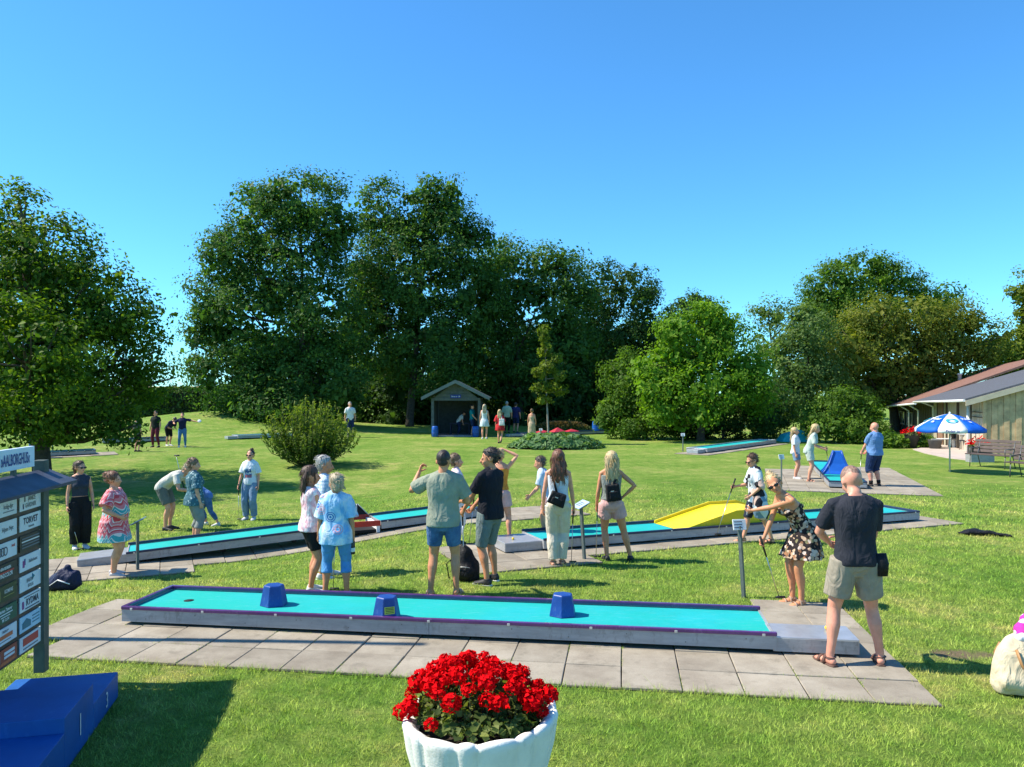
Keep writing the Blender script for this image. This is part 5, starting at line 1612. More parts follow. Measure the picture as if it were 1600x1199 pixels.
# ---------------------------------------------------------------- bags and clothes on the grass
def sack(name, label, cat, loc, shape, m, extra=None, rot=0, vox=.016, wob=(.008, .6), seed=1):
    o = empty(name, loc, rot); tag(o, label, cat)
    b = MB(); shape(b); mobj('bag_body', fuse(b, 'bag', vox, 2, .7, wob, seed), m, o)
    if extra: extra(o)
    return o
CANVAS = fabric('canvas_cream', (.60, .50, .34), fold=.7); BLK = fabric('nylon_black', (.012, .012, .014), .6); NVY = fabric('nylon_navy', (.015, .020, .055), .6)
def sh(b): b.tube([(0, 0, .01), (0, 0, .05), (.01, 0, .20), (.02, 0, .33), (.03, 0, .42), (.05, 0, .48)], [(.25, .14), (.275, .17), (.265, .165), (.235, .135), (.17, .09), (.09, .05)], 18, ref=(1, 0, 0)); b.ball((-.10, -.06, .12), (.17, .12, .11))
def ex(o):
    cl = MB(); cl.ball((.06, 0, .50), (.13, .10, .10), 12, 8); cl.ball((.12, .03, .56), (.10, .09, .09)); cl.ball((-.02, -.03, .46), (.08, .07, .06))
    m, t, p = newmat('cloth_pink_white'); tc = nd(t, 'TexCoord').outputs['Object']
    v = nd(t, 'TexVoronoi', {'Vector': tc, 'Scale': 14.0}).outputs['Distance']
    t.links.new(ramp(t, v, [(.36, (.80, .74, .78)), (.44, (.55, .04, .33))], 'CONSTANT'), p.inputs['Base Color']); fabric_bump(t, p, tc, 1.0)
    mobj('towel', fuse(cl, 'towel', .014, 2, .7, (.012, .6), 4), m, o)
    for s in (-1, 1):
        h = MB(); h.tube([(-.13, s * .09, .38), (-.13, s * .155, .27), (-.07, s * .178, .18), (.04, s * .178, .18), (.10, s * .155, .27), (.10, s * .09, .38)], [(.006, .017)] * 6, 6)
        h.build('handle', mat('leather_tan', (.34, .18, .07), .5), o)
    pk = MB(); pk.ball((.10, -.175, .12), (.10, .03, .09)); pk.build('side_pocket', mat('canvas_ochre', (.40, .26, .07), .8), o)
sack('tote_bag', 'cream canvas beach bag stuffed with a pink towel, at lower right', 'bag', at(1598, 1081), sh, CANVAS, ex, .1, wob=(.0055, .25))
def sh(b): b.tube([(0, 0, 0), (0, 0, .04), (.0, 0, .22), (-.03, 0, .36), (-.06, 0, .46)], [(.17, .13), (.19, .15), (.17, .14), (.11, .10), (.04, .04)], 14); b.ball((.02, -.12, .13), (.12, .06, .11))
def ex(o):
    h = MB(); h.tube([(-.06, 0, .44), (-.10, .02, .50), (-.14, 0, .44)], [(.006, .012)] * 3, 6)
    for s in (-1, 1): h.tube([(-.10, s * .09, .36), (-.24, s * .10, .22), (-.20, s * .10, .03)], [(.006, .016)] * 3, 6)
    h.build('strap', BLK, o)
    z = MB(); z.tube([(.10, -.178, .20), (.02, -.187, .21), (-.08, -.170, .20)], .005, 5); z.build('zip', CLIP, o)
sack('backpack', 'black backpack standing on the grass between the two men', 'backpack', at(728, 906), sh, BLK, ex, -.2)
def sh(b): b.tube([(-.20, 0, .04), (-.12, 0, .10), (.02, 0, .17), (.12, 0, .16), (.20, 0, .07)], [(.06, .05), (.12, .10), (.14, .16), (.13, .15), (.05, .06)], 12, ref=(0, 1, 0)); b.tube([(.06, .0, .15), (.07, 0, .36)], [.12, .03], 10)
def ex(o):
    h = MB(); h.tube([(-.10, -.12, .12), (.02, -.15, .20), (.16, -.12, .14)], [(.004, .012)] * 3, 6); h.build('white_piping', WHITE, o)
sack('shoulder_bag', 'navy blue bag slumped on the grass beside the notice board', 'bag', at(98, 926), sh, NVY, ex, .0)
def sh(b): b.tube([(-.36, 0, .03), (-.22, 0, .05), (-.02, -.02, .055), (.14, -.08, .045), (.34, -.20, .03), (.42, -.25, .02)], [(.06, .02), (.10, .045), (.11, .05), (.07, .04), (.05, .03), (.03, .02)], 12, ref=(0, 1, 0))
sack('dropped_jacket', 'black garment dropped on the lawn right of the yellow hump lane', 'jacket', at(1530, 836), sh, BLK, None, 0, .014, (.010, .6), 3)

# ---------------------------------------------------------------- flagpole off to the left, its shadow falls on the near paving
fp = MB(); fp.tube([(0, 0, 0), (0, 0, 6.3)], [.065, .05], 10); fp.ball((0, 0, 6.35), .05)
o = empty('flagpole', (-6.2, 7.75, 0)); tag(o, 'tall white flagpole standing left of the picture', 'flagpole'); fp.build('pole', WHITE, o)

# ---------------------------------------------------------------- timber shelter in front of the wood
def shelter():
    a = at(676, 682.5); c = Vector((a.x + 1.36, a.y, a.z)); root = empty('timber_shelter', c); tag(root, 'grey gabled timber shelter with an open front before the wood', 'shelter')
    WD = mat('shelter_wood', (.085, .10, .095), .8, noise=(5, .25)); RF = mat('shelter_roof', (.07, .075, .075), .8)
    w, d, h, rg = 2.72, 3.2, 2.25, 3.22
    for x in (-w / 2, w / 2):
        for y in (0, d):
            b = MB(); b.box((x, y, h / 2), (.15, .15, h)); b.build('post', WD, root)
    for i in range(7):
        for x in (-w / 2, w / 2):
            b = MB(); b.box((x * .985, .35 + i * .42, h / 2), (.03, .41, h)); b.build('wall_board', WD, root)
    for i in range(7):
        b = MB(); b.box((-w / 2 + .19 + i * .39, d, h / 2), (.385, .03, h)); b.build('wall_board', WD, root)
    # gable boards
    nb = 5
    for i in range(nb):
        z0 = h - .12 + (rg - h + .02) * i / nb; z1 = h - .12 + (rg - h + .02) * (i + 1) / nb - .008
        w0 = (w / 2 + .1) * (1 - max(0, z0 - h + .12) / (rg - h + .14)); w1 = (w / 2 + .1) * (1 - max(0, z1 - h + .12) / (rg - h + .14))
        b = MB(); b.add([(-w0, -.05, z0), (w0, -.05, z0), (w1, -.05, z1), (-w1, -.05, z1), (-w0, -.02, z0), (w0, -.02, z0), (w1, -.02, z1), (-w1, -.02, z1)], [(0, 1, 2, 3), (7, 6, 5, 4), (0, 4, 5, 1), (1, 5, 6, 2), (2, 6, 7, 3), (3, 7, 4, 0)])
        b.build('gable_board', WD, root)
    b = MB(); b.box((0, .0, h - .06), (w + .1, .12, .16)); b.build('lintel', WD, root)
    for s in (-1, 1):
        x1, z1 = s * (w / 2 + .62), h - .02
        n = Vector((rg - z1, 0, abs(x1))).normalized() * .07; n.x *= s
        b = MB(); p = [Vector((0, -.45, rg)), Vector((x1, -.45, z1)), Vector((x1, d + .3, z1)), Vector((0, d + .3, rg))]
        b.hexa(p + [q + Vector((n.x, 0, abs(n.z))) for q in p]); b.build('roof', RF, root)
        b = MB(); p = [Vector((0, -.49, rg - .10)), Vector((x1, -.49, z1 - .10)), Vector((x1, -.455, z1 - .10)), Vector((0, -.455, rg - .10))]
        b.hexa(p + [q + Vector((0, 0, .20)) for q in p]); b.build('barge_board', mat('barge_wood', (.16, .18, .165), .8), root)
    b = MB(); b.box((.0, -.10, h + .10), (.62, .03, .20)); sg = b.build('sign', mat('sign_blue', (.01, .03, .20), .5), root)
    F_ = Matrix(((1, 0, 0, 0), (0, 0, -1, 0), (0, 1, 0, 0), (0, 0, 0, 1)))
    text_on('Bane nr 18', Matrix.Translation((0, -.116, h + .10)) @ F_, sg, WI, .125, .9, .003)
    b = MB(); b.box((0, d / 2, .03), (w, d, .06)); b.build('floor_plate', PANEL, root)
    b = MB(); b.box((.15, 1.5, .72), (1.3, .6, .05)); b.box((-.4, 1.5, .36), (.06, .5, .7)); b.box((.7, 1.5, .36), (.06, .5, .7)); o = b.build('table', mat('table_navy', (.015, .02, .05), .6)); o.location = c; tag(o, 'dark table standing inside the timber shelter', 'table')
    def barrel(x, y, label, s=1.0):
        o = empty('barrel', Vector((x, y, float(gz(x, y))))); tag(o, label, 'barrel', 'blue plastic barrels'); q = MB(); q.lathe([(.20, 0), (.24, .04), (.26, .3), (.27, .45), (.26, .6), (.24, .82), (.20, .87), (.03, .88)], 20); q.build('drum', mat('barrel_blue', (.012, .10, .42), .4, noise=(3, .2)), o)
        q = MB()
        for z in (.28, .58): q.lathe([(.268, z), (.278, z + .015), (.278, z + .03), (.268, z + .045)], 20)
        q.build('hoops', mat('barrel_blue_dark', (.008, .07, .32), .4), o); o.scale = (s, s, s)
    barrel(c.x - 1.2, c.y - .25, 'blue plastic barrel at the left post of the shelter', .72); barrel(c.x + 1.16, c.y - .22, 'blue plastic barrel at the right post of the shelter', .72)
    p = at(931, 677); barrel(p.x, p.y, 'blue plastic barrel alone at the edge of the wood, right of the flower bed', .88)
    q = MB(); q.tube([(0, 0, -.1), (0, 0, .9)], .03, 6); e = q.build('stake', BARKPALE); e.location = at(939.5, 677); tag(e, 'short wooden stake right of the lone blue barrel', 'stake')
shelter()

# ---------------------------------------------------------------- low houses on the right
def board_wall(root, p0, p1, z0, z1, bw, m, out, name='wall_board', slope=None):
    """upright boards from p0 to p1; slope(t) gives the top height"""
    p0 = Vector(p0); p1 = Vector(p1); L = (p1 - p0).length; u = (p1 - p0) / L; n = int(L / bw); out = Vector(out)
    for i in range(n):
        a = p0 + u * (i * bw + .004); b = p0 + u * ((i + 1) * bw - .004); o = out * (.022 if i % 2 else 0.0)
        ta = slope(i / n) if slope else z1; tb = slope((i + 1) / n) if slope else z1
        q = MB(); q.hexa([Vector((a.x, a.y, z0)) + o, Vector((b.x, b.y, z0)) + o, Vector((b.x, b.y, z0)) - out * .03, Vector((a.x, a.y, z0)) - out * .03, Vector((a.x, a.y, ta)) + o, Vector((b.x, b.y, tb)) + o, Vector((b.x, b.y, tb)) - out * .03, Vector((a.x, a.y, ta)) - out * .03])
        q.build(name, m, root)
def houses():
    WOOD = mat('weathered_board', (.50, .35, .19), .85, noise=(3.5, .3), bump=(40, .3, .005)); DKW = mat('dark_board', (.075, .06, .045), .85, noise=(4, .3))
    ASPH = mat('roof_felt_grey', (.085, .09, .105), .9, noise=(14, .25), bump=(80, .4, .01)); RBR = mat('roof_tile_brown', (.20, .105, .08), .9, noise=(6, .25), bump=(26, .6, .02))
    TRIM = mat('trim_cream', (.46, .40, .29), .6); PANW = mat('panel_cream', (.52, .45, .35), .7); PIPE = mat('pipe_white', (.70, .70, .68), .45); BRICKR = mat('panel_terracotta', (.28, .15, .10), .8)
    # near house
    c0 = at(1540, 713); v = Vector((.31, .95, 0)).normalized(); u = Vector((v.y, -v.x, 0))      # u to the right along the gable, v into depth
    root = empty('grey_roof_house', c0); tag(root, 'low wooden house with a dark grey roof at the right edge', 'house')
    W, D = 7.0, 10.4; zb = -.05; ze = 2.22; sl = math.tan(math.radians(18))
    O = Vector((0, 0, 0)); uu = u; vv = v
    board_wall(root, O, uu * 5.0, zb, 0, .21, WOOD, -vv, slope=lambda t: ze + .12 + t * 5.0 * sl)
    board_wall(root, O, vv * D, zb, ze, .9, PANW, -uu, 'wall_panel')
    for k, m in ((.0, WOOD), (2.2, DKW), (4.4, DKW), (6.6, DKW), (8.6, DKW)):
        q = MB(); p = vv * k - uu * .04; q.box(p + Vector((0, 0, ze / 2)), (.10, .12, ze), frame((0, 0, 0), vv).to_3x3()); q.build('wall_post', m, root)
    q = MB(); p = vv * 8.0 - uu * .05; q.box(p + Vector((0, 0, 1.05)), (1.1, .05, 2.1), frame((0, 0, 0), vv).to_3x3()); dr = q.build('door', BRICKR, root)
    q = MB(); q.ball(p - uu * .05 + vv * .4 + Vector((0, 0, 1.0)), .04); q.build('handle', CLIP, dr)
    for zz in (1.55, 1.75):
        q = MB(); q.box(vv * 1.1 - uu * .05 + Vector((0, 0, zz)), (1.8, .03, .03), frame((0, 0, 0), vv).to_3x3()); q.build('wall_rail', DKW, root)
    ov = .75
    e0 = -uu * ov - vv * .16; e1 = -uu * ov + vv * (D + .4); r0 = uu * 5.2 - vv * .16; r1 = uu * 5.2 + vv * (D + .4)
    ez = ze + .08 - ov * sl * .35; rz_ = ze + .2 + 5.2 * sl
    P = [Vector((e0.x, e0.y, ez)), Vector((r0.x, r0.y, rz_)), Vector((r1.x, r1.y, rz_ - .15)), Vector((e1.x, e1.y, ez - .15))]
    q = MB(); q.hexa(P + [p + Vector((0, 0, .10)) for p in P]); q.build('roof', ASPH, root)
    q = MB(); P2 = [P[0] + Vector((0, 0, -.20)), P[1] + Vector((0, 0, -.20)), P[1] + vv * .05 + Vector((0, 0, -.20)), P[0] + vv * .05 + Vector((0, 0, -.20))]; P2 = [p - vv * .055 for p in P2]
    q.hexa(P2 + [p + Vector((0, 0, .22)) for p in P2]); q.build('verge_board', TRIM, root)
    q = MB(); q.tube([P[0] - uu * .05 + Vector((0, 0, .02)), P[3] - uu * .05 + Vector((0, 0, .02))], .055, 8); g = q.build('gutter', PIPE, root)
    pe = vv * 9.5 - uu * .1
    q = MB(); q.tube([P[3].lerp(P[0], .22) - uu * .05, Vector((pe.x, pe.y, ez - .35)), Vector((pe.x, pe.y, 0))], .05, 8); q.build('downpipe', PIPE, root)
    for k in (1.2, 5.4):
        b = at(1513, 708) if k < 2 else at(1462, 701)
    b = at(1513, 709) - c0
    q = MB(); q.tube([(b.x, b.y, 0), (b.x, b.y, ez - .05)], .07, 8); q.build('terrace_post', PIPE, root)
    # far house
    n0 = pt(1432, 631, 43.5); f0 = pt(1368, 637, 57)
    root2 = empty('brown_roof_house', Vector((n0.x, n0.y, 0))); tag(root2, 'low dark wooden house with a reddish brown roof behind the grey-roofed one', 'house')
    A = n0 - root2.location; B = f0 - root2.location
    v2 = Vector((B.x - A.x, B.y - A.y, 0)).normalized(); u2 = Vector((v2.y, -v2.x, 0))
    R0 = A + u2 * 7.0 + Vector((0, 0, 2.7)); R1 = B + u2 * 7.0 + Vector((0, 0, 2.7))
    q = MB(); P = [A, R0, R1, B]; q.hexa(P + [p + Vector((0, 0, .12)) for p in P]); q.build('roof', RBR, root2)
    q = MB(); q.tube([A + Vector((0, 0, .0)) - u2 * .06, B - u2 * .06], .06, 8); q.build('gutter', PIPE, root2)
    board_wall(root2, Vector((A.x, A.y, 0)) + u2 * .9, Vector((B.x, B.y, 0)) + u2 * .9 - v2 * .3, -.3, A.z + .1, .30, DKW, -u2)
    for k in (.15, .34, .7):
        p = A.lerp(B, k); base = Vector((p.x, p.y, 0)) + u2 * .5
        q = MB(); q.tube([p - u2 * .05, Vector((base.x, base.y, p.z - .35)), Vector((base.x, base.y, 0))], .05, 8); q.build('downpipe', PIPE, root2)
    for k in (.45, .62):
        p = A.lerp(B, k); base = Vector((p.x, p.y, 0)) + u2 * .86
        q = MB(); q.box(base + Vector((0, 0, .95)), (1.5, .04, .75), frame((0, 0, 0), v2).to_3x3()); w = q.build('window', mat('window_dark', (.015, .02, .025), .1), root2)
        q = MB()
        for dx, dz, ww, hh in ((0, .40, 1.6, .06), (0, -.40, 1.6, .06), (-.77, 0, .06, .8), (.77, 0, .06, .8), (0, 0, .05, .8)):
            q.box(base - u2 * .03 + v2 * dx + Vector((0, 0, .95 + dz)), (ww, .05, hh), frame((0, 0, 0), v2).to_3x3())
        q.build('frame', TRIM, w)
    ch = A.lerp(R1, .6)
    q = MB(); q.lathe([(.12, 0), (.12, .35), (.16, .36), (.16, .45)], 12, ch + Vector((0, 0, .1))); q.build('roof_vent', PIPE, root2)
houses()
# paved terrace
tp = [at(1426, 703), at(1445, 709), at(1478, 716), at(1512, 720), at(1548, 716), at(1548, 700), at(1470, 696)]
b = MB(); b.prism([(p.x, p.y) for p in tp], -.05, .03); o = b.build('terrace', mat('terrace_concrete', (.46, .38, .33), .9, noise=(2, .15))); tag(o, 'pale pinkish concrete terrace before the low houses', kind='structure')
# parasol
def parasol():
    base = at(1484, 738); root = empty('parasol', base); tag(root, 'blue and white ice-cream parasol stuck in the lawn', 'parasol')
    UB = fabric('parasol_blue', (.008, .11, .55), .6, .2); UW = fabric('parasol_white', (.80, .80, .80), .6, .2)
    b = MB(); b.tube([(0, 0, -.2), (0, 0, 1.86)], .024, 10); b.build('pole', mat('pole_grey', (.50, .52, .54), .4, metal=.4), root)
    R, zr, za = 1.04, 1.40, 1.86; n = 8; off = math.radians(-120 - 22.5 + 5)
    def ring(t): return R * t, za - (za - zr) * (t ** 1.55)
    for i in range(n):
        a0, a1 = off + 2 * math.pi * i / n, off + 2 * math.pi * (i + 1) / n
        q = MB(); vs = []; k = 6
        for j in range(k + 1):
            r, z = ring(j / k)
            for m in range(5):
                a = a0 + (a1 - a0) * m / 4; sag = 1 - .055 * math.sin(math.pi * m / 4) * (j / k)
                vs.append((r * sag * math.cos(a), r * sag * math.sin(a), z - .02 * math.sin(math.pi * m / 4) * (j / k)))
        for m in range(5):
            a = a0 + (a1 - a0) * m / 4; sag = 1 - .055 * math.sin(math.pi * m / 4); vs.append((R * sag * 1.005 * math.cos(a), R * sag * 1.005 * math.sin(a), zr - .11 - (.02 * math.sin(math.pi * m / 4))))
        fs = [(j * 5 + m, j * 5 + m + 1, (j + 1) * 5 + m + 1, (j + 1) * 5 + m) for j in range(k + 1) for m in range(4)]
        q.add(vs, fs, 0, True); o = q.build('canopy_panel', UW if i % 2 == 0 else UB, root)
        sd = o.modifiers.new('thickness', 'SOLIDIFY'); sd.thickness = .006
        am = (a0 + a1) / 2
        rr, zz = R * .955, zr - .055
        F_ = Matrix(((-math.sin(am), 0, math.cos(am), rr * math.cos(am)), (math.cos(am), 0, math.sin(am), rr * math.sin(am)), (0, 1, 0, zz), (0, 0, 0, 1)))
        if i % 2 == 0: text_on('Polar is', F_, o, mat('parasol_navy', (.01, .03, .22), .6), .125, 1.0, .012, 'lettering', .002)
        # emblem / big letters on the slope
        t = .62; r, z = ring(t); r2, z2 = ring(t + .1); s = Vector((r2 - r, 0, z2 - z)).normalized(); up = -s; rad = Vector((math.cos(am), math.sin(am), 0)); tan = Vector((-math.sin(am), math.cos(am), 0))
        upv = rad * up.x + Vector((0, 0, up.z)); nn = tan.cross(upv)
        F2 = Matrix(((tan.x, upv.x, nn.x, rad.x * r * .965), (tan.y, upv.y, nn.y, rad.y * r * .965), (0, upv.z, nn.z, z), (0, 0, 0, 1)))
        if i % 2 == 0:
            e = MB(); m_ = 28; vs = [(A_ * math.cos(6.2832 * j / m_), B_ * math.sin(6.2832 * j / m_), .03) for A_, B_ in ((.17, .125), (.105, .07)) for j in range(m_)]
            e.add(vs, [(j, (j + 1) % m_, m_ + (j + 1) % m_, m_ + j) for j in range(m_)]); me = e.mesh('emblem'); me.transform(F2); mobj('emblem', me, mat('emblem_teal', (.03, .36, .48), .5), o)
        else: text_on('Polar\nis', F2, o, UW, .17, 1.0, .035, 'lettering', .003)
    b = MB(); b.ball((0, 0, 1.88), (.03, .03, .05)); b.build('finial', WHITE, root)
    for i in range(n):
        a = off + 2 * math.pi * i / n
        b = MB(); b.tube([(0, 0, 1.55), (R * .55 * math.cos(a), R * .55 * math.sin(a), 1.655)], .008, 5); b.build('rib', CLIP, root)
parasol()
# benches and terrace things
BW = mat('bench_brown', (.085, .060, .052), .6, noise=(6, .3)); BM = mat('bench_iron', (.13, .14, .14), .5, metal=.5)
def bench(label, loc, rot):
    o = empty('park_bench', loc, math.radians(rot)); tag(o, label, 'bench', 'park benches by the house')
    for i in range(4):
        b = MB(); b.box((0, -.22 + .13 * i, .44), (1.5, .105, .035)); bevel(b.build('seat_slat', BW, o), .008)
    for i in range(4):
        b = MB(); b.box((0, .26 + .035 * i, .54 + .115 * i), (1.5, .03, .10), rx(-15)); bevel(b.build('back_slat', BW, o), .008)
    for x in (-.58, .58):
        b = MB(); b.tube([(x, -.26, 0), (x, -.22, .42), (x, .20, .42)], .018, 6); b.build('leg', BM, o)
        b = MB(); b.tube([(x, .36, 0), (x, .20, .42), (x, .37, .92)], .018, 6); b.build('leg', BM, o)
        b = MB(); b.tube([(x, -.24, .42), (x, -.24, .64), (x, .28, .66)], .016, 6); b.build('armrest', BM, o)
bench('brown slatted bench with its back to the boarded wall', at(1549, 731), -62)
bench('brown slatted bench cut off by the right edge of the picture', at(1618, 748), -62)
def tub(label, loc, s=1.0, box=False):
    o = empty('planter', loc); tag(o, label, 'planter', 'planters of red flowers by the house'); b = MB()
    if box: b.box((0, 0, .14), (.75, .3, .28))
    else: b.lathe([(.26, 0), (.34, .62), (.36, .66), (.30, .66), (.28, .60)], 20)
    b.build('pot', mat('pot_dark', (.05, .045, .04), .8, noise=(8, .3)), o)
    geranium(o, np.random.RandomState(9), 12, .42 if not box else .40, .26, .62 if not box else .26, False)
tub('dark round planter of red flowers on the lawn edge before the brown-roofed house', at(1425, 700))
o = at(1531, 722); tub('long planter of red flowers beside the slatted bench', Vector((o.x, o.y, .32)), box=True)
b = MB(); b.box((0, 0, .16), (.85, .36, .32)); e = b.build('planter_stand', PANEL); e.location = o; tag(e, 'low stand carrying the long planter of red flowers', 'stand')
def chair(label, loc, rot):
    o = empty('garden_chair', loc, math.radians(rot)); tag(o, label, 'chair', 'black chairs on the terrace'); K = mat('chair_black', (.02, .02, .022), .6)
    b = MB(); b.box((0, 0, .44), (.46, .46, .05)); b.build('seat', K, o)
    b = MB(); b.box((0, .24, .72), (.46, .04, .52), rx(-10)); b.build('backrest', K, o)
    for x in (-.2, .2):
        for y in (-.2, .2): b = MB(); b.tube([(x * 1.1, y * 1.1, 0), (x, y, .44)], .018, 6); b.build('leg', K, o)
chair('black garden chair on the terrace, left of its two neighbours', at(1498, 701), 30); chair('black garden chair on the terrace, in the middle of three', at(1511, 704), -60); chair('black garden chair on the terrace, nearest the boarded wall', at(1532, 708), 200)
def table(label, loc):
    o = empty('garden_table', loc); tag(o, label, 'table'); b = MB(); b.box((0, 0, .72), (1.3, .8, .05)); b.build('table_top', mat('table_grey', (.42, .42, .43), .4), o)
    for x in (-.55, .55):
        for y in (-.3, .3): b = MB(); b.tube([(x, y, 0), (x, y, .7)], .025, 6); b.build('leg', BM, o)
table('grey garden table on the terrace by the boarded wall', at(1527, 704)); 
p = at(1470, 700); o = empty('garden_table', p); tag(o, 'low pale slatted table on the terrace behind the parasol', 'table')
for i in range(4): b = MB(); b.box((0, -.24 + .16 * i, .42), (1.2, .14, .03)); b.build('slat', WHITE, o)
for x in (-.5, .5): b = MB(); b.box((x, 0, .2), (.06, .5, .4)); b.build('leg', WHITE, o)
p = at(1461, 702); b = MB(); b.lathe([(.22, 0), (.30, .4), (.32, .42), (.27, .42), (.25, .36)], 18); o = b.build('plant_pot', mat('pot_grey', (.10, .095, .09), .8)); o.location = p; tag(o, 'empty grey plant pot on the terrace by the downpipe', 'pot')
# big toy-like turquoise cover at the end of the far lane
p = at(1246, 690); b = MB(); b.add([(-1.0, -.5, 0), (1.0, -.5, 0), (1.0, .5, 0), (-1.0, .5, 0), (-.75, -.4, .38), (.1, -.3, .62), (.1, .3, .62), (-.75, .4, .38)], [(0, 1, 5, 4), (1, 2, 6, 5), (2, 3, 7, 6), (3, 0, 4, 7), (4, 5, 6, 7), (3, 2, 1, 0)])
o = bevel(b.build('lane_cover', mat('cover_turquoise', (.02, .42, .46), .5)), .03); o.location = p; tag(o, 'sloping turquoise lane cover behind the two blond girls', 'cover')
# ---------------------------------------------------------------- patterned cloth
def pat(name, fn):
    m, t, p = newmat(name)
    tc = nd(t, 'TexCoord').outputs['Object']
    t.links.new(fn(t, tc), p.inputs['Base Color'])
    fabric_bump(t, p, tc, .6)
    return m
def z_zig(t, tc):
    s = nd(t, 'SeparateXYZ', {0: tc})
    a = math_(t, 'ADD', math_(t, 'MULTIPLY', s.outputs[1], 11), math_(t, 'MULTIPLY', s.outputs[0], 11))
    tri = math_(t, 'PINGPONG', a, .5)
    v = math_(t, 'FRACT', math_(t, 'MULTIPLY', math_(t, 'ADD', s.outputs[2], math_(t, 'MULTIPLY', tri, .17)), 2.2))
    W, R, T, P = (.75, .68, .66), (.60, .07, .09), (.06, .36, .40), (.66, .20, .24)
    return ramp(t, v, [(0, R), (.09, W), (.12, P), (.22, W), (.25, R), (.36, W), (.40, T), (.50, W), (.53, T), (.62, W), (.66, P), (.78, R), (.86, W), (.9, P)], 'CONSTANT')
ZIG = pat('cloth_zigzag', z_zig)
def z_flor(t, tc):
    v = nd(t, 'TexVoronoi', {'Vector': tc, 'Scale': 26.0, 'Randomness': 1.0}); n = nd(t, 'TexNoise', {'Vector': tc, 'Scale': 20.0, 'Detail': 2.0}).outputs['Fac']
    c = nd(t, 'SeparateColor', {0: v.outputs['Color']}).outputs[0]
    col = ramp(t, c, [(0, (.50, .34, .23)), (.2, (.02, .015, .015)), (.55, (.30, .14, .07)), (.68, (.56, .45, .38)), (.80, (.03, .02, .02)), (.92, (.20, .18, .09))], 'CONSTANT')
    k = math_(t, 'ADD', v.outputs['Distance'], math_(t, 'MULTIPLY', n, .25))
    return mixc(t, ramp(t, k, [(.80, (0, 0, 0)), (.86, (1, 1, 1))]), col, (.018, .013, .013))
FLORAL = pat('cloth_floral', z_flor)
def z_teal(t, tc):
    v = nd(t, 'TexVoronoi', {'Vector': tc, 'Scale': 26.0}); c = nd(t, 'SeparateColor', {0: v.outputs['Color']}).outputs[0]
    col = ramp(t, c, [(0, (.03, .10, .13)), (.35, (.14, .27, .30)), (.6, (.40, .50, .50)), (.78, (.05, .13, .17))], 'CONSTANT')
    return mixc(t, ramp(t, v.outputs['Distance'], [(.42, (0, 0, 0)), (.5, (1, 1, 1))]), col, (.05, .12, .15))
TEALP = pat('cloth_teal_print', z_teal)
def z_tie(t, tc):
    n = nd(t, 'TexNoise', {'Vector': tc, 'Scale': 5.0, 'Detail': 3.0, 'Distortion': .6}).outputs['Fac']
    base = ramp(t, n, [(.36, (.13, .38, .68)), (.5, (.38, .60, .78)), (.62, (.70, .76, .80))])
    v = nd(t, 'TexVoronoi', {'Vector': tc, 'Scale': 4.2, 'Randomness': .9}); c = nd(t, 'SeparateColor', {0: v.outputs['Color']})
    rg = math_(t, 'FRACT', math_(t, 'MULTIPLY', v.outputs['Distance'], 9.0))
    ring = math_(t, 'MULTIPLY', ramp_v(t, v.outputs['Distance'], .30, .34), math_(t, 'GREATER_THAN', rg, .45))
    rc = mixc(t, math_(t, 'GREATER_THAN', c.outputs[0], .5), (.05, .16, .45), (.68, .36, .42))
    return mixc(t, ring, base, rc)
def ramp_v(t, s, a, b):
    n = nd(t, 'MapRange', {0: s, 1: a, 2: b, 3: 1.0, 4: 0.0}); return n.outputs[0]
TIE = pat('cloth_tie_dye', z_tie)
def z_pk(t, tc):
    mp = nd(t, 'Mapping', {'Vector': tc, 'Scale': (16, 16, 10)}).outputs[0]
    n = nd(t, 'TexNoise', {'Vector': mp, 'Scale': 1.0, 'Detail': 4.0, 'Distortion': 1.2}).outputs['Fac']
    return ramp(t, n, [(.38, (.66, .36, .40)), (.5, (.76, .58, .60)), (.6, (.78, .72, .72))])
PINKW = pat('cloth_pink_marbled', z_pk)
def z_blot(t, tc):
    v = nd(t, 'TexVoronoi', {'Vector': tc, 'Scale': 7.5}); c = nd(t, 'SeparateColor', {0: v.outputs['Color']}).outputs[1]
    return ramp(t, c, [(0, (.02, .02, .025)), (.3, (.55, .60, .62)), (.55, (.16, .26, .36)), (.78, (.62, .42, .34)), (.86, (.60, .64, .66))], 'CONSTANT')
BLOT = pat('cloth_patchwork', z_blot)
def z_chk(t, tc):
    s = nd(t, 'SeparateXYZ', {0: tc})
    a = math_(t, 'GREATER_THAN', math_(t, 'FRACT', math_(t, 'MULTIPLY', math_(t, 'ADD', s.outputs[0], s.outputs[1]), 22)), .75); b = math_(t, 'GREATER_THAN', math_(t, 'FRACT', math_(t, 'MULTIPLY', s.outputs[2], 22)), .75)
    return mixc(t, math_(t, 'MAXIMUM', a, b), (.66, .72, .76), (.34, .48, .62))
CHECK = pat('cloth_check', z_chk)
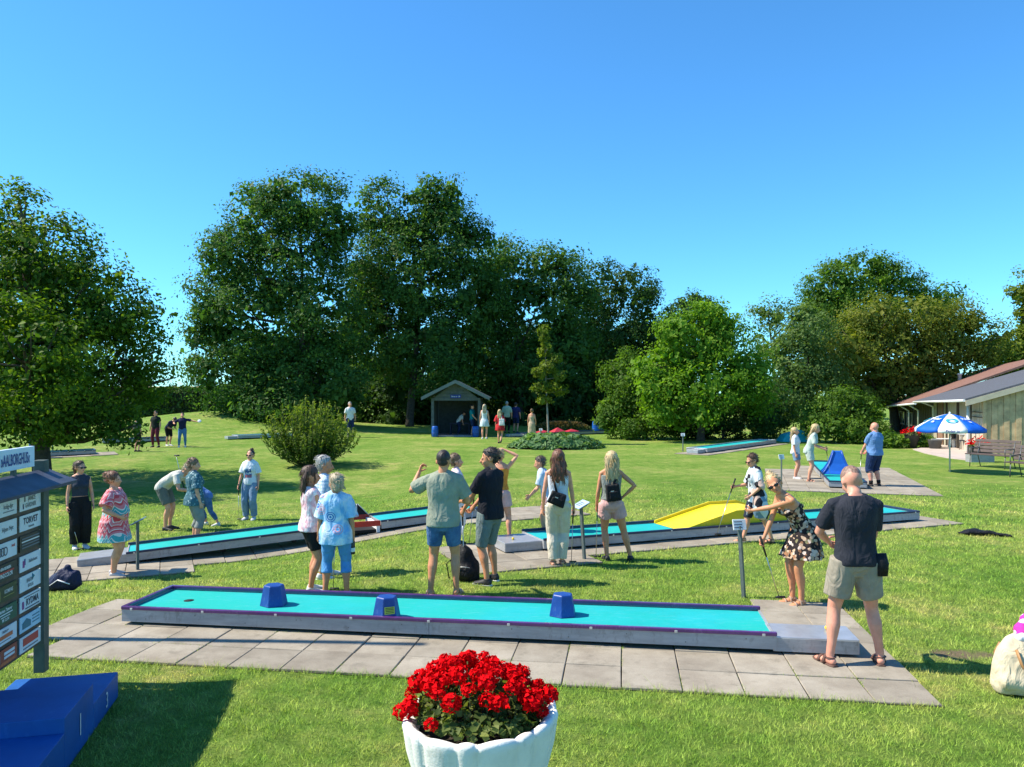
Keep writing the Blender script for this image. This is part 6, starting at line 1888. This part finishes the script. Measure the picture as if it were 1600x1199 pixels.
def z_print(t, tc):
    s = nd(t, 'SeparateXYZ', {0: tc})
    ins = math_(t, 'MULTIPLY', math_(t, 'MULTIPLY', math_(t, 'LESS_THAN', math_(t, 'ABSOLUTE', s.outputs[0]), .085), math_(t, 'LESS_THAN', math_(t, 'ABSOLUTE', math_(t, 'SUBTRACT', s.outputs[2], 1.17)), .11)), math_(t, 'LESS_THAN', s.outputs[1], -.02))
    v = nd(t, 'TexVoronoi', {'Vector': tc, 'Scale': 24.0}); c = nd(t, 'SeparateColor', {0: v.outputs['Color']}).outputs[0]
    red = math_(t, 'LESS_THAN', s.outputs[2], 1.13)
    pc = mixc(t, red, ramp(t, c, [(0, (.06, .12, .30)), (.5, (.16, .26, .42)), (.75, (.60, .64, .68))], 'CONSTANT'), ramp(t, c, [(0, (.42, .12, .14)), (.6, (.20, .14, .24))], 'CONSTANT'))
    return mixc(t, ins, (.66, .70, .72), pc)
PRINT = pat('cloth_printed_tee', z_print)
def z_den(t, tc, a=(.035, .085, .20), b=(.09, .19, .36)):
    n = nd(t, 'TexNoise', {'Vector': tc, 'Scale': 7.0, 'Detail': 6.0, 'Roughness': .7}).outputs['Fac']
    return ramp(t, n, [(.35, a), (.65, b)])
DENIM = pat('denim_blue', z_den); JEANP = pat('denim_pale', lambda t, tc: z_den(t, tc, (.12, .20, .32), (.24, .34, .46)))

def fb(n, c): return fabric('cloth_' + n, c)
SOLEB = mat('sole_black', (.02, .02, .02), .7)
SH_WHITE = dict(kind='sneaker', mat=mat('shoe_white', (.62, .60, .58), .6)); SH_BLACK = dict(kind='shoe', mat=mat('shoe_black', (.02, .02, .022), .6), sole=SOLEB)
SH_BW = dict(kind='sneaker', mat=mat('shoe_black', (.02, .02, .022), .6)); SH_SAND = dict(kind='sandal', mat=mat('sandal_brown', (.11, .055, .04), .7)); SH_SANDB = dict(kind='sandal', mat=mat('sandal_black', (.02, .018, .016), .7))
SH_PALE = dict(kind='sandal', mat=mat('sandal_beige', (.42, .28, .19), .7), ankle=True); SH_FLIP = dict(kind='sandal', mat=mat('flipflop_pale', (.55, .40, .30), .7), ankle=False); SH_SILV = dict(kind='shoe', mat=mat('shoe_silver', (.50, .47, .46), .4))

def spot(px, feet, head):
    p = at(px, feet); k = p.y / F_PX
    return p, (feet - head) * k
def stand(label, px, fy, hy, face, H=None, **k):
    p, h = spot(px, fy, hy)
    zl = k.pop('lift', .0)
    p = Vector((p.x, p.y, p.z + zl))
    return person(label, p, face, H or h, **k)
def shoulder_bag(f, label, c, r, kside, m=None, rot=0.0):
    """a bag on the back or hip with a strap over one shoulder (figure coordinates)"""
    rt = f.root
    o = empty('shoulder_bag', rt.location); o.rotation_euler = rt.rotation_euler; o.scale = rt.scale; tag(o, label, 'bag', 'bags the players carry')
    b = MB(); c = Vector(c); R_ = ry(rot)
    b.box(c, (r[0] * 2, r[1] * 2, r[2] * 2), R_, 0, .86)
    me = fuse(b, 'bag', .012, 4, .7, (.003, .5), 3); mobj('bag_body', me, m or BLK, o)
    b = MB(); b.box(c + R_ @ Vector((0, r[1] * 1.02, -r[2] * .25)), (r[0] * 1.3, r[1] * .5, r[2] * .9), R_, 0, .9); bevel(b.build('pocket', m or BLK, o), .012)
    b = MB(); b.box(c + R_ @ Vector((.02, r[1] * 1.3, r[2] * .28)), (.05, .006, .012), R_); b.build('zip', CLIP, o)
    s = f.sh[kside] + Vector((-kside * .05, 0, .055)); back = c + Vector((0, r[1] * .3, r[2] * .8))
    w = f.torso_rings()[6][2]
    b = MB(); b.tube([back, back.lerp(s, .5) + Vector((0, .03, 0)), s + Vector((0, .06, -.015)), s + Vector((0, 0, .012)), s + Vector((0, -.09, -.05))], [(.017, .005)] * 5, 6, ref=(1, 0, 0)); b.build('strap', m or BLK, o)
    return o
def footpoint(f, x, y): 
    w = local_world(f, (x, y, 0)); return Vector((w.x, w.y, float(gz(w.x, w.y)) + .03))

LT = dict(kind='t')
def top(m, **k): return dict(kind='t', mat=m, **k)
def shorts(m, ln=.38, **k): return dict(kind='shorts', mat=m, len=ln, **k)
def trou(m, ln=.97, **k): return dict(kind='trousers', mat=m, len=ln, **k)
def dress(m, **k): return dict(kind='dress', mat=m, **k)

# -- left group
r, f = stand('woman in a dark sleeveless top and wide black trousers with sunglasses, far left', 125, 857, 720, 38, top=top(fb('charcoal', (.035, .042, .06)), hem=1.05, sleeve=0, add=.014), bottom=trou(fb('black', (.012, .012, .013)), .97, flare=.045, add=.02, waist=1.04), hair=('pony', 'brown'), shoes=SH_WHITE, sex='f', glasses=True, seed=1, feet=((-.09, 0, -8), (.09, .02, 8)), head=(25, 2))
putter('putter held by the woman in black trousers', hand_world(f, -1), footpoint(f, -.04, -.22))
r, f = stand('stout woman in a red and turquoise zigzag dress with one hand on her hip', 179, 900, 737, 98, top=dress(ZIG, hem=.60, flare=.06, sleeve=.40, sflare=.08, add=.03, fold=.03, folds=7), bottom=None, hair=('bun', 'auburn'), shoes=SH_SILV, sex='f', fat=1.38, belly=.035, seed=2, hands=((-.26, -.17, 1.03), None), elbows=((-.5, 1, -.1), None), head=(-8, 0), feet=((-.10, -.02, -6), (.11, .06, 8)))
r, f = stand('man in a cream shirt and grey shorts bending far forward', 262, 828, 700, 88, H=1.70, top=top(fb('cream', (.55, .53, .46)), hem=.88, sleeve=.34), bottom=shorts(fb('greyshort', (.14, .15, .13)), .42, flare=.03), hair=('short', 'ash'), shoes=SH_BLACK, seed=3, lean=58, curl=14, head=(0, -30), hip=(0, .10, -.02), hands=((-.18, -.60, .86), (.12, -.62, .82)))
a = pt(287, 762, r.location.y); putter('putter held head-up by the bending man', a, pt(275, 712, r.location.y), up=.12)
r, f = stand('grey-haired woman in a teal patterned blouse and grey capri trousers', 304, 850, 716, 128, top=top(TEALP, hem=.80, sleeve=.46, flare=.012, add=.03, sflare=.07), bottom=trou(fb('greycapri', (.22, .24, .22)), .70, add=.018), hair=('crop', 'lightbrown'), shoes=SH_SANDB, sex='f', fat=1.22, seed=4, head=(-38, 2), feet=((-.12, 0, -8), (.13, -.03, 10)))
r, f = stand('child in blue trousers stooping behind the woman in teal', 327, 821, 760, -75, H=1.25, top=top(fb('childblue', (.10, .20, .45)), hem=.88, sleeve=.4), bottom=trou(DENIM, .86, add=.02), hair=('short', 'blond'), shoes=SH_WHITE, sex='f', seed=5, lean=55, hip=(0, -.05, -.05), feet=((-.10, -.10, -8), (.12, .26, 25)), hands=((-.1, -.45, .75), (.1, -.45, .75)))
r, f = stand('girl in a printed white T-shirt and pale wide jeans facing the camera', 391, 812, 703, -6, top=top(PRINT, hem=.88, sleeve=.42, add=.028, sflare=.07), bottom=trou(JEANP, .98, flare=.03, add=.018), hair=('topknot', 'dark'), shoes=SH_WHITE, sex='f', glasses=True, seed=6, hands=((-.24, -.14, .86), None))
putter('putter held by the girl in the printed T-shirt', hand_world(f, -1), footpoint(f, -.22, -.16))
# -- centre left group
r, f = stand('dark-haired woman in a pink marbled sleeveless blouse and black shorts', 486, 926, 728, 122, top=top(PINKW, hem=.86, sleeve=0, add=.022), bottom=shorts(fb('black', (.012, .012, .013)), .36, add=.014), hair=('shoulder', 'brown'), shoes=SH_WHITE, sex='f', fat=1.06, skin='tan', seed=7, hands=((-.16, -.26, .90), (.12, -.26, .92)), head=(-18, 6), feet=((-.08, .03, -6), (.10, -.04, 10)))
putter('putter held by the woman in the pink marbled blouse', hand_world(f, -1), footpoint(f, -.10, -.28))
r, f = stand('grey-haired man in a pale checked shirt and light trousers', 507, 903, 712, 105, top=top(CHECK, hem=.86, sleeve=.42), bottom=trou(fb('stone', (.46, .43, .37)), .97, add=.018), hair=('short', 'grey'), shoes=SH_WHITE, skin='tan', seed=8, head=(-5, 8), feet=((-.12, .05, -8), (.16, -.05, 10)))
r, f = stand('short-haired blond woman in a blue tie-dye blouse and blue capri trousers', 525, 932, 740, 186, top=top(TIE, hem=.76, sleeve=.50, flare=.012, add=.032, sflare=.07), bottom=trou(fb('skyblue', (.10, .30, .58)), .70, add=.014), hair=('bob', 'ash'), shoes=SH_FLIP, sex='f', fat=1.16, skin='tan', seed=9, head=(38, 4), feet=((-.15, 0, -8), (.15, 0, 8)), hands=(None, (.26, -.10, .86)))
h = hand_world(f, -1); o = empty('drink_bottle', h - Vector((0, 0, .17))); tag(o, 'dark bottle with a pale label in the tie-dye woman\'s hand', 'bottle')
b = MB(); b.lathe([(.032, 0), (.034, .02), (.034, .15), (.016, .20), (.014, .235)], 14); b.build('bottle', mat('bottle_dark', (.02, .02, .02), .2), o)
b = MB(); b.lathe([(.0348, .03), (.0352, .04), (.0352, .075), (.0348, .08)], 14); b.build('paper_label', WHITE, o)
r, f = stand('man in a sage green T-shirt and denim shorts raising one hand', 693, 931, 703, 176, top=top(fb('sage', (.27, .29, .22)), hem=.84, sleeve=.40, add=.026, flare=.02, sflare=.06), bottom=shorts(DENIM, .37, add=.018), hair=('buzz', 'dark'), shoes=SH_FLIP, skin='tan', seed=10, hands=((-.17, -.30, 1.10), (.335, -.21, 1.46)), elbows=((-.6, .8, -.3), (.5, .3, -1)), curls=(.7, .75), head=(-4, 6), feet=((-.15, -.03, -10), (.15, .03, 14)))
r, f = stand('short-haired woman in a pink top and white trousers behind the man in sage green', 714, 852, 710, 100, top=top(PINKW, hem=.92, sleeve=.3), bottom=trou(fb('white', (.68, .68, .66)), .9, add=.018), hair=('crop', 'lightbrown'), shoes=SH_BLACK, sex='f', seed=11, hands=((-.18, -.25, 1.02), (.15, -.25, 1.0)), head=(-6, 0))
putter('putter held by the woman in white trousers', hand_world(f, -1), footpoint(f, -.14, -.22))
r, f = stand('man in a black T-shirt and grey shorts leaning on his putter', 766, 911, 700, -128, top=top(fb('blacktee', (.014, .015, .022)), hem=.84, sleeve=.42, add=.024), bottom=shorts(fb('slate', (.16, .20, .20)), .50, add=.018), hair=('short', 'dark'), shoes=SH_BW, skin='tan', seed=12, hands=((-.02, -.34, .92), (.16, -.34, .90)), head=(38, 8), feet=((-.13, -.03, -10), (.14, .06, 10)))
putter('putter the man in the black T-shirt leans on', hand_world(f, 1), footpoint(f, .10, -.36))
r, f = stand('blond woman in an orange top with one arm over her head', 781, 846, 701, 165, top=top(fb('orange', (.62, .25, .04)), hem=.98, sleeve=-1, neck=1.38), bottom=shorts(fb('blush', (.64, .40, .37)), .30, flare=.06), hair=('bun', 'blond'), shoes=SH_SAND, sex='f', seed=13, hands=((-.10, -.02, 1.72), None), elbows=((-1, -.1, .1), None), feet=((-.20, .02, -10), (.08, 0, 8)))
putter('putter held by the woman in the orange top', hand_world(f, 1), footpoint(f, .22, -.10), grip_m=mat('grip_yellow', (.70, .55, .02), .6))
r, f = stand('person in a pale blue shirt and pink shorts behind the auburn-haired woman', 856, 846, 712, -100, top=top(fb('paleblue', (.50, .62, .74)), hem=.86, sleeve=.4, add=.03), bottom=shorts(fb('pinkshort', (.62, .36, .34)), .36), hair=('short', 'dull'), shoes=SH_SANDB, sex='f', seed=14, lean=16, feet=((-.10, -.10, -6), (.12, .10, 8)), hands=((-.12, -.38, .92), (.12, -.36, .92)))
r, f = stand('woman with long wavy auburn hair, white top and cream trousers', 872, 884, 703, 176, top=top(fb('lilacwhite', (.60, .64, .70)), hem=.98, sleeve=-1, neck=1.37), bottom=trou(fb('creamtrousers', (.62, .55, .43)), .98, flare=.012, add=.024), hair=('wavy', 'auburn'), shoes=SH_SAND, sex='f', seed=15, hands=((-.24, -.10, .86), None), head=(6, 4), feet=((-.06, -.02, -6), (.07, .04, 6)))
putter('putter held by the woman in cream trousers', hand_world(f, -1), footpoint(f, -.20, -.14))
shoulder_bag(f, 'black flap bag on the back of the woman in cream trousers', (.01, .19, 1.03), (.13, .055, .095), 1, rot=-20)
r, f = stand('woman with straight blond hair, grey top and pink shorts, hand on hip', 958, 876, 704, 182, top=top(fb('greygreen', (.21, .23, .21)), hem=.98, sleeve=-1, neck=1.37), bottom=shorts(fb('pinkshort', (.62, .36, .34)), .27, flare=.09), hair=('long', 'blond'), shoes=SH_BLACK, sex='f', skin='tan', seed=16, hands=((-.16, .03, 1.02), (.25, -.10, .86)), elbows=((-1, .35, 0), None), feet=((-.27, .0, -14), (.10, 0, 6)), hip=(.03, 0, -.01))
putter('putter with a green grip held by the blond woman in pink shorts', hand_world(f, 1), footpoint(f, .25, -.16), grip_m=mat('grip_green', (.02, .30, .12), .6))
shoulder_bag(f, 'small black rucksack worn by the blond woman in pink shorts', (.03, .18, 1.10), (.115, .06, .13), -1, rot=8)
# -- right group
r, f = stand('woman in a patchwork blouse and navy shorts walking to the left with a putter', 1182, 849, 708, -88, top=top(BLOT, hem=.80, sleeve=.55, add=.034, flare=.012, sflare=.05), bottom=shorts(fb('navyshort', (.022, .028, .05)), .52, add=.024), hair=('short', 'brown'), shoes=SH_SANDB, sex='f', glasses=True, seed=17, fat=1.05, lean=6, head=(12, 16), feet=((-.08, -.24, -4), (.08, .27, 6)), hands=((-.20, -.34, 1.08), (.24, -.20, .95)), elbows=((-.3, 1, -.3), None))
h = hand_world(f, -1); putter('putter carried low by the woman walking left', h, h + Vector((-.33, -.25, -.74)), up=.16)
def sh(b): b.tube([(0, 0, 0), (.03, 0, -.15), (.05, 0, -.34), (.02, 0, -.46)], [(.06, .04), (.12, .07), (.14, .08), (.08, .05)], 12)
h = hand_world(f, 1); sack('carried_jacket', 'patterned jacket hanging from the arm of the woman walking left', 'jacket', h + Vector((.18, .0, .12)), sh, BLOT, None, 0, .016, (.012, .5), 5)
pb, Hb = spot(1243, 945, 735); Hb = 1.64
wp = scorep.location + Vector((.02, -.10, 1.06))
loc = (Matrix.LocRotScale(pb, Matrix.Rotation(math.radians(-78), 3, 'Z').to_euler(), Vector((1, 1, 1)) * (Hb / 1.75))).inverted() @ wp
r, f = person('blond woman in a dark floral dress leaning over to write at the score post', pb, -78, Hb, dress(FLORAL, hem=.60, flare=.12, neck=1.27, add=.012, fold=.07, folds=10), None, ('topknot', 'blond'), SH_PALE, 'tan', 'f', glasses=True, seed=18, lean=33, curl=8, head=(56, -18), hip=(0, .09, 0), feet=((-.07, .0, -6), (.08, .03, 6)), hands=((-.14, -.36, .80), tuple(loc)), elbows=(None, (.5, .3, -1)), curls=(.7, .6))
b = MB()
for k in (-1, 1): b.tube([f.T(k * .07, -.11, 1.27), f.T(k * .075, -.02, 1.445), f.T(k * .05, .07, 1.36), f.T(-k * .05, .105, 1.20)], [(.009, .004)] * 4, 6)
b.build('shoulder_strap', FLORAL, r)
b = MB(); b.ball(f.T(0, .13, 1.19), (.05, .02, .03)); b.build('bow', FLORAL, r)
putter('putter held by the woman in the floral dress', hand_world(f, -1), Vector((at(1217, 941).x, at(1217, 941).y, .06)))
h = hand_world(f, 1); b = MB(); b.tube([h + Vector((-.02, -.02, -.05)), h + Vector((.01, .0, .07))], .005, 6); o = b.build('pencil', WHITE); tag(o, 'pale pencil in the hand of the woman at the score post', 'pencil')
r, f = stand('shaven-headed man in a dark T-shirt and khaki shorts standing on the near paving', 1336, 1043, 735, 174, H=1.80, lift=.026, top=top(fb('darknavy', (.026, .028, .038)), hem=.88, sleeve=.40, add=.016, sflare=.04), bottom=shorts(fb('khaki', (.30, .26, .20)), .38, add=.026, flare=.05), hair=('shaved', 'stubble'), shoes=SH_SAND, skin='pink', seed=19, hands=((-.10, -.30, .98), (.14, -.30, 1.02)), elbows=((-.5, .8, -.1), (.9, .7, 0)), head=(6, 26), curl=6, feet=((-.22, -.03, -8), (.22, .03, 22)))
b = MB(); b.tube([f.T(-.185, .07, .99), f.T(-.195, .08, .90), f.T(-.20, .085, .80)], [(.05, .03), (.062, .04), (.045, .03)], 10, ref=(1, 0, 0)); b.build('hip_pouch', BLK, r)
p = hand_world(f, 1)
r, f = stand('heavy man in a blue shirt and long navy shorts with a putter, far right', 1367, 761, 660, -152, top=top(fb('midblue', (.13, .25, .48)), hem=.86, sleeve=.42, add=.024), bottom=shorts(fb('navyblue', (.015, .03, .085)), .60, add=.03), hair=None, shoes=dict(kind='shoe', mat=mat('shoe_black', (.02, .02, .022), .6), sole=SOLEB, sock=fb('black', (.012, .012, .013))), skin='pink', seed=20, fat=1.25, belly=.03, hands=((-.05, -.32, .92), (.12, -.32, .92)), head=(8, 12), feet=((-.16, 0, -10), (.16, 0, 10)))
putter('putter held by the heavy man in the blue shirt', hand_world(f, 1), footpoint(f, .16, -.36))
r, f = stand('blond girl in a white T-shirt and denim shorts by the blue peak lane', 1243, 749, 668, 60, top=top(fb('whitetee', (.66, .68, .70)), hem=.86, sleeve=.42, add=.028), bottom=shorts(JEANP, .32, flare=.04), hair=('long', 'blond'), shoes=SH_WHITE, sex='f', seed=21, vox=.014)
r, f = stand('blond girl in a pale green shirt bending towards the blue peak lane', 1264, 753, 672, 65, H=1.66, top=top(fb('palegreen', (.42, .50, .44)), hem=.86, sleeve=.42, add=.028), bottom=shorts(fb('palegreen2', (.46, .52, .46)), .32, flare=.05), hair=('long', 'blond'), shoes=SH_SAND, sex='f', seed=22, vox=.014, lean=20, head=(0, -6), hands=((-.16, -.42, 1.0), (.10, -.42, 1.02)))
putter('putter held by the girl in the pale green shirt', hand_world(f, -1), footpoint(f, -.1, -.62))
# -- far figures
FAR = dict(vox=.022, detail=False)
def far(label, px, fy, hy, face, **k):
    return stand(label, px, fy, hy, face, **{**FAR, **k})
far('distant person in a navy top and blue jeans with one arm stretched out', 285, 699, 645, 20, top=top(fb('navytop', (.015, .02, .06)), hem=.9, sleeve=.4), bottom=trou(fb('jeansblue', (.07, .18, .38)), .97), hair=('short', 'dark'), shoes=SH_WHITE, seed=31, hands=((-.35, -.2, 1.2), (.70, -.12, 1.28)), feet=((-.16, 0, 0), (.14, 0, 0)))
p = at(285, 699); b = MB(); b.lathe([(.105, 0), (.11, .012), (.10, .02), (.02, .024)], 20); o = b.build('white_disc', WHITE); o.scale = (.75, .75, .75); o.location = (p.x + .83, p.y - .08, 1.25); o.rotation_euler = (.9, .5, 0); tag(o, 'white disc held out by the distant person in jeans', 'disc')
far('distant person in dark clothes bending over behind the one in jeans', 263, 697, 660, 60, H=1.6, top=top(fb('navytop', (.015, .02, .06)), hem=.9, sleeve=.4), bottom=shorts(fb('black', (.012, .012, .013)), .5), hair=('short', 'dark'), shoes=SH_WHITE, seed=32, lean=55, hands=((-.1, -.5, .9), (.1, -.5, .9)))
far('distant person in a dark top and maroon trousers', 243, 699, 642, -10, top=top(fb('blackgreen', (.012, .018, .015)), hem=.88, sleeve=.3), bottom=trou(fb('maroon', (.13, .02, .035)), .97), hair=('short', 'dark'), shoes=SH_BLACK, seed=33, feet=((-.13, 0, 0), (.18, 0, 10)))
far('distant person in a grey-green shirt and black shorts under the maple', 214, 706, 650, 160, top=top(fb('olivegrey', (.10, .13, .10)), hem=.84, sleeve=.4), bottom=shorts(fb('black', (.012, .012, .013)), .42), hair=('short', 'brown'), shoes=SH_BLACK, seed=34)
far('distant person in a pale blue top behind the maple trunk', 52, 716, 660, 30, top=top(fb('paleblue', (.50, .62, .74)), hem=.84, sleeve=.4), bottom=trou(fb('jeansblue', (.07, .18, .38)), .97), hair=('short', 'brown'), shoes=SH_WHITE, seed=35)
far('distant man in a white shirt behind the shaggy bush', 547, 683, 628, 30, top=top(fb('white', (.68, .68, .66)), hem=.84, sleeve=.4), bottom=trou(fb('navyblue', (.015, .03, .085)), .97), hair=('short', 'grey'), shoes=SH_BLACK, seed=36)
far('man in a teal shirt and dark shorts at the right post of the shelter', 738, 682, 632, 70, top=top(fb('teal', (.01, .22, .24)), hem=.86, sleeve=.4), bottom=shorts(fb('navyblue', (.015, .03, .085)), .45), hair=('short', 'dark'), shoes=SH_BLACK, seed=37, hands=((-.2, -.3, .95), None))
far('person in a white shirt bending over inside the shelter', 716, 680.5, 640, 100, top=top(fb('white', (.68, .68, .66)), hem=.86, sleeve=.4), bottom=trou(fb('navyblue', (.015, .03, .085)), .97), hair=('short', 'dark'), shoes=SH_BLACK, seed=38, lean=40)
far('woman with long blond hair in a pale blue-white dress by the shelter', 757, 686, 632, 178, top=dress(fb('paledress', (.58, .66, .68)), hem=.62, flare=.08, sleeve=0), bottom=None, hair=('long', 'ash'), shoes=SH_WHITE, sex='f', seed=39)
r, f = far('blond woman in a red dress walking away towards the wood', 781, 693, 640, 170, top=dress(fb('red', (.50, .025, .03)), hem=.66, flare=.08, sleeve=.5, sflare=.1, add=.03), bottom=None, hair=('long', 'blond'), shoes=SH_BLACK, sex='f', seed=40, feet=((-.08, .18, 0, .06, -40), (.08, -.1, 0)))
shoulder_bag(f, 'white tote bag over the shoulder of the woman in red', (-.14, .19, 1.10), (.15, .05, .17), -1, m=fb('white', (.68, .68, .66)))
far('man in a pale green shirt walking off at the edge of the wood', 792, 676.5, 627, 172, top=top(fb('mint', (.40, .52, .36)), hem=.86, sleeve=.5), bottom=trou(fb('black', (.012, .012, .013)), .97), hair=('buzz', 'grey'), shoes=SH_BLACK, seed=41)
far('person in dark blue walking off at the edge of the wood', 806, 676, 629, 165, top=top(fb('darkblue', (.02, .025, .10)), hem=.84, sleeve=.4), bottom=shorts(fb('navyblue', (.015, .03, .085)), .45), hair=('short', 'dark'), shoes=SH_BLACK, seed=42, feet=((-.12, .1, 0), (.14, -.1, 0)))
far('woman in a long beige dress by the leafy round bed', 831, 687, 639, 178, top=dress(fb('beige', (.50, .38, .25)), hem=.25, flare=.03, neck=1.33, sleeve=0), bottom=None, hair=('bun', 'lightbrown'), shoes=SH_SAND, sex='f', seed=43)
# ---------------------------------------------------------------- grass blades near the camera
def grass():
    rs = np.random.RandomState(77)
    Vs, Fs, As = [], [], []
    base = 0
    m, t, p = newmat('grass_blade')
    pos = nd(t, 'NewGeometry').outputs['Position']
    c, n3 = lawn_color(t, pos)
    r = nd(t, 'Attribute', attribute_name='rnd').outputs['Fac']
    c = mixc(t, 1.0, c, ramp(t, r, [(0, (1.0, 1.05, .75)), (.5, (1.6, 1.6, 1.3)), (.82, (2.2, 2.0, 1.9)), (1.0, (2.8, 2.5, 2.6))]), 'MULTIPLY')
    up = nd(t, 'VectorMath', {0: nd(t, 'VectorMath', {0: nd(t, 'NewGeometry').outputs['Normal'], 1: (.22, .22, .22)}, operation='MULTIPLY').outputs[0], 1: (0, 0, .8)}, operation='ADD').outputs[0]
    up = nd(t, 'VectorMath', {0: up}, operation='NORMALIZE').outputs[0]; t.links.new(up, p.inputs['Normal'])
    t.links.new(c, p.inputs['Base Color']); p.inputs['Roughness'].default_value = .6; p.inputs['Specular IOR Level'].default_value = .25
    tr = nd(t, 'BsdfTranslucent', {'Color': mixc(t, 1.0, c, (1.3, 1.4, .7), 'MULTIPLY')})
    mx = nd(t, 'MixShader', {0: .22, 1: p.outputs[0], 2: tr.outputs[0]}); t.links.new(mx.outputs[0], t.nodes['Material Output'].inputs[0])
    for (y0, y1, dens, w, h) in ((4.0, 7.2, 4900, .0048, .034), (7.2, 10.0, 2800, .0065, .036), (10.0, 14.5, 1250, .0095, .038), (14.5, 22.0, 420, .016, .042)):
        n = int(dens * (y1 - y0) * (y1 + y0) / 2 * 1.76)
        y = np.sqrt(rs.uniform(y0 ** 2, y1 ** 2, n)); x = y * rs.uniform(-.88, .88, n)
        P = np.stack([x, y], 1)
        # tufts: pull the blades together a little
        cl = np.sin(x * 9.1 + 3 * np.sin(y * 4.3)) * np.sin(y * 8.3 + 2.5 * np.sin(x * 5.1))
        keep = (~on_pave(P) | (~on_pave(P, .035) & False) | (on_pave(P) & ~on_pave(P + rs.normal(0, .035, P.shape)) & (rs.rand(n) < .6))) & (rs.rand(n) < 1.0 - S(16, 22, y)) & (rs.rand(n) < .72 + .3 * cl)
        bare = ((x - BARE.x) * 1.6) ** 2 + ((y - BARE.y) * 4.2) ** 2 < .3
        keep &= ~(bare & (rs.rand(n) < .85))
        P = P[keep]; cl = cl[keep]; n = len(P)
        z = gz(P[:, 0], P[:, 1])
        a = rs.uniform(0, 6.283, n); hh = h * rs.uniform(.5, 1.25, n) * (1 + .25 * cl) * np.where(on_pave(P, .07), 1.7, 1.0) * np.where(rs.rand(n) < .03, 1.6, 1.0)
        lean = rs.normal(0, .55, (n, 2)) * hh[:, None]
        dx = np.cos(a) * w * .5; dy = np.sin(a) * w * .5
        B = np.stack([P[:, 0], P[:, 1], z], 1)
        v0 = B + np.stack([-dx, -dy, 0 * dx], 1); v1 = B + np.stack([dx, dy, 0 * dx], 1); v2 = B + np.stack([lean[:, 0], lean[:, 1], hh], 1)
        Vs.append(np.stack([v0, v1, v2], 1).reshape(-1, 3)); i = base + np.arange(n) * 3; Fs.append(np.stack([i, i + 1, i + 2], 1)); base += 3 * n
        As.append(np.repeat(rs.rand(n), 3))
    # weeds in the joints of the near paving
    Mi, cells, size = PAVE_AREAS[0]
    M_ = np.linalg.inv(Mi); n = 9000
    ci = np.array(sorted(cells))[rs.randint(0, len(cells), n)]
    q = ci * size + rs.rand(n, 2) * size; ax = rs.rand(n) < .5
    j = ci * size + rs.normal(0, .004, (n, 2)); q = np.where(np.stack([ax, ~ax], 1), j, q)
    msk = np.sin(q[:, 0] * 3.1 + 1) * np.sin(q[:, 1] * 5.3 + q[:, 0]) + rs.normal(0, .35, n) > .55
    q = q[msk]; n = len(q)
    W_ = (np.c_[q, np.zeros(n), np.ones(n)] @ M_.T)[:, :3]; W_[:, 2] = gz(W_[:, 0], W_[:, 1]) + .012
    a = rs.uniform(0, 6.283, n); hh = rs.uniform(.012, .03, n); dx = np.stack([np.cos(a), np.sin(a), 0 * a], 1) * .003
    Vs.append(np.stack([W_ - dx, W_ + dx, W_ + np.c_[rs.normal(0, .012, (n, 2)), hh]], 1).reshape(-1, 3)); i = base + np.arange(n) * 3; Fs.append(np.stack([i, i + 1, i + 2], 1)); base += 3 * n; As.append(np.repeat(rs.rand(n) * .5, 3))
    o = mobj('grass', np_mesh('grass', np.concatenate(Vs), np.concatenate(Fs), False, {'rnd': np.concatenate(As)}), m)
    tag(o, 'short sunlit lawn grass between the lanes', 'grass', kind='stuff')
    print('GRASS', base // 3)
grass()
bpy.data.scenes.remove(TMP)
